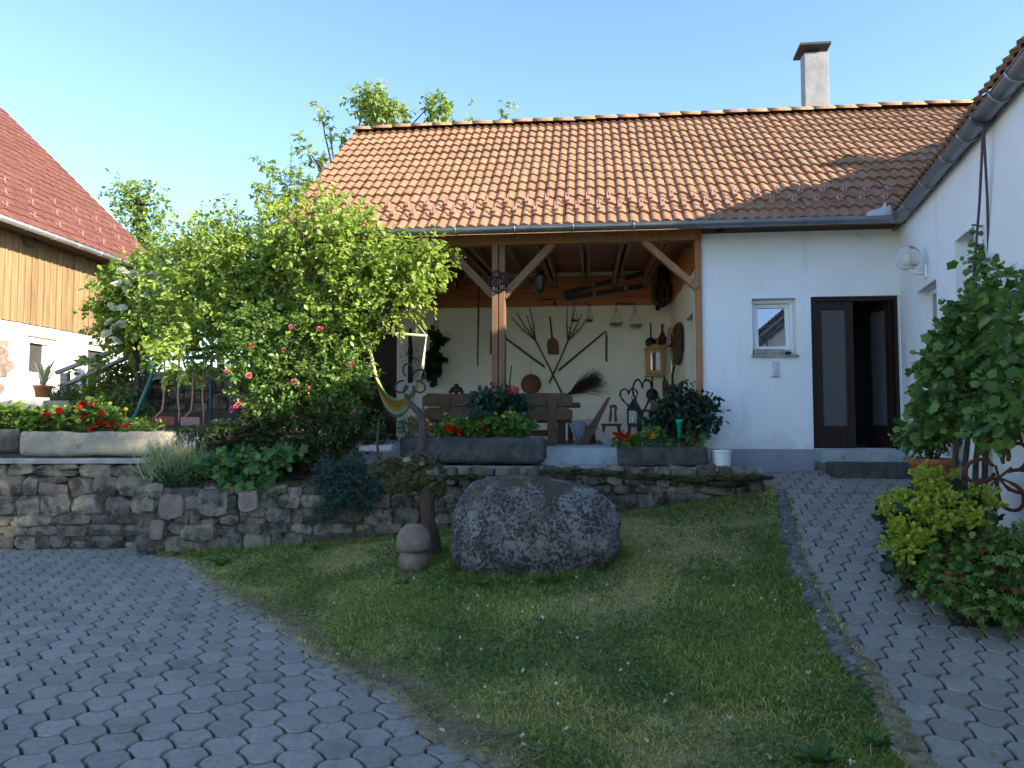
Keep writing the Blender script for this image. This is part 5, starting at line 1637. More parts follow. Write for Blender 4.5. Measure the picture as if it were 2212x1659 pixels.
# white bucket
bq = at(1559, 1013, 9.40)
t = thing('plastic_bucket', 'white plastic bucket beside the trough at the house corner', 'bucket', bq)
bh_ = at(1559, 972, 9.40).z - bq.z
MB().lathe([(0, 0), (.103, 0), (.122, bh_ - .03), (.128, bh_ - .03), (.128, bh_), (.12, bh_), (.112, bh_ * .3), (0, bh_ * .3)], 28).build('pail', M['white_plastic'], t, smooth=True)
smooth_angle(t.children[0], 40)
MB().tube([Vector((.128 * math.cos(x), -.02 - .10 * math.sin(x), bh_ - .015 - .02 * math.sin(x))) for x in np.linspace(0, math.pi, 13)], .003, 5).build('handle', M['zinc'], t)
# rain gauge
rg = at(1468, 970, 9.42)
t = thing('rain_gauge', 'green tapered rain gauge standing in the shorter trough', 'rain gauge', rg)
zt_, zb_ = at(1468, 906, 9.42).z - rg.z, at(1468, 946, 9.42).z - rg.z
MB().lathe([(.020, zb_), (.036, zt_ - .045), (.045, zt_ - .04), (.045, zt_), (.040, zt_), (.034, zt_ - .04), (.0, zb_ + .02)], 16).build('funnel', M['rain_gauge'], t, smooth=True)
MB().tube([(0, 0, zb_), (0, 0, -.08)], [.014, .01], 8).build('spike', M['iron'], t)
# terracotta pot behind the trough
pq = (hl(1470, 960, .0).x, -.28, TFL)
POT1 = hthing('potted_shrub', 'large dark green leafy shrub in a terracotta pot at the house corner', 'potted plant', pq)
HBd(MB().lathe([(0, 0), (.17, 0), (.22, .27), (.235, .27), (.24, .33), (.215, .33), (.20, .25), (0, .25)], 26, pq), 'pot', M['terracotta'], POT1, True)

# ---------------- boulder
def ground_spot(u, v):
    return on_ground(u, v)
bq = ground_spot(1155, 1248)
cb = Vector((bq.x + .03, bq.y + .50, 0)); cb.z = hz(cb.x, cb.y)
wl0, wr0 = at(968, 1150, cb.y), at(1352, 1150, cb.y)
rx_ = (wr0.x - wl0.x) / 2; top_ = at(1130, 1022, cb.y).z
mid_ = Vector(((wl0.x + wr0.x) / 2, cb.y, 0))
mid_.z = (top_ + cb.z) / 2 - .11
rz_ = top_ - mid_.z
m, nt, b = nt_new('boulder_rock'); co = pos(nt)
base = ramp(nt, ntex(nt, co, 4, 6, .6), [(.35, (.10, .090, .078)), (.62, (.250, .232, .205))]).outputs[0]
vor = N(nt, 'ShaderNodeTexNoise', i_Scale=30.0, i_Detail=4.0, i_Roughness=.6, i_Distortion=.4); nt.links.new(co, vor.inputs['Vector'])
big = ntex(nt, co, 3.1, 4, .6)
fac_ = mth(nt, 'ADD', mth(nt, 'MULTIPLY', vor.outputs['Fac'], .62), mth(nt, 'ADD', mth(nt, 'MULTIPLY', big, .30), mth(nt, 'MULTIPLY', ntex(nt, co, 70, 4, .6), .10)))
base = mixc(nt, ramp(nt, fac_, [(.485, 0.0), (.54, .95)]).outputs[0], base, (.034, .030, .027))
base = mixc(nt, ramp(nt, ntex(nt, co, 2.2, 5, .6), [(.56, 0.0), (.72, .55)]).outputs[0], base, (.125, .085, .050))
n2 = ntex(nt, co, 36, 5, .6)
base = mixc(nt, ramp(nt, n2, [(.62, 0.0), (.70, .75)]).outputs[0], base, (.36, .365, .36))
gm = nt.nodes.new('ShaderNodeNewGeometry'); sp = nt.nodes.new('ShaderNodeSeparateXYZ'); nt.links.new(gm.outputs['Normal'], sp.inputs[0])
mo = mth(nt, 'ADD', mth(nt, 'ADD', mth(nt, 'MULTIPLY', sp.outputs['Z'], .20), ntex(nt, co, 4.2, 5, .65)), mth(nt, 'MULTIPLY', mth(nt, 'SUBTRACT', ntex(nt, co, 34, 4, .6), .5), .35))
base = mixc(nt, ramp(nt, mo, [(.665, 0.0), (.72, .9)]).outputs[0], base, (.060, .052, .018))
nt.links.new(base, b.inputs[0]); b.inputs['Roughness'].default_value = .97
hh = mth(nt, 'ADD', ntex(nt, co, 30, 8, .7), mth(nt, 'MULTIPLY', vor.outputs['Fac'], -.8))
bumpify(nt, b, hh, .9, .03)
rock = thing('boulder', 'big rounded lichen covered granite boulder on the lawn', 'boulder', (mid_.x, mid_.y, cb.z))
mb = MB()
rr_ = random.Random(23)
ROCK_PLANES = [(Vector(n_).normalized(), o_) for n_, o_ in (((-.85, -.5, .15), .98), ((-.3, -.9, .35), 1.0), ((.35, -.9, .25), .98), ((.8, -.55, .3), 1.0), ((.15, -.55, .85), 1.0), ((-.62, -.3, .75), 1.02), ((.75, .1, .7), .98), ((.7, -.5, -.5), 1.06), ((-.95, 0, .3), .98), ((.12, 0, 1), .92))]
bm = bmesh.new(); bmesh.ops.create_icosphere(bm, subdivisions=6, radius=1)
vs = []
for v in bm.verts:
    p = v.co.copy()
    q = Vector([math.copysign(abs(w) ** .60, w) for w in p])
    k = 1 + .085 * noise.noise(p * 1.4 + Vector((3, 8, 1))) + .050 * noise.noise(p * 2.9 + Vector((1, 2, 9))) - .045 * max(0, .12 - abs(noise.noise(p * 1.7 + Vector((5, 5, 2))))) / .12 * .5 + .032 * noise.noise(p * 6.5) + .018 * noise.noise(p * 15) + .010 * noise.noise(p * 34)
    q = q * k * .95
    for pn, po in ROCK_PLANES:
        e_ = q.dot(pn) - po
        if e_ > 0: q -= pn * e_ * .82
    # flat dip towards the camera's right on top, overhang at the low end
    q.z -= (.17 * max(0, q.x + .1) + .03 * max(0, -q.x)) * max(0, q.z)
    if q.z < -.35: q.x *= 1 - .10 * (-q.z - .35); q.y *= 1 - .12 * (-q.z - .35)
    vs.append(Vector((mid_.x + q.x * rx_, mid_.y + q.y * .62, mid_.z + q.z * rz_)))
fs = [tuple(v.index for v in f.verts) for f in bm.faces]; bm.free()
mb.add(vs, fs).build('rock', m, rock, smooth=True, world=True, recalc=False)
BOULDER = (mid_.x, mid_.y, rx_ * .93, .55)

# ---------------- wooden mushroom
mq = ground_spot(889, 1238)
mq = Vector((mq.x, mq.y + .14, hz(mq.x, mq.y + .14)))
M['mush'] = pm('mushroom_wood', (.235, .180, .135), (.150, .110, .080), 9, .8, .4, 50, .006, spots=(.22, .12, .06), sscale=4, sthr=(.55, .68))
t = thing('wooden_mushroom', 'turned wooden mushroom with domed cap beside the boulder', 'mushroom', mq)
s_ = mq.y / 1600.0
cr_, br_ = 37.5 * s_, 33 * s_
MB().lathe([(0, -.03), (br_ * .75, -.02), (br_ * .98, .06), (br_, .11), (br_ * .86, .17), (br_ * .55, .20), (0, .205)], 30).build('stem', M['mush'], t, smooth=True)
MB().lathe([(0, .185), (cr_ * .70, .185), (cr_ * .93, .20), (cr_, .235), (cr_ * .985, .275), (cr_ * .99, .28), (cr_ * .93, .34), (cr_ * .75, .405), (cr_ * .45, .45), (0, .468)], 30).build('cap', M['mush'], t, smooth=True)
MB().prism([(.02, -cr_ * 1.004, .22), (.026, -cr_ * 1.005, .24), (.012, -cr_ * .80, .40), (.008, -cr_ * .80, .40)], (0, .03, 0)).build('crack', M['twig'], t)

# ---------------- root stump with moss bowl and horseshoe flower
sq = ground_spot(936, 1205)
sq = Vector((sq.x, sq.y + .1, hz(sq.x, sq.y + .1)))
STUMP = thing('root_stump', 'tall gnarled stump with mossy top and horseshoe flower beside the boulder', 'tree stump', sq)
Ysp = sq.y
M['stumpw'] = pm('stump_wood', (.105, .064, .040), (.050, .032, .022), 9, .95, .9, 30, .02, stretch=(3, 3, .7))
mb = MB().tube([at(940, 1215, Ysp), at(938, 1170, Ysp), at(925, 1125, Ysp), at(922, 1085, Ysp), at(926, 1040, Ysp)], [.085, .072, .075, .085, .11], 12)
mb.build('trunk', M['stumpw'], STUMP, smooth=True, world=True)
mb = MB()
for (u, v, rx__, ry__, rz__, s__) in ((835, 1012, .17, .14, .09, 1), (885, 1035, .22, .17, .13, 2), (930, 1030, .16, .15, .16, 3), (905, 1000, .20, .16, .09, 4), (860, 1048, .14, .12, .07, 5), (945, 1055, .09, .10, .10, 6)):
    mb.blob(at(u, v, Ysp), (rx__, ry__, rz__), .42, 5.5, 5, s__)
mb.build('moss_bowl', M['moss'], STUMP, smooth=True, world=True)
mb = MB()
def br(pts, r):
    mb.tube([at(u, v, Ysp + dy) for u, v, dy in pts], r, 7)
br([(915, 1020, 0), (912, 960, .0), (915, 915, .0), (905, 890, 0), (884, 870, 0), (877, 852, 0)], [.07, .055, .045, .042, .035, .02])
br([(910, 930, 0), (916, 890, -.02), (913, 862, -.02)], [.022, .016, .010])
br([(900, 1005, -.1), (850, 985, -.1), (818, 1000, -.1), (800, 985, -.1)], [.03, .026, .02, .01])
br([(930, 1010, -.1), (945, 985, -.1), (960, 965, -.1)], [.026, .018, .006])
br([(945, 985, -.1), (952, 975, -.12), (965, 972, -.12)], [.012, .009, .004])
br([(870, 1000, -.1), (900, 975, -.1), (925, 985, -.1), (935, 1010, -.12)], [.02, .02, .02, .02])
br([(820, 1010, 0), (815, 960, .02), (818, 905, .02)], [.02, .014, .008])
mb.build('branches', M['bark'], STUMP, smooth=True, world=True)
mq_ = np.concatenate([in_ball(260, at(u, v, Ysp), (a_, .15, b__), .8) for u, v, a_, b__ in ((835, 1012, .16, .09), (885, 1030, .22, .13), (930, 1030, .15, .15), (905, 1000, .19, .09), (865, 1050, .14, .07))])
LM['mossy'] = leafmat('moss_leaf', (.050, .052, .018), (.105, .105, .035), (.20, .21, .09), .8, .2)
leaves('moss_tufts', ROUNDL, mq_, rdirs(len(mq_), .4), rdirs(len(mq_), .5) + np.array((0, -.5, 0)), rng.uniform(.018, .038, len(mq_)), LM['mossy'], STUMP)
for k in range(7):
    q = at(random.uniform(880, 950), random.uniform(985, 1030), Ysp - .14)
    put('shell', random.choice(STONES), STUMP, MATS[STUMP.name].inverted() @ q, (random.random() * 3, random.random() * 3, 0), (.09, .05, .06))
hc = at(886, 822, Ysp - .03)
horseshoes(STUMP, hc, .12, .068, [R(a_) for a_ in (100, 30, -35, 215, 265)], M['iron'], .011, (Vector((1, 0, 0)), Vector((0, 0, 1))))
# stone slab lying on the bed wall
q = at(815, 975, 9.35)
t = thing('flat_stone', 'flat pale stone lying on the flower bed beside the stump', 'stone', q)
rough_block((.42, .3, .08), .02, 3, (8, 6, 3)).build('slab', M['coping'], t, smooth=True)

# ---------------- hammock chair
m, nt, b = nt_new('hammock_cloth')
a_ = N(nt, 'ShaderNodeAttribute', attribute_name='rnd')
rp = ramp(nt, a_.outputs['Fac'], [(0, (.18, .34, .10)), (.10, (.62, .58, .14)), (.24, (.70, .70, .52)), (.32, (.60, .25, .05)), (.44, (.62, .58, .14)), (.52, (.15, .36, .16)), (.62, (.70, .70, .52)), (.72, (.62, .55, .12)), (.82, (.58, .25, .06)), (.92, (.20, .38, .10))])
rp.color_ramp.interpolation = 'CONSTANT'
nt.links.new(rp.outputs[0], b.inputs[0]); b.inputs['Roughness'].default_value = .95
YH = 10.55
hb0, hb1 = at(797, 717, YH - .05), at(921, 725, YH + .1)
HAM = thing('hammock_chair', 'striped yellow and green hammock chair hanging beside the terrace', 'hammock chair', at(868, 900, YH))
HAM_top = at(856, 640, YH)
MB().tube([hb0 - (hb1 - hb0) * .08, hb1 + (hb1 - hb0) * .02], .02, 10).build('spreader_bar', M['grey_wood'], HAM, smooth=True, world=True)
for e in (hb0, hb1):
    MB().tube([e, HAM_top], .009, 6).build('rope', M['rope'], HAM, world=True)
MB().tube([HAM_top, at(856, 505, YH)], .010, 6).build('hanging_rope', M['rope'], HAM, world=True)
low = at(870, 903, YH)
nu, nv = 22, 20
vs, rn = [], []
e0, e1 = at(806, 790, YH), at(912, 800, YH)
for i in range(nu + 1):
    f = i / nu
    base_ = e0.lerp(e1, f)
    sag = 4 * f * (1 - f)
    for k in range(nv + 1):
        g_ = k / nv
        w = (g_ - .5)
        p = base_ + Vector((0, -w * .75 * (.35 + .65 * sag), 0))
        p.z -= (base_.z - low.z) * (sag ** .8) * (1 - .75 * abs(w) ** 1.3 * 1.2) + 0
        p.x += .10 * sag * w
        vs.append(p); rn.append(g_)
fs = [(i * (nv + 1) + k, (i + 1) * (nv + 1) + k, (i + 1) * (nv + 1) + k + 1, i * (nv + 1) + k + 1) for i in range(nu) for k in range(nv)]
o = MB().add(vs, fs).build('seat_cloth', m, HAM, smooth=True, world=True, recalc=False)
a_ = o.data.attributes.new('rnd', 'FLOAT', 'POINT'); a_.data.foreach_set('value', rn)
md = o.modifiers.new('thick', 'SOLIDIFY'); md.thickness = .008
for (e, i) in ((hb0, 0), (hb1, nu)):
    for k in (0, 7, 13, nv):
        MB().tube([e, vs[i * (nv + 1) + k]], .007, 5).build('net_rope', M['rope'], HAM, world=True)

# ---------------- nest on the barn wall
q0 = bl(64, 516, -.08)
t = thing('wall_nest', 'round wooden nest box under the barn gutter', 'nest box', bw(*q0), BA)
MATS[t.name] = Matrix.Translation(q0)
HBd(MB().lathe([(0, -.09), (.15, -.09), (.20, -.02), (.20, .05), (.12, .10), (0, .11)], 20, q0, Matrix.Rotation(R(90), 3, 'X')), 'body', M['bark'], t, True)
HBd(MB().lathe([(0, .112), (.07, .112), (.07, .118), (0, .118)], 14, q0 + Vector((.03, 0, .02)), Matrix.Rotation(R(90), 3, 'X')), 'entrance', M['flat_black'], t)

# ---------------- garden: hand rail, stone wall, swings
YR = 13.6
def gpt(u, v, y): return at(u, v, y)
t = thing('hand_rail', 'grey wooden hand rail climbing towards the barn', 'hand rail', gpt(140, 850, YR))
def rail(a, b_, w, h):
    MB().beam(a, b_, w, h, side=(0, 1, 0)).build('rail', M['grey_wood'], t, world=True)
rail(gpt(120, 806, YR), gpt(292, 740, YR + .4), .10, .06)
rail(gpt(133, 836, YR), gpt(290, 765, YR + .4), .14, .05)
rail(gpt(292, 740, YR + .4), gpt(420, 727, YR + .8), .09, .05)
for u, v0, v1, w in ((141, 806, 862, .13), (310, 735, 800, .16)):
    a = gpt(u, v1, YR + .05); b_ = gpt(u, v0, YR + .05)
    MB().beam(a, b_, w, w, side=(1, 0, 0)).build('rail_post', M['grey_wood'], t, world=True, bevel=.01)
g1, g2 = Vector((-7.6, 14.6, 0)), Vector((-3.2, 14.2, 0))
stone_wall('garden_wall', 'old dark stone terrace wall behind the swings', g1, g2, lambda u: garden_z(0, 14.3) - .25, lambda u: float(np.interp(u, [0, .8, 1.4, 4.5], [.70, .95, 1.12, 1.18])), 33, depth=.5, hmin=.12, hmax=.26, wmin=.2, wmax=.6)
g3 = at(240, 850, 14.9)
stone_wall('step_wall', 'short stone edging below the hand rail', (-8.6, 13.9, 0), (-7.0, 14.2, 0), lambda u: garden_z(0, 13.9) - .15, lambda u: garden_z(0, 13.9) + .35 + .2 * u, 37, depth=.4, hmin=.12, hmax=.2)
YS = 11.9
t = thing('swing_set', 'garden swing frame with green and blue metal poles', 'swing set', at(400, 925, YS))
def pole(name, a, b_, r_, mat): MB().tube([a, b_], r_, 8).build(name, mat, t, smooth=True, world=True)
pole('leg', at(286, 915, YS - .3), at(345, 770, YS + .1), .032, M['green_pole'])
pole('leg', at(455, 925, YS), at(457, 770, YS + .1), .026, M['blue_pole'])
pole('leg', at(505, 930, YS + .3), at(503, 775, YS + .2), .026, M['blue_pole'])
pole('leg', at(640, 925, YS + .3), at(600, 770, YS + .2), .032, M['green_pole'])
pole('top_bar', at(340, 773, YS + .1), at(605, 772, YS + .2), .032, M['green_pole'])
pole('cross_bar', at(318, 836, YS + .2), at(505, 850, YS + .3), .012, M['iron_brown'])
def swing(label, u0, u1, v, vt, mat, frm):
    t = thing('garden_swing', label, 'swing', at((u0 + u1) / 2, v + 12, YS), 0, 'swing seats under the garden swing frame')
    a, b_ = at(u0, v, YS), at(u1, v, YS)
    n = 11
    for k in range(n):
        x = a.x + (b_.x - a.x) * (k + .5) / n
        MB().box((x, YS, a.z - .06), ((b_.x - a.x) / n * .82, .30, .02)).build('slat', mat, t, world=True)
        MB().box((x, YS - .155, a.z - .03), ((b_.x - a.x) / n * .82, .015, .13)).build('slat', mat, t, world=True)
    for x, uu in ((a.x, u0), (b_.x, u1)):
        top__ = at(uu + (18 if uu == u0 else 0), vt, YS)
        MB().tube([(x, YS + .0, a.z - .07), (x, YS, a.z + .05), (x + (.09 if uu == u0 else 0), YS, a.z + .14), (top__.x, YS, a.z + .30), top__], .016, 7).build('hanger', frm, t, smooth=True, world=True)
swing('red slatted swing seat nearer the green slanted pole', 338, 387, 905, 772, M['swing_red'], M['swing_pink'])
swing('paler pink slatted swing seat beside the blue pole', 400, 440, 906, 772, M['swing_pink'], M['swing_pink'])

# ---------------- grey shed beyond the garden
sh0 = at(545, 760, 19.0)
t = thing('grey_shed', 'grey rendered shed half hidden behind the apple tree', 'shed', (sh0.x, 19.0, .9), R(-8))
M['grey_render'] = pm('grey_render', (.30, .31, .32), (.22, .23, .24), 2, .95, .4, 30, .01)
MB().span((0, 0, -.6), (2.6, 3.0, 2.7)).build('wall', M['grey_render'], t)
MB().prism([(-.2, -.25, 2.65), (-.2, -.25, 2.75), (-.2, 1.6, 3.35), (-.2, 3.3, 2.75), (-.2, 3.3, 2.65), (-.2, 1.6, 3.25)], (3.0, 0, 0)).build('roof', M['ridge'], t)
# ------------------------------------------------------------------ plants
def pxblob(u, v, ru, rv, y, ry=None, dy=0.0):
    c = at(u, v, y + dy); k = (y + dy) / FPX
    return c, (ru * k, (ry if ry else (ru + rv) / 2 * k), rv * k)
def foliage(blobs, ntw, per, tlen, lsize, up=.35, droop=.25, face=(.15, -.4, .9), seed=0, spread=.85, jit=.5):
    """twigs leave each blob outwards; leaves sit along them. returns leaf arrays and twig ends"""
    g = np.random.default_rng(seed + 100)
    P, D, NN, S, TW = [], [], [], [], []
    tot = sum(b[1][0] * b[1][2] for b in blobs)
    for c, r in blobs:
        n = max(3, int(ntw * r[0] * r[2] / tot))
        v = unit(g.normal(size=(n, 3)))
        q = g.random(n) ** .45
        st = np.array(c) + v * q[:, None] * np.array(r) * .9
        d = unit(v * spread + g.normal(size=(n, 3)) * .55 + np.array((0, 0, up)))
        L = tlen * g.uniform(.5, 1.2, n)
        TW.append((st, st + d * L[:, None]))
        m_ = per
        t_ = np.linspace(.08, 1.0, m_)[None] + g.normal(size=(n, m_)) * .03
        pp = st[:, None] + d[:, None] * (L[:, None] * t_)[..., None]
        pp[..., 2] -= (t_ ** 2 * L[:, None]) * droop * .4
        side = unit(np.cross(np.broadcast_to(d[:, None], (n, m_, 3)), g.normal(size=(n, m_, 3))))
        ld = unit(d[:, None] * .55 + side * .8 + np.array((0, 0, -droop)) + g.normal(size=(n, m_, 3)) * .15)
        ln = unit(np.array(face) + g.normal(size=(n, m_, 3)) * jit)
        P.append(pp.reshape(-1, 3)); D.append(ld.reshape(-1, 3)); NN.append(ln.reshape(-1, 3))
        S.append((lsize * g.uniform(.45, 1.4, (n, m_))).reshape(-1))
    return np.concatenate(P), np.concatenate(D), np.concatenate(NN), np.concatenate(S), np.concatenate([a for a, b in TW]), np.concatenate([b for a, b in TW])
def twig_tubes(mb, a, b_, every, r=.004):
    for i in range(0, len(a), every):
        p, q = Vector(a[i]), Vector(b_[i])
        mb.tube([p, p.lerp(q, .5) + Vector((0, 0, .01)), q], [r, r * .8, r * .4], 3, cap=False)
def limb(mb, pts, r0, r1, n=8, wob=.03):
    P_ = [Vector(p) for p in pts]
    out = []
    for i in range(len(P_) - 1):
        for k in range(4): out.append(P_[i].lerp(P_[i + 1], k / 4))
    out.append(P_[-1])
    out = [p + Vector((noise.noise(p * 3 + Vector((i, 0, 0))), noise.noise(p * 3 + Vector((0, i, 0))), 0)) * wob for i, p in enumerate(out)]
    mb.tube(out, [r0 + (r1 - r0) * i / (len(out) - 1) for i in range(len(out))], n)
def tree(name, label, cat, base, trunk, limbs, blobs, mat, ntw, per, tlen, lsize, seed, group=None, tmpl=OVAL, up=.35, droop=.25, tr=.09, bark=M['bark'], tw_every=2, rnd=None):
    t = thing(name, label, cat, base, 0, group)
    mb = MB()
    limb(mb, [base] + trunk, tr, tr * .6)
    top_ = Vector(trunk[-1])
    for c, r in (blobs if limbs is None else limbs):
        c = Vector(c)
        mid = top_.lerp(c, .5) + Vector((0, 0, -.12 * (c - top_).length * .6))
        limb(mb, [top_, mid, c], tr * .50, tr * .12, 6)
    P_, D_, N_, S_, a, b_ = foliage(blobs, ntw, per, tlen, lsize, up, droop, seed=seed)
    twig_tubes(mb, a, b_, tw_every, .005)
    mb.build('trunk' if tr > .03 else 'stems', bark, t, smooth=True, world=True, recalc=False)
    leaves('crown', tmpl, P_, D_, N_, S_, mat, t, rnd)
    return t

# --- apple tree whose boughs hang over the garden
Yb = 11.2
B = [pxblob(*q, Yb, .6, dy) for *q, dy in ((345, 700, 36, 50, .2), (375, 610, 44, 60, .4), (440, 540, 60, 60, .2), (510, 590, 80, 80, 0), (440, 660, 80, 90, -.2), (545, 690, 90, 90, -.3),
     (620, 610, 80, 80, 0), (610, 500, 45, 60, .2), (660, 540, 60, 70, 0), (560, 760, 80, 55, -.3), (400, 775, 50, 45, -.5), (360, 760, 40, 40, -.4), (670, 700, 70, 70, -.1), (480, 490, 35, 40, .3), (555, 550, 60, 50, .2))]
base = at(560, 905, Yb)
apple = tree('apple_tree', 'broad apple tree with light green leaves in front of the barn', 'tree', (base.x, base.y, float(garden_z(0, base.y)) - .1),
     [at(562, 850, Yb), at(555, 780, Yb), at(545, 720, Yb)], None, B, LM['apple'], 2000, 10, .34, .080, 1, tr=.10, tw_every=2)
# upright shoots above the crown
P_, D_, N_, S_ = [], [], [], []
sh = MB()
for (u0, v0, u1, v1) in ((430, 520, 437, 432), (505, 500, 512, 435), (470, 520, 478, 470), (392, 545, 398, 490), (590, 470, 600, 420), (632, 470, 640, 395), (560, 500, 566, 452), (660, 500, 672, 440), (350, 560, 352, 520), (540, 520, 536, 470), (640, 480, 652, 335), (602, 460, 588, 352), (680, 450, 698, 325), (562, 480, 549, 392), (622, 440, 630, 312), (660, 460, 668, 372), (580, 470, 572, 400)):
    a, b_ = at(u0, v0, Yb + .1), at(u1, v1, Yb + random.uniform(-.2, .3))
    sh.tube([a, a.lerp(b_, .5) + Vector((random.gauss(0, .02), 0, 0)), b_], [.007, .005, .003], 4)
    for k in range(34):
        f = k / 33
        P_.append(a.lerp(b_, f)); x = k * 2.4
        D_.append((math.cos(x), math.sin(x), .25)); N_.append((random.gauss(0, .3), -.3, 1)); S_.append(.085 * (1.15 - .5 * f) * random.uniform(.7, 1.2))
sh.build('shoots', M['bark'], apple, world=True)
leaves('shoot_leaves', OVAL, np.array([tuple(p) for p in P_]), np.array(D_), np.array(N_), np.array(S_), LM['apple'], apple)
# --- second tree reaching over the terrace gutter
Yc = 10.1
B = [pxblob(*q, Yc, .5, dy) for *q, dy in ((755, 530, 70, 55, .0), (830, 590, 75, 60, -.1), (890, 580, 60, 50, -.2), (760, 640, 80, 70, .0), (845, 655, 50, 40, -.2), (720, 715, 65, 60, .0), (775, 705, 35, 35, -.1), (935, 560, 30, 28, -.3), (720, 465, 35, 45, .3), (690, 600, 60, 60, .2), (640, 480, 36, 30, .0), (610, 520, 36, 36, .0), (905, 625, 35, 30, -.3), (790, 490, 30, 26, .1))]
base = at(735, 930, Yc)
tree('fruit_tree', 'small fruit tree stretching its boughs across the terrace gutter', 'tree', (base.x, base.y, -.62),
     [at(738, 860, Yc), at(745, 790, Yc), at(755, 700, Yc)], None, B, LM['apple'], 1250, 10, .32, .076, 2, tr=.075, tw_every=2)
# --- elder shrub with white umbels before the barn
Ye = 12.9
B = [pxblob(*q, Ye, .5) for q in ((262, 622, 42, 45), (305, 655, 50, 55), (245, 680, 35, 38), (315, 598, 42, 35), (330, 705, 45, 45), (285, 735, 45, 38), (240, 640, 30, 40), (262, 720, 35, 35))]
base = at(300, 880, Ye)
elder = tree('elder_shrub', 'elder shrub with flat white flower heads against the barn boards', 'shrub', (base.x, base.y, float(garden_z(0, Ye)) - .1),
     [at(298, 820, Ye), at(292, 740, Ye)], None, B, LM['elder'], 520, 11, .34, .10, 3, tr=.07)
UMB = leafmesh(FLOWER5, in_ball(150, (0, 0, 0), (.085, .085, .024)), rdirs(150, .2), rdirs(150, 2.0), rng.uniform(.020, .030, 150)); UMB.materials.append(LM['white_petal'])
for (u, v) in ((262, 585), (285, 592), (310, 598), (333, 594), (252, 612), (270, 628), (240, 662), (295, 640), (262, 665), (232, 695), (228, 720), (252, 735), (345, 605), (262, 700), (278, 610), (245, 705), (318, 640))[::1]:
    p = at(u + random.uniform(-3, 3), v, Ye - .95 + random.uniform(-.1, .1))
    o = put('flower_head', UMB, elder, MATS[elder.name].inverted() @ p, (R(random.uniform(30, 60)), 0, random.random() * 6), (.85, .85, .85))
# --- trees behind the roof and behind the barn
Yd = 17.5
B = [pxblob(*q, Yd, .9, dy) for *q, dy in ((815, 240, 40, 28, 0), (850, 250, 35, 22, .2), (790, 225, 22, 22, 0), (825, 212, 14, 16, 0), (945, 238, 24, 22, .3), (970, 250, 16, 14, .3), (930, 225, 8, 12, .3), (1095, 250, 10, 9, .5), (1020, 256, 9, 8, .5),
     (712, 272, 8, 9, 0), (738, 296, 11, 11, 0), (662, 318, 11, 10, 0), (684, 345, 13, 14, 0), (585, 358, 13, 9, 0), (612, 388, 16, 12, 0), (655, 392, 16, 12, 0), (575, 420, 14, 14, 0), (645, 440, 26, 20, 0), (690, 425, 18, 20, 0), (695, 255, 8, 10, 0))]
base = Vector((at(720, 600, Yd).x, Yd, .6))
tree('cherry_tree', 'tall cherry tree rising behind the orange tiled roof', 'tree', base, [at(725, 560, Yd), at(720, 470, Yd), at(730, 400, Yd)], None, B, LM['cherry'], 640, 8, .26, .115, 4, droop=.75, up=.5, tr=.085)
Yf_ = 25.0
B = [pxblob(*q, Yf_, .9) for q in ((300, 412, 34, 10), (335, 408, 16, 8), (265, 398, 18, 8), (250, 425, 16, 7), (280, 432, 26, 9), (340, 440, 24, 10), (300, 440, 22, 16), (285, 465, 26, 18), (270, 490, 22, 18), (330, 480, 26, 16), (345, 495, 18, 12), (300, 510, 26, 18), (275, 525, 16, 20), (330, 520, 24, 18), (290, 545, 26, 20), (340, 550, 30, 22))]
base = Vector((at(310, 600, Yf_).x, Yf_, 1.0))
tree('plum_tree', 'slim tree with spreading crown beyond the barn gable', 'tree', base, [at(315, 570, Yf_), at(308, 500, Yf_), at(302, 440, Yf_)], None, B, LM['cherry'], 470, 8, .28, .14, 5, droop=.4, up=.3, tr=.12)
B = [pxblob(*q, 21.0, .9) for q in ((390, 560, 40, 40), (430, 600, 60, 50), (520, 620, 60, 50), (600, 610, 60, 50), (480, 570, 40, 40), (370, 620, 50, 50), (560, 560, 50, 50), (660, 600, 50, 60), (430, 660, 60, 50), (560, 680, 70, 40), (400, 710, 50, 40), (480, 720, 60, 40), (560, 730, 60, 40), (640, 700, 60, 60), (690, 650, 50, 60))]
base = Vector((at(480, 700, 21).x, 21.0, 1.1))
tree('hazel_thicket', 'dense green thicket between barn and house beyond the garden', 'shrub', base, [at(480, 680, 21), at(480, 640, 21)], None, B, LM['elder'], 1000, 9, .5, .16, 6, tr=.12)

# --- tree behind the side wing: its crown dapples the light on the courtyard wall
tb = Vector((10.4, .9, -1.5))
B = [((10.1 + dx, 1.05 + dy, 8.5 + dz), (.55, .6, .45)) for dx, dy, dz in ((0, 0, 0), (-.65, .2, -.45), (.35, -.3, .45), (-.3, -.5, .3), (-.9, 0, .2), (.2, .5, -.6), (-.5, .3, -1.1))]
tree('ash_tree', 'tall thin crowned tree standing behind the side wing roof', 'tree', tb, [(10.4, .9, 3.0), (10.3, 1.0, 6.8)], None, B, LM['cherry'], 260, 8, .40, .12, 15, tr=.14)
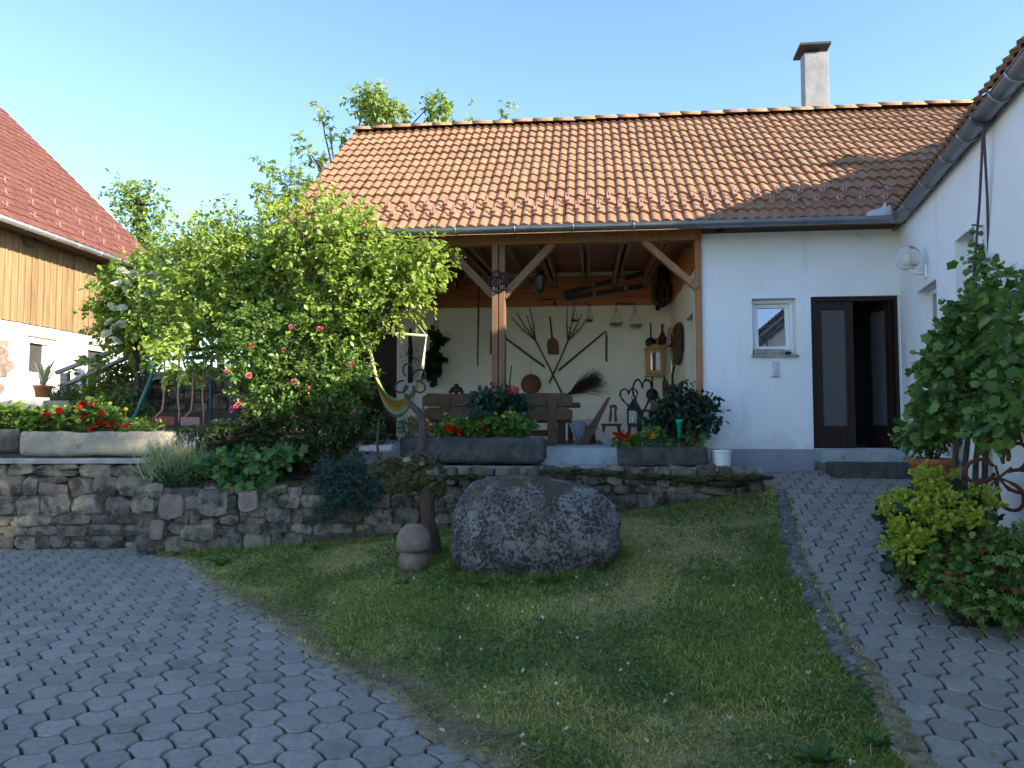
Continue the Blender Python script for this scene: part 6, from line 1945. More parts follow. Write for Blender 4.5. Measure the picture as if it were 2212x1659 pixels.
# --- roses
def rose_mesh():
    P_, D_, N_, S_ = [], [], [], []
    for ring, (n, r, tilt, s) in enumerate(((4, .010, 80, .026), (5, .018, 62, .034), (6, .026, 40, .040), (7, .032, 18, .044))):
        for k in range(n):
            a = 2 * math.pi * (k + ring * .37) / n
            d = (math.cos(a) * math.cos(R(tilt)), math.sin(a) * math.cos(R(tilt)), math.sin(R(tilt)))
            P_.append((math.cos(a) * r * .35, math.sin(a) * r * .35, .004 * (3 - ring))); D_.append(d)
            N_.append((-math.cos(a) * math.sin(R(tilt)), -math.sin(a) * math.sin(R(tilt)), math.cos(R(tilt)))); S_.append(s)
    me = leafmesh(ROUNDL, np.array(P_), np.array(D_), np.array(N_), np.array(S_)); me.materials.append(LM['pink_petal'])
    return me
ROSE = rose_mesh()
Yr = 9.75
B = [pxblob(*q, Yr, .42, dy) for *q, dy in ((560, 780, 60, 55, .1), (640, 825, 75, 60, 0), (720, 815, 80, 65, 0), (760, 850, 40, 40, 0), (600, 875, 65, 40, -.1), (700, 885, 70, 35, -.1), (525, 830, 30, 35, 0), (640, 740, 60, 50, .1), (735, 750, 50, 45, .1), (690, 690, 50, 40, .2), (560, 700, 40, 40, .2))]
base = at(660, 960, Yr)
rose = tree('rose_bush', 'large rose bush with pink and red blooms above the stone wall', 'rose bush', (base.x, base.y, -.66), [at(662, 930, Yr), at(665, 900, Yr)], None, B, LM['rose'], 1150, 10, .24, .062, 7, tr=.05)
z4 = lambda x, y: ((800 + x / 1.508) / 1.852, (1200 + y / 1.508) / 1.852)
for (x, y) in ((310, 275), (505, 298), (295, 455), (605, 530), (660, 537), (567, 495), (232, 630), (198, 660), (565, 712), (930, 680), (918, 390), (725, 177), (650, 765), (550, 162), (160, 432), (645, 315), (995, 335), (480, 380), (645, 400), (720, 440), (490, 535), (180, 835), (590, 545), (215, 645))[::1]:
    if (x, y) in ((645, 315), (480, 380), (645, 400), (720, 440), (590, 545), (490, 535), (995, 335)): continue
    u, v = z4(x, y)
    p = at(u, v, Yr - .48 + random.uniform(-.05, .12))
    s = random.uniform(.6, 1.0)
    put('rose_bloom', ROSE, rose, MATS[rose.name].inverted() @ p, (R(random.uniform(30, 80)), R(random.uniform(-20, 20)), R(random.uniform(-40, 40))), (s, s, s))
# --- dark hedge plants under the roses
for k, (label, qs, mt, sd) in enumerate((('dark green undergrowth shrub below the roses beside the lavender', ((480, 945, 44, 26), (550, 935, 60, 38), (455, 950, 26, 20), (500, 970, 45, 26)), LM['hedge'], 8),
        ('dense dark shrub below the roses beside the mossy stump', ((640, 935, 70, 42), (720, 940, 65, 42), (790, 935, 50, 45), (690, 975, 70, 25)), LM['hedge'], 9))):
    B = [pxblob(*q, 9.42, .25) for q in qs]
    c = at(sum(q[0] for q in qs) / len(qs), 990, 9.42)
    t = tree('dark_shrub', label, 'shrub', (c.x, c.y, -.67), [(c.x, c.y, -.55)], None, B, mt, 620, 10, .16, .045, sd, 'dark shrubs along the flower bed', tr=.03, tw_every=3)
# --- lobed leaf plant
B = [pxblob(*q, 9.12, .16) for q in ((480, 1000, 35, 22), (530, 995, 40, 24), (580, 1010, 28, 22), (500, 1030, 40, 14), (555, 1030, 38, 16), (455, 1015, 22, 20), (640, 985, 25, 14), (590, 985, 25, 14))]
c = at(530, 1040, 9.2)
P_, D_, N_, S_, a, b_ = foliage(B, 150, 3, .12, .125, .2, .3, (0, -1.0, .9), 10, jit=.3)
t = thing('lobed_plant', 'bright green plant with lobed leaves hanging over the stone wall', 'plant', (c.x, c.y, -.68))
mb = MB(); twig_tubes(mb, a, b_, 1, .004)
for i in range(0, len(a), 4): mb.tube([Vector((c.x + (a[i][0] - c.x) * .4, 9.25, -.68)), Vector(a[i])], .004, 3, cap=False)
mb.build('stems', M['bark'], t, world=True, recalc=False)
leaves('leaves', MAPLE, P_, D_, N_, S_, LM['lobed'], t)
# --- lavender
lv = at(378, 1042, 9.14)
t = thing('lavender', 'flowering lavender clump on the corner of the stone wall', 'lavender', (lv.x, lv.y, -.70))
g = np.random.default_rng(21)
n = 900
root = np.array((lv.x, lv.y + .05, -.69)) + g.normal(size=(n, 3)) * np.array((.14, .07, .01))
ang = g.normal(R(102), R(24), n)
L = g.uniform(.28, .62, n) * (1 - .25 * np.abs(ang - R(105)))
d = np.stack([np.cos(ang), g.normal(-.08, .18, n), np.sin(ang)], 1)
leaves('stems', (BLADE[0] * np.array((.22, 1, .5)), BLADE[1]), root, d, np.tile((0, -1, .2), (n, 1)) + g.normal(size=(n, 3)) * .3, L, LM['lavender'], t, g.random(n) * .75)
tip = root + unit(d) * L[:, None]
tk = g.random(n) < .34
tt = tip[tk]; k_ = len(tt)
pts = (tt[:, None] + (g.normal(size=(k_, 8, 3)) * np.array((.006, .006, .025)))).reshape(-1, 3)
LM['lav_fl'] = leafmat('lavender_flower', (.38, .34, .42), (.56, .52, .58), (.76, .72, .76))
leaves('flower_spikes', OVAL, pts, rdirs(len(pts), .8), rdirs(len(pts)), .014, LM['lav_fl'], t)
n = 1500
q = in_ball(n, (lv.x + .03, lv.y, -.66), (.30, .16, .20), .3); q = q[q[:, 2] > -.85]
leaves('leaves', SLIM, q, rdirs(len(q), .8) + np.array((0, -.4, 0)), rdirs(len(q)), .07, LM['herb'], t)
# --- blue green herb bush hanging over the wall
B = [pxblob(*q, 8.98, .17) for q in ((705, 1030, 28, 32), (760, 1020, 34, 32), (800, 1055, 30, 35), (745, 1065, 40, 30), (720, 1085, 24, 20), (780, 1095, 24, 14), (700, 1120, 14, 12))]
P_, D_, N_, S_, a, b_ = foliage(B, 800, 9, .12, .045, .3, .2, (0, -.6, .8), 12, jit=.6)
c = at(755, 1040, 9.1)
t = thing('rue_bush', 'blue green herb bush spilling over the low stone wall', 'herb bush', (c.x, c.y, -.66))
mb = MB(); twig_tubes(mb, a, b_, 2, .003)
for i in range(0, len(a), 30): mb.tube([Vector((c.x, 9.15, -.66)), Vector(a[i])], .006, 4, cap=False)
mb.build('stems', M['bark'], t, world=True, recalc=False)
leaves('leaves', SLIM, P_, D_, N_, S_, LM['juniper'], t)

# --- flower heads
def head(mat, n, r, s):
    me = leafmesh(FLOWER5, in_ball(n, (0, 0, 0), (r, r, r * .75), .8), rdirs(n), rdirs(n, .5), rng.uniform(s * .8, s * 1.2, n)); me.materials.append(mat)
    return me
H_RED = head(LM['red_petal'], 46, .045, .020)
H_ORANGE = head(LM['orange_petal'], 26, .020, .017)
H_YEL = head(LM['yellow_petal'], 12, .016, .014)
H_PINKBIG = head(LM['pink_petal'], 24, .05, .05)
H_WHITE = head(LM['white_petal'], 20, .03, .014)
def bedding(name, label, cat, base, blobs, mat, ntw, tmpl, ls, seed, heads=(), y=9.5, sink=.0, per=4, tlen=.10, group=None):
    t = thing(name, label, cat, base, 0, group)
    P_, D_, N_, S_, a, b_ = foliage(blobs, ntw, per, tlen, ls, .4, .15, (0, -.5, 1.0), seed, jit=.45)
    leaves('leaves', tmpl, P_, D_, N_, S_, mat, t)
    st = MB(); bs = Vector(base)
    for i in range(0, len(a), 5): st.tube([Vector((bs.x + (a[i][0] - bs.x) * .7, bs.y, bs.z)), Vector(a[i]), Vector(b_[i])], [.005, .004, .003], 3, cap=False)
    inv = MATS[t.name].inverted()
    for (u, v, me, s) in heads:
        p = at(u, v, y + random.uniform(-.05, .05))
        put('flower_head', me, t, inv @ p, (R(random.uniform(-20, 30)), R(random.uniform(-20, 20)), random.random() * 6), (s, s, s))
        st.tube([Vector((p.x + random.uniform(-.04, .04), bs.y, bs.z)), p], [.004, .003], 4)
    if st.v: st.build('stems', pm('stalk_' + str(seed), (.09, .13, .04), (.06, .09, .03), 9, .8, 0), t, world=True, recalc=False)
    return t
zg = lambda x, y: (x / 2.766 / 1.852, (1250 + y / 2.766) / 1.852)
hd = [(*zg(x, y), H_RED, random.uniform(.65, 1.0)) for x, y in ((520, 1130), (510, 1200), (660, 1085), (640, 1140), (900, 1040), (870, 1080), (1030, 1012), (815, 1068), (940, 1120), (905, 1145), (1120, 1115), (1120, 1190), (1140, 1222), (1075, 1255), (1020, 1292), (1210, 1262), (1255, 1225), (1310, 1255), (1395, 1255), (920, 1010), (1060, 1235))]
Yt = 9.62
zt3 = z3_ - .03
bedding('red_geraniums', 'bright red geraniums filling the pale courtyard trough', 'geraniums', (c3_.x, c3_.y, zt3),
        [pxblob(*q, Yt, .16) for q in ((110, 915, 30, 14), (150, 905, 34, 20), (190, 900, 40, 24), (240, 912, 40, 16), (80, 918, 26, 12), (215, 880, 24, 16))], LM['garden'], 420, ROUNDL, .055, 31, hd, 9.52)
bedding('bedding_plants', 'low green plants with yellow tips at the end of the pale trough', 'plants', (at(300, 926, Yt).x, Yt, zt3),
        [pxblob(*q, Yt, .14) for q in ((275, 922, 22, 6), (305, 922, 20, 5), (335, 922, 14, 4))], LM['garden'], 90, SLIM, .06, 32, [(260, 895, H_YEL, 1.1), (272, 885, H_YEL, 1.2)], 9.6)
bedding('lettuce_bed', 'yellow green leafy plants behind the dark courtyard trough', 'plants', (at(30, 920, 9.65).x, 9.65, z4_ - .03),
        [pxblob(*q, 9.7, .2) for q in ((20, 905, 30, 22), (60, 910, 34, 16), (-30, 905, 40, 20), (100, 900, 30, 12))], LM['garden'], 220, OVAL, .11, 33)
z6p = lambda x, y: ((1400 + x / 2.766) / 1.852, (1300 + y / 2.766) / 1.852)
Y1 = 9.72
hd = [(*z6p(x, y), H_RED, random.uniform(.7, 1.05)) for x, y in ((1120, 1150), (1180, 1160), (1222, 1137), (1085, 1128), (1200, 1192), (1468, 1068), (1498, 1172), (1150, 1135), (1100, 1175))]
bedding('trough_geraniums', 'red geraniums in the long trough before the bench', 'geraniums', (c1_.x - .1, c1_.y, z1_ - .03),
        [pxblob(*q, Y1, .14) for q in ((985, 920, 26, 14), (1030, 925, 22, 12), (1060, 920, 20, 14), (960, 928, 20, 10))], LM['garden'], 210, ROUNDL, .05, 34, hd, 9.64)
hd = [(*z6p(x, y), H_ORANGE, random.uniform(1.0, 1.4)) for x, y in ((765, 985), (850, 1070), (718, 1100), (850, 1130), (1040, 1130), (1110, 1112), (682, 1030), (850, 1165), (820, 1045))]
bedding('orange_marigolds', 'orange marigolds at the root end of the long trough', 'marigolds', (at(900, 930, Y1).x, Y1, z1_ - .03),
        [pxblob(*q, Y1, .14) for q in ((880, 920, 22, 16), (905, 925, 20, 14), (925, 928, 18, 12))], LM['herb'], 130, SLIM, .06, 35, hd, 9.66)
hd = [(*z6p(x, y), H_YEL, random.uniform(.9, 1.3)) for x, y in ((1610, 985), (1695, 1015), (1800, 1008), (1805, 1035), (1780, 970), (1720, 1025), (1790, 1045), (1640, 1040))]
bedding('yellow_flowers', 'small yellow flowers over lush leaves in the long trough', 'flowers', (at(1110, 930, Y1).x, Y1, z1_ - .03),
        [pxblob(*q, Y1, .15) for q in ((1080, 920, 22, 16), (1110, 915, 26, 20), (1140, 925, 20, 14), (1095, 932, 30, 8))], LM['lobed'], 240, GERAN, .055, 36, hd, 9.64)
bedding('silver_plant', 'blue green leafy plant rising from the middle of the trough', 'plant', (at(1030, 920, Y1).x, Y1, z1_ - .03),
        [pxblob(*q, Y1 + .05, .12) for q in ((1025, 895, 16, 18), (1045, 905, 14, 16), (1020, 915, 20, 10))], LM['juniper'], 110, SLIM, .07, 37)
hd = [(*z6p(1812, 722), H_PINKBIG, .9), (*z6p(1580, 650), H_PINKBIG, .5)]
Yhb = 10.15
sb = bedding('flowering_shrub', 'dark leaved shrub with one pink bloom before the middle post', 'shrub', (at(1060, 945, Yhb).x, Yhb, TFL),
        [pxblob(*q, Yhb, .22) for q in ((1050, 870, 26, 16), (1080, 880, 30, 18), (1100, 875, 24, 22), (1040, 880, 22, 14), (1065, 895, 30, 12), (1120, 885, 14, 14), (1090, 860, 14, 12))], LM['dark'], 260, OVAL, .10, 38, hd, 9.95, tlen=.14)
sq_ = at(1110, 800, Yhb - .05)
MB().tube([at(1090, 930, Yhb), at(1097, 860, Yhb), at(1105, 790, Yhb)], [.014, .012, .010], 6).build('support_stick', M['bark'], sb, world=True)
Y2 = 9.47
hd = [(*((2200 + x / 2.553) / 1.852, (1200 + y / 2.553) / 1.852), H_RED, s) for x, y, s in ((710, 1380, 1.0), (770, 1400, .9), (660, 1360, .5), (650, 1425, .5), (790, 1380, .7))]
bedding('corner_geranium', 'crimson geranium at the step end of the shorter trough', 'geranium', (at(1350, 960, Y2).x, Y2, z2_ - .03),
        [pxblob(*q, Y2, .12) for q in ((1345, 955, 14, 8), (1362, 952, 14, 8))], LM['garden'], 60, ROUNDL, .05, 39, hd, 9.36)
hd = [(*((2200 + x / 2.553) / 1.852, (1200 + y / 2.553) / 1.852), H_ORANGE, s) for x, y, s in ((960, 1400, 1.0), (1030, 1408, 1.1), (1062, 1370, 1.3), (1055, 1395, 1.2))]
bedding('trough_marigolds', 'orange marigolds in the middle of the shorter trough', 'marigolds', (at(1400, 960, Y2).x, Y2, z2_ - .03),
        [pxblob(*q, Y2, .1) for q in ((1400, 950, 14, 12), (1420, 945, 12, 12), (1385, 955, 14, 8), (1408, 930, 6, 10))], LM['lobed'], 70, OVAL, .06, 40, hd, 9.38)
bedding('young_plants', 'small star shaped green plants beside the rain gauge', 'plants', (at(1490, 960, Y2).x, Y2, z2_ - .03),
        [pxblob(*q, Y2, .1) for q in ((1492, 945, 12, 8), (1440, 952, 14, 10), (1515, 955, 10, 8))], LM['lobed'], 45, SLIM, .07, 41)
# potted shrub
B = []
for q in ((1470, 880, 40, 26), (1440, 905, 34, 26), (1500, 890, 34, 28), (1530, 890, 18, 18), (1460, 855, 24, 18), (1490, 920, 34, 18), (1420, 925, 22, 20), (1478, 840, 14, 10), (1535, 905, 12, 16), (1500, 860, 14, 14)):
    c, r = pxblob(*q, 9.95, .25); w = c - HOUSE_O
    B.append((Vector((w.dot(HE), w.dot(HN), w.z)), r))
P_, D_, N_, S_, a, b_ = foliage(B, 330, 5, .15, .092, .3, .3, (0, -.6, .9), 42, jit=.5)
leaves('leaves', OVAL, P_, D_, N_, S_, LM['dark'], POT1)
mb = MB()
for i in range(0, len(a), 12): mb.tube([Vector((pq[0], pq[1], pq[2] + .25)), Vector(a[i]), Vector(b_[i])], [.01, .006, .003], 4, cap=False)
mb.build('stems', M['bark'], POT1, world=True, recalc=False)
# hanging ivy on the terrace wall
def z6h(x, y, Y=3.9): return z6(x, y, Y)
ivt = z6h(955, 60)
iv = hthing('hanging_ivy', 'dark ivy hanging on strings against the cream terrace wall', 'ivy', ivt)
pts = []
for (x, y, rx__, ry__, n) in ((945, 90, 50, 40, 45), (960, 180, 60, 60, 60), (940, 290, 70, 60, 70), (930, 380, 80, 60, 70), (900, 470, 80, 60, 60), (870, 520, 60, 40, 35), (960, 500, 40, 40, 25), (1030, 130, 30, 25, 14), (1020, 350, 40, 30, 20), (890, 570, 30, 25, 12), (925, 615, 25, 20, 8)):
    c = z6h(x, y); e = z6h(x + rx__, y)
    k = (e.x - c.x) / rx__
    pts.append(in_ball(n, c, (rx__ * k, .10, ry__ * k)))
pts = np.concatenate(pts); n = len(pts)
leaves('leaves', OVAL, pts, rdirs(n) + np.array((0, 0, -.9)), np.array((0, -1.0, .3)) + rng.normal(size=(n, 3)) * .35, rng.uniform(.10, .16, n), LM['ivy'], iv)
mb = MB()
for x0, x1 in ((940, 935), (960, 965), (985, 975)): mb.tube([z6h(x0, -60), z6h(x1, 60), z6h(x1 - 20, 300), z6h(x1 - 40, 520)], .006, 4)
HBd(mb, 'strings', M['twig'], iv)
a = z6h(690, 180, 3.92)
dv = hthing('dry_vine', 'dry brown vine stem climbing the terrace wall beside the hammock', 'vine', z6h(680, 560, 3.92))
mb = MB()
for k in range(7):
    x = random.uniform(655, 705)
    mb.tube([z6h(x + random.uniform(-8, 8), y, 3.93 + random.uniform(-.03, .03)) for y in (640, 520, 400, 280, 160, 40)], [.03, .028, .025, .022, .018, .012], 5)
for k in range(30):
    p = z6h(random.uniform(560, 720), random.uniform(180, 420), 3.95)
    q = p + Vector((random.gauss(0, .18), -.02, random.gauss(-.05, .12)))
    mb.tube([p, p.lerp(q, .5) + Vector((0, 0, .05)), q], [.004, .003, .002], 3, cap=False)
HBd(mb, 'stem', M['dark_boards'], dv)

# ---------------- plants by the side wing
YV = 6.75
vb = Vector((at(2090, 1000, YV).x, YV, 0)); vb.z = hz(vb.x, vb.y)
vine = thing('climbing_vine', 'climbing vine on two ropes beside the side wing windows', 'vine', vb)
def y_before_wall(u):
    k = (u - CX) / FPX
    t_ = (k * WING_O.y - WING_O.x) / (k * .959 - .283)
    return min(YV, WING_O.y - .959 * t_ - .36)
B = [pxblob(*q, y_before_wall(q[0]), .20, min(dy, 0.0) * .3) for *q, dy in ((2122, 585, 18, 40, .1), (2105, 655, 32, 40, .1), (2150, 650, 36, 50, -.1), (2075, 735, 44, 50, .2), (2135, 740, 56, 56, -.1), (2045, 820, 50, 50, .2), (2120, 830, 76, 56, 0), (2190, 740, 46, 66, -.3), (2060, 890, 54, 34, .1), (2185, 850, 44, 60, -.3), (2025, 790, 26, 34, .4), (2110, 900, 50, 24, 0), (2000, 850, 30, 30, .4), (2215, 680, 40, 40, -.4), (2225, 900, 40, 40, -.4), (2085, 690, 34, 40, .2), (2045, 745, 26, 30, .3), (2215, 780, 50, 60, -.2), (2240, 840, 50, 60, -.3), (2200, 920, 50, 40, -.1), (2180, 620, 34, 34, -.2), (2150, 900, 50, 40, .1), (2000, 900, 30, 30, .3))]
P_, D_, N_, S_, a, b_ = foliage(B, 900, 4, .15, .088, .3, .45, (-.5, -.9, .75), 50, jit=.6)
leaves('leaves', lobed(5, .74, .15), P_, D_, N_, S_, LM['vine'], vine)
mb = MB(); twig_tubes(mb, a, b_, 2, .004)
for u in (2062, 2085, 2108, 2128):
    mb.tube([at(u + random.uniform(-6, 6), 1090, YV), at(u, 1000, YV), at(u + 8, 930, YV), at(u + 14, 840, YV), at(2115, 640, YV)], [.028, .025, .022, .016, .008], 7)
mb.build('stems', M['bark'], vine, smooth=True, world=True, recalc=False)
rp = ww(wl(2124, 262, gl).x, gl, GZ - .10)
r1, r2 = at(2103, 600, YV + .05), at(2136, 580, YV - .05)
for r_ in (r1, r2):
    MB().tube([rp, rp.lerp(r_, .5) + Vector((.01, 0, 0)), r_, Vector((r_.x, r_.y, r_.z - 1.0))], .011, 6).build('rope', M['dark_rope'], vine, smooth=True, world=True)
gcn = ww(wl(2124, 262, gl).x, gl, GZ)
MB().tube([gcn + WN * -(WGR + .012) * math.cos(x) + Vector((0, 0, (WGR + .012) * math.sin(x))) for x in np.linspace(R(-20), R(-160), 9)] , .014, 6).build('rope_loop', M['dark_rope'], vine, world=True)
n = 48
pts = np.array([tuple(at(random.uniform(2098, 2142), random.uniform(485, 590), YV)) for _ in range(n)])
leaves('tendril_leaves', lobed(4, .80, .15), pts, rdirs(n) + np.array((0, 0, -.3)), np.array((-.4, -.9, .6)) + rng.normal(size=(n, 3)) * .4, rng.uniform(.04, .08, n), LM['vine'], vine)
# bushy plant in a terracotta pot by the steps
pp = Vector((at(2012, 1010, 7.75).x, 7.75, 0)); pp.z = hz(pp.x, pp.y)
t = thing('pot_plant', 'small leafed bushy plant in terracotta pot beside the door steps', 'potted plant', pp)
ptz = at(2012, 990, 7.75).z - pp.z
MB().lathe([(0, 0), (.14, 0), (.20, ptz - .06), (.215, ptz - .06), (.22, ptz), (.195, ptz), (.18, ptz * .8), (0, ptz * .8)], 24).build('pot', M['terracotta'], t, smooth=True)
B = [pxblob(*q, 7.75, .2) for q in ((2000, 930, 34, 30), (1975, 950, 22, 20), (2040, 940, 34, 30), (2010, 890, 26, 20), (1985, 965, 26, 14))]
P_, D_, N_, S_, a, b_ = foliage(B, 330, 6, .14, .05, .3, .2, (-.2, -.7, .9), 51, jit=.5)
leaves('leaves', OVAL, P_, D_, N_, S_, LM['vine'], t)
mb = MB()
for i in range(0, len(a), 14): mb.tube([Vector((pp.x, pp.y, pp.z + ptz * .8)), Vector(a[i]), Vector(b_[i])], [.01, .006, .003], 4, cap=False)
mb.build('stems', M['bark'], t, world=True, recalc=False)
# lady's mantle
lm0 = Vector((at(2000, 1150, 5.95).x, 5.95, 0)); lm0.z = hz(lm0.x, lm0.y)
t = thing('ladys_mantle', 'lady\'s mantle with lime yellow flower froth beside the path', 'plant', lm0)
B = [pxblob(*q, 5.85, .14, dy) for *q, dy in ((1995, 1030, 22, 22, .2), (1950, 1075, 24, 14, .2), (2030, 1060, 26, 18, 0), (1975, 1100, 26, 18, 0), (2060, 1085, 26, 16, -.1), (1950, 1140, 26, 18, -.1), (2010, 1110, 26, 14, -.1), (2085, 1080, 20, 14, 0), (1965, 1180, 14, 18, -.2), (2045, 1030, 20, 10, .3), (1915, 1085, 14, 8, .2), (1920, 1110, 18, 12, .1), (1930, 1180, 16, 14, -.1), (1985, 1160, 22, 14, -.2), (1955, 1215, 10, 8, -.2), (2095, 1105, 24, 8, -.2), (2120, 1070, 26, 12, .0), (2145, 1095, 22, 10, -.1), (2075, 1125, 26, 10, -.2), (2035, 1135, 24, 10, -.2), (2010, 1080, 24, 16, .0), (2110, 1130, 20, 8, -.25))]
P_, D_, N_, S_, a, b_ = foliage(B, 760, 14, .07, .022, .5, .0, (0, -.3, 1), 52, jit=.8)
leaves('flower_froth', FLOWER5, P_, D_, N_, S_ * .62, LM['lime'], t)
mb = MB()
for i in range(0, len(a), 4): mb.tube([Vector((lm0.x + (a[i][0] - lm0.x) * .5, lm0.y + .05, lm0.z + .05)), Vector(a[i])], .003, 3, cap=False)
mb.build('stems', pm('mantle_stalk', (.12, .17, .04), (.08, .12, .03), 9, .8, 0), t, world=True, recalc=False)
B = [pxblob(*q, 5.95, .18) for q in ((1980, 1140, 50, 34), (2040, 1125, 50, 34), (2000, 1190, 50, 30), (2090, 1130, 44, 34), (1960, 1110, 34, 30), (2050, 1080, 50, 30), (1965, 1205, 34, 26), (1990, 1235, 40, 20), (2050, 1190, 50, 40))]
P_, D_, N_, S_, a, b_ = foliage(B, 360, 3, .10, .090, .2, .3, (-.1, -.6, 1), 53, jit=.4)
leaves('leaves', GERAN, P_, D_, N_, S_, LM['dark'], t)
# cranesbill
cb0 = Vector((at(2110, 1280, 5.35).x, 5.4, 0)); cb0.z = hz(cb0.x, cb0.y)
t = thing('cranesbill', 'cranesbill clump with green and reddish cut leaves beside the path', 'plant', cb0)
B = [pxblob(*q, 5.35, .22, dy) for *q, dy in ((2050, 1215, 50, 34, .3), (2120, 1200, 60, 40, .2), (2190, 1190, 50, 50, .0), (2010, 1225, 36, 30, .3), (2080, 1260, 56, 26, .1), (2160, 1270, 60, 34, -.1), (2200, 1300, 50, 20, -.2), (2240, 1240, 50, 60, -.1), (2030, 1260, 30, 16, .2), (2120, 1300, 50, 12, -.1), (2190, 1320, 50, 12, -.2), (2050, 1285, 34, 12, .1), (2000, 1255, 30, 14, .25))]
P_, D_, N_, S_, a, b_ = foliage(B, 720, 4, .10, .070, .25, .3, (-.2, -.7, .9), 54, jit=.45)
red = rng.random(len(P_)) < .08
cut = lobed(6, .48, .1)
leaves('leaves', cut, P_[~red], D_[~red], N_[~red], S_[~red], LM['cranes'], t)
leaves('red_leaves', cut, P_[red], D_[red], N_[red], S_[red], LM['redleaf'], t)
mb = MB()
for i in range(0, len(a), 6): mb.tube([Vector((cb0.x + (a[i][0] - cb0.x) * .6, cb0.y, cb0.z)), Vector(a[i])], .004, 3, cap=False)
mb.build('stems', M['twig'], t, world=True, recalc=False)
# rusty horseshoe sculpture
YHs = 5.9
hs0 = Vector((at(2150, 1150, YHs).x, YHs, 0)); hs0.z = hz(hs0.x, hs0.y)
t = thing('rusty_horseshoes', 'rusty horseshoe flower sculpture among the plants by the side wing', 'sculpture', hs0)
bas = (Vector((.98, -.15, 0)), Vector((0, 0, 1)))
for (u, v, an) in ((2115, 1018, 200), (2150, 975, 110), (2195, 985, 60), (2205, 1040, -10), (2185, 1075, -60), (2125, 1065, 235)):
    c_ = at(u, v, YHs)
    horseshoes(t, c_, .0, .105, [R(an)], M['rust'], .016, bas)
MB().tube([at(2155, 1030, YHs + .01), at(2150, 1100, YHs), (hs0.x, hs0.y, hs0.z)], .014, 7).build('stake', M['rust'], t, world=True)
for (u, v) in ((2125, 1040), (2150, 1005), (2185, 1010), (2190, 1045), (2180, 1060), (2135, 1055)):
    MB().tube([at(2158, 1032, YHs), at(u, v, YHs)], .010, 6).build('spoke', M['rust'], t, world=True)

# ---------------- garden plants on the slope
ag = at(92, 858, 14.6)
t = thing('agave_pot', 'spiky agave in a terracotta pot before the whitewashed barn', 'potted plant', ag)
MB().lathe([(0, 0), (.12, 0), (.155, .18), (.172, .18), (.175, .235), (.155, .235), (.14, .17), (0, .17)], 22).build('pot', M['terracotta'], t, smooth=True)
n = 16
an = np.linspace(0, 2 * math.pi, n, endpoint=False) + rng.normal(size=n) * .2
el = rng.uniform(R(58), R(86), n)
d = np.stack([np.cos(an) * np.cos(el), np.sin(an) * np.cos(el), np.sin(el)], 1)
LM['agave'] = leafmat('agave_leaf', (.22, .27, .14), (.36, .40, .24), (.52, .54, .38), transl=.1)
leaves('leaves', (BLADE[0] * np.array((1.3, 1, -1.0)), BLADE[1]), np.array(ag) + np.array((0, 0, .19)) + d * .03, d, np.cross(d, np.array((0, 0, 1.0))) * .0 + np.stack([-np.cos(an), -np.sin(an), np.full(n, .8)], 1), rng.uniform(.45, .72, n), LM['agave'], t)
hb_ = at(128, 890, 12.5)
t = thing('planter_box', 'small brown planter box with heather at the yard edge', 'planter', hb_)
MB().span((-.22, -.11, 0), (.22, .11, .19)).build('box', M['trough_warm'], t, bevel=.02)
q = in_ball(700, np.array(hb_) + np.array((.05, 0, .30)), (.26, .14, .18))
leaves('leaves', SLIM, q, rdirs(len(q), .9), rdirs(len(q)), .05, LM['hedge'], t)
def patch(name, label, cat, qs, y, mat, ntw, tmpl, ls, seed, tlen=.2, per=6):
    B = [pxblob(*q[:4], y, .35, (q[4] if len(q) > 4 else 0)) for q in qs]
    c = at(qs[0][0], qs[0][1], y); z0 = float(garden_z(0, y))
    t = thing(name, label, cat, (c.x, c.y, min(z0, c.z)))
    P_, D_, N_, S_, a, b_ = foliage(B, ntw, per, tlen, ls, .4, .4, (0, -.4, 1), seed, jit=.45)
    leaves('leaves', tmpl, P_, D_, N_, S_, mat, t)
    mb = MB()
    for i in range(0, len(a), 5): mb.tube([Vector((a[i][0], a[i][1], min(z0, a[i][2]) - .02)), Vector(a[i]), Vector(b_[i])], [.008, .005, .003], 3, cap=False)
    mb.build('stems', M['bark'], t, world=True, recalc=False)
    return t
patch('bean_plants', 'climbing bean plants beside the lower hand rail post', 'plants', ((192, 800, 10, 20), (206, 775, 9, 10), (215, 835, 14, 18), (165, 858, 18, 10), (205, 858, 22, 12), (150, 845, 10, 6)), 12.8, LM['garden'], 60, OVAL, .12, 61)
patch('slope_plants', 'sunlit ground plants on the slope below the barn window', 'plants', ((240, 810, 34, 16), (285, 795, 40, 18), (230, 835, 30, 16), (300, 770, 30, 16), (270, 830, 30, 14)), 14.3, LM['garden'], 300, OVAL, .09, 62)
patch('nettle_patch', 'dark green weeds before the old garden wall', 'weeds', ((300, 895, 26, 18), (250, 885, 34, 22), (270, 860, 20, 20), (210, 885, 26, 16)), 12.6, LM['rose'], 190, OVAL, .085, 63)
patch('bed_greens', 'low leafy greens around the swing legs', 'plants', ((310, 918, 30, 5), (420, 936, 60, 5), (500, 932, 50, 6), (570, 900, 30, 24)), 10.9, LM['rose'], 200, OVAL, .07, 64, .12)

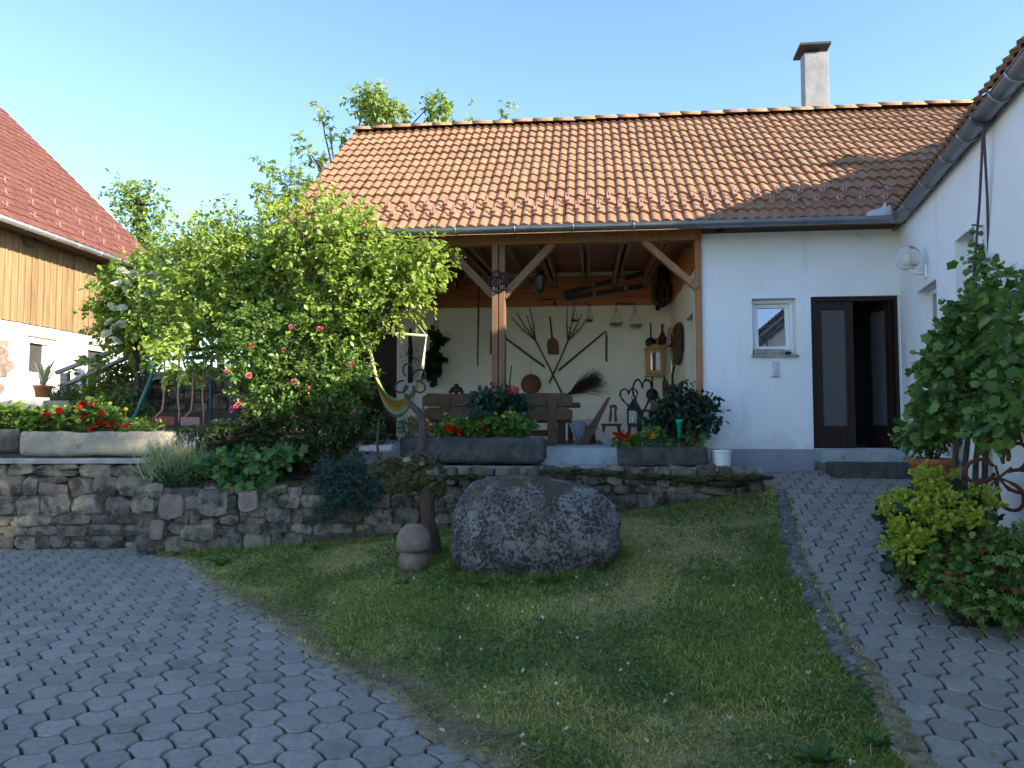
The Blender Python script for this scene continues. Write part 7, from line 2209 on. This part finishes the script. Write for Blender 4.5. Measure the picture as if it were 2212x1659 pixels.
# ---------------- lawn: blades, weeds, clover heads
def lawn_points(n, seed):
    g = np.random.default_rng(seed)
    xs = np.array([p[0] for p in LAWN]); ys = np.array([p[1] for p in LAWN])
    out = []
    while sum(len(o) for o in out) < n:
        x = g.uniform(xs.min(), xs.max(), n); y = ys.min() + (ys.max() - ys.min()) * g.random(n) ** 1.35
        k = inside(LAWN, x + g.normal(0, .035, n), y + g.normal(0, .035, n))
        k &= ((x - BOULDER[0]) / BOULDER[2]) ** 2 + ((y - BOULDER[1]) / BOULDER[3]) ** 2 > .9
        out.append(np.stack([x[k], y[k]], 1))
    return np.concatenate(out)[:n], g
def fbm(p, s, seed):
    # cheap smooth value noise for colour patches
    g = np.random.default_rng(seed)
    T = g.random((64, 64)); out = np.zeros(len(p)); amp = 1; tot = 0
    for o in range(3):
        q = p * s * 2 ** o; i = np.floor(q).astype(int); f = q - i; f = f * f * (3 - 2 * f)
        a = T[i[:, 0] % 64, i[:, 1] % 64]; b_ = T[(i[:, 0] + 1) % 64, i[:, 1] % 64]; c = T[i[:, 0] % 64, (i[:, 1] + 1) % 64]; d = T[(i[:, 0] + 1) % 64, (i[:, 1] + 1) % 64]
        out += amp * ((a * (1 - f[:, 0]) + b_ * f[:, 0]) * (1 - f[:, 1]) + (c * (1 - f[:, 0]) + d * f[:, 0]) * f[:, 1]); tot += amp; amp *= .5
    return out / tot
def edge_dist(p):
    e = np.array(EDGE_L + [EL_END]); best = np.full(len(p), 9.0)
    for a, b_ in zip(e[:-1], e[1:]):
        ab = b_ - a; t_ = np.clip(((p - a) @ ab) / (ab @ ab), 0, 1)
        best = np.minimum(best, np.linalg.norm(p - (a + t_[:, None] * ab), axis=1))
    return best
def edge_dist_r(p):
    e = np.array(EDGE_R + [ER_END]); best = np.full(len(p), 9.0)
    for a, b_ in zip(e[:-1], e[1:]):
        ab = b_ - a; t_ = np.clip(((p - a) @ ab) / (ab @ ab), 0, 1)
        best = np.minimum(best, np.linalg.norm(p - (a + t_[:, None] * ab), axis=1))
    return best
p, g = lawn_points(190000, 71)
ed = np.minimum(edge_dist(p), edge_dist_r(p) * 1.5)
dry = fbm(p, 1.1, 5)
dryness = np.clip((dry - .31) * 3.6, 0, 1) * .95 + np.clip(.25 - ed, 0, .25) * 2.2
keep = g.random(len(p)) > .30 * np.clip(dryness, 0, 1)
p, ed, dryness = p[keep], ed[keep], dryness[keep]
n = len(p)
h = hgt(p[:, 0], p[:, 1])
tall = fbm(p, 2.3, 9)
size = (.028 + .036 * tall) * g.uniform(.6, 1.4, n) * (1 - .35 * np.clip(dryness, 0, 1))
rn = np.clip(g.random(n) ** 1.2 * .72 + np.where(g.random(n) < .16 + .8 * np.clip(dryness, 0, 1), .42, .0), 0, 1)
lean = g.normal(size=(n, 2)) * 1.25
d = np.stack([lean[:, 0], lean[:, 1], np.ones(n)], 1)
me = leafmesh((BLADE[0] * np.array((1.9, 1, 1)), BLADE[1]), np.stack([p[:, 0], p[:, 1], h - .010 + .03 * np.clip(1 - ed / .16, 0, 1)], 1), d, g.normal(size=(n, 3)) + np.array((0, 0, .3)), size, rn)
me.materials.append(LM['grass'])
tag(put('grass', me), 'short patchy lawn grass with dry yellow spots', 'grass', kind='stuff')
# coarser tufts, and longer grass round the boulder, stump and wall foot
g = np.random.default_rng(77)
cl, _g = lawn_points(420, 78)
ring = []
for k in range(420):
    a = g.uniform(0, 2 * math.pi); ring.append((BOULDER[0] + math.cos(a) * (BOULDER[2] * 1.0 + abs(g.normal(0, .05))), BOULDER[1] + math.sin(a) * (BOULDER[3] * 1.02 + abs(g.normal(0, .05)))))
for k in range(160): ring.append((sq.x + g.normal(0, .16), sq.y + g.normal(0, .12)))
for k in range(420): ring.append((g.uniform(-4.2, 3.0), 9.0 - abs(g.normal(0, .07))))
cc = np.concatenate([cl, np.array(ring)])
k_ = 14
pp_ = (cc[:, None] + g.normal(size=(len(cc), k_, 2)) * .022).reshape(-1, 2)
sz_ = np.repeat(np.concatenate([g.uniform(.035, .065, len(cl)), g.uniform(.05, .11, len(ring))]), k_) * g.uniform(.5, 1.1, len(pp_))
hh_ = hgt(pp_[:, 0], pp_[:, 1])
dd_ = np.concatenate([g.normal(size=(len(pp_), 2)) * .55, np.ones((len(pp_), 1))], 1)
me = leafmesh((BLADE[0] * np.array((.95, 1, 1.6)), BLADE[1]), np.stack([pp_[:, 0], pp_[:, 1], hh_ - .01], 1), dd_, g.normal(size=(len(pp_), 3)), sz_, g.random(len(pp_)) * .62)
me.materials.append(LM['grass'])
tag(put('tall_grass', me), 'longer grass tufts on the lawn and round the boulder foot', 'grass', kind='stuff')
p, g = lawn_points(52000, 72)
wd = fbm(p, 1.6, 12)
k = g.random(len(p)) < np.clip((wd - .42) * 4, 0, 1) * np.clip(edge_dist(p) * 3, .05, 1)
extra = np.concatenate([np.stack([BOULDER[0] - .75 + g.normal(0, .22, 500), BOULDER[1] - .55 + g.normal(0, .10, 500)], 1), np.stack([sq.x + g.normal(0, .22, 300), sq.y - .15 + g.normal(0, .12, 300)], 1), np.stack([BOULDER[0] + .2 + g.normal(0, .4, 200), BOULDER[1] - .68 + g.normal(0, .05, 200)], 1)])
p = np.concatenate([p[k], extra]); n = len(p)
h = hgt(p[:, 0], p[:, 1])
me = leafmesh(ROUNDL, np.stack([p[:, 0], p[:, 1], h + g.uniform(.004, .030, n)], 1), np.concatenate([g.normal(size=(n, 2)), np.full((n, 1), .25)], 1), np.array((0, 0, 1.0)) + g.normal(size=(n, 3)) * .35, g.uniform(.014, .030, n))
me.materials.append(LM['weed'])
tag(put('clover_leaves', me), 'low clover and weed leaves spread through the lawn', 'weeds', kind='stuff')
p, g = lawn_points(210, 73)
wt = fbm(p, 1.0, 14); p = p[(wt > .42) & (g.random(len(p)) < .75)]; n = len(p)
h = hgt(p[:, 0], p[:, 1]); c = np.stack([p[:, 0], p[:, 1], h + g.uniform(.03, .055, n)], 1)
pts = (c[:, None] + g.normal(size=(n, 7, 3)) * .004).reshape(-1, 3)
me = leafmesh(FLOWER5, pts, rdirs(len(pts), .6), rdirs(len(pts), 1.0), .0075); me.materials.append(LM['white_petal'])
tag(put('clover_flowers', me), 'tiny white clover flowers dotted over the lawn', 'flowers', kind='stuff')
# dry clippings along the paving edge
q = []
for a, b_ in zip(EDGE_L[3:], (EDGE_L + [EL_END])[4:]):
    for k in range(330):
        f = random.random(); q.append((a[0] + (b_[0] - a[0]) * f + random.gauss(.07, .09), a[1] + (b_[1] - a[1]) * f + random.gauss(.05, .09)))
q = np.array(q); n = len(q)
LM['straw'] = leafmat('straw_bit', (.15, .105, .06), (.25, .185, .105), (.36, .28, .17), .8, .1)
me = leafmesh((BLADE[0] * np.array((.9, 1, .3)), BLADE[1]), np.stack([q[:, 0], q[:, 1], hgt(q[:, 0], q[:, 1]) + .022], 1), np.concatenate([rng.normal(size=(n, 2)), np.full((n, 1), .05)], 1), np.tile((0, 0, 1.0), (n, 1)), rng.uniform(.03, .09, n))
me.materials.append(LM['straw'])
tag(put('dry_clippings', me), 'dry straw clippings along the paving edge', 'clippings', kind='stuff')
# tufts of grass and moss in the paving joints
def joint_tufts(spots, seed):
    g = np.random.default_rng(seed); P_, D_, S_ = [], [], []
    for u, v in spots:
        c = on_ground(u, v); k = int(g.integers(8, 26))
        P_.append(np.array((c.x, c.y, c.z + .004)) + g.normal(size=(k, 3)) * np.array((.022, .014, 0)))
        D_.append(np.concatenate([g.normal(size=(k, 2)), np.full((k, 1), .8)], 1)); S_.append(g.uniform(.02, .05, k))
    P_, D_, S_ = np.concatenate(P_), np.concatenate(D_), np.concatenate(S_)
    me = leafmesh(BLADE, P_, D_, g.normal(size=(len(P_), 3)), S_, g.random(len(P_)) * .6); me.materials.append(LM['grass'])
    return me
sp_ = [(random.uniform(20, 900), random.uniform(1240, 1640)) for _ in range(46)] + [(random.uniform(1780, 2180), random.uniform(1100, 1650)) for _ in range(34)] + [(560, 1555), (850, 1650), (690, 1480), (2050, 1560), (2080, 1540)]
sp_ = [q for q in sp_ if inside(PAVE_L, np.array([on_ground(*q).x]), np.array([on_ground(*q).y]))[0] or inside(PAVE_R, np.array([on_ground(*q).x]), np.array([on_ground(*q).y]))[0]]
tag(put('joint_weeds', joint_tufts(sp_, 81)), 'tiny grass tufts growing in the paving joints', 'weeds', kind='stuff')
# broad weeds: rosettes at the boulder, stump and wall foot
def rosette(label, u, v, n, s, grp='broad leaved weeds in the lawn'):
    c = on_ground(u, v); n = int(n * 1.7); s *= .85
    t = thing('broad_weed', label, 'weed', c, 0, grp)
    an = np.linspace(0, 2 * math.pi, n, endpoint=False) + rng.normal(size=n) * .3
    el = rng.uniform(R(8), R(50), n)
    d = np.stack([np.cos(an) * np.cos(el), np.sin(an) * np.cos(el), np.sin(el)], 1)
    leaves('leaves', (OVAL[0] * np.array((.8, 1, 1.6)), OVAL[1]), np.tile(np.array(c), (n, 1)), d, np.stack([-np.cos(an) * .5, -np.sin(an) * .5, np.ones(n)], 1), rng.uniform(.6, 1.2, n) * s, LM['weed'], t)
for label, u, v, n, s in (('broad dock leaves where wall meets paving and lawn', 478, 1222, 6, .20), ('upright dock leaves at the wall foot beside the mushroom', 680, 1190, 5, .15), ('single pale dock leaf standing behind the mushroom', 824, 1150, 3, .16),
        ('weed rosette at the foot of the boulder facing the lawn', 1185, 1262, 8, .14), ('weed rosette below the far flank of the boulder', 1300, 1235, 9, .13), ('leafy weeds between mushroom and boulder', 985, 1240, 14, .15), ('leafy weed before the wooden mushroom', 870, 1262, 9, .11),
        ('large dandelion rosette on the lawn near the lower path edge', 1765, 1650, 11, .17), ('pale green weed on the lawn corner beside the path', 1895, 1610, 8, .13), ('weed tuft growing in the lawn before the boulder', 1040, 1268, 10, .12)):
    rosette(label, u, v, n, s)
# moss cushions on the low wall top
for k, (u, v, w) in enumerate(((1010, 1030, .34), (1225, 1018, .30), (1400, 1030, .36), (1500, 1035, .30), (1600, 1032, .34), (1560, 1045, .22), (1060, 1040, .2), (1300, 1022, .26))):
    c = at(u, v, 9.12)
    lab = 'moss cushion on the low stone wall top'
    inv = MATS[low_wall.name].inverted()
    mb = MB().blob(inv @ c, (w, .09, .040), .6, 6.0, 4, k)
    mb.build('moss', M['moss'], low_wall, smooth=True)

for o in scene.objects:
    if o.parent is not None and o.name.split('.')[0] in ('stems', 'strings', 'fringe', 'twigs', 'shoots'): o['kind'] = 'stuff'
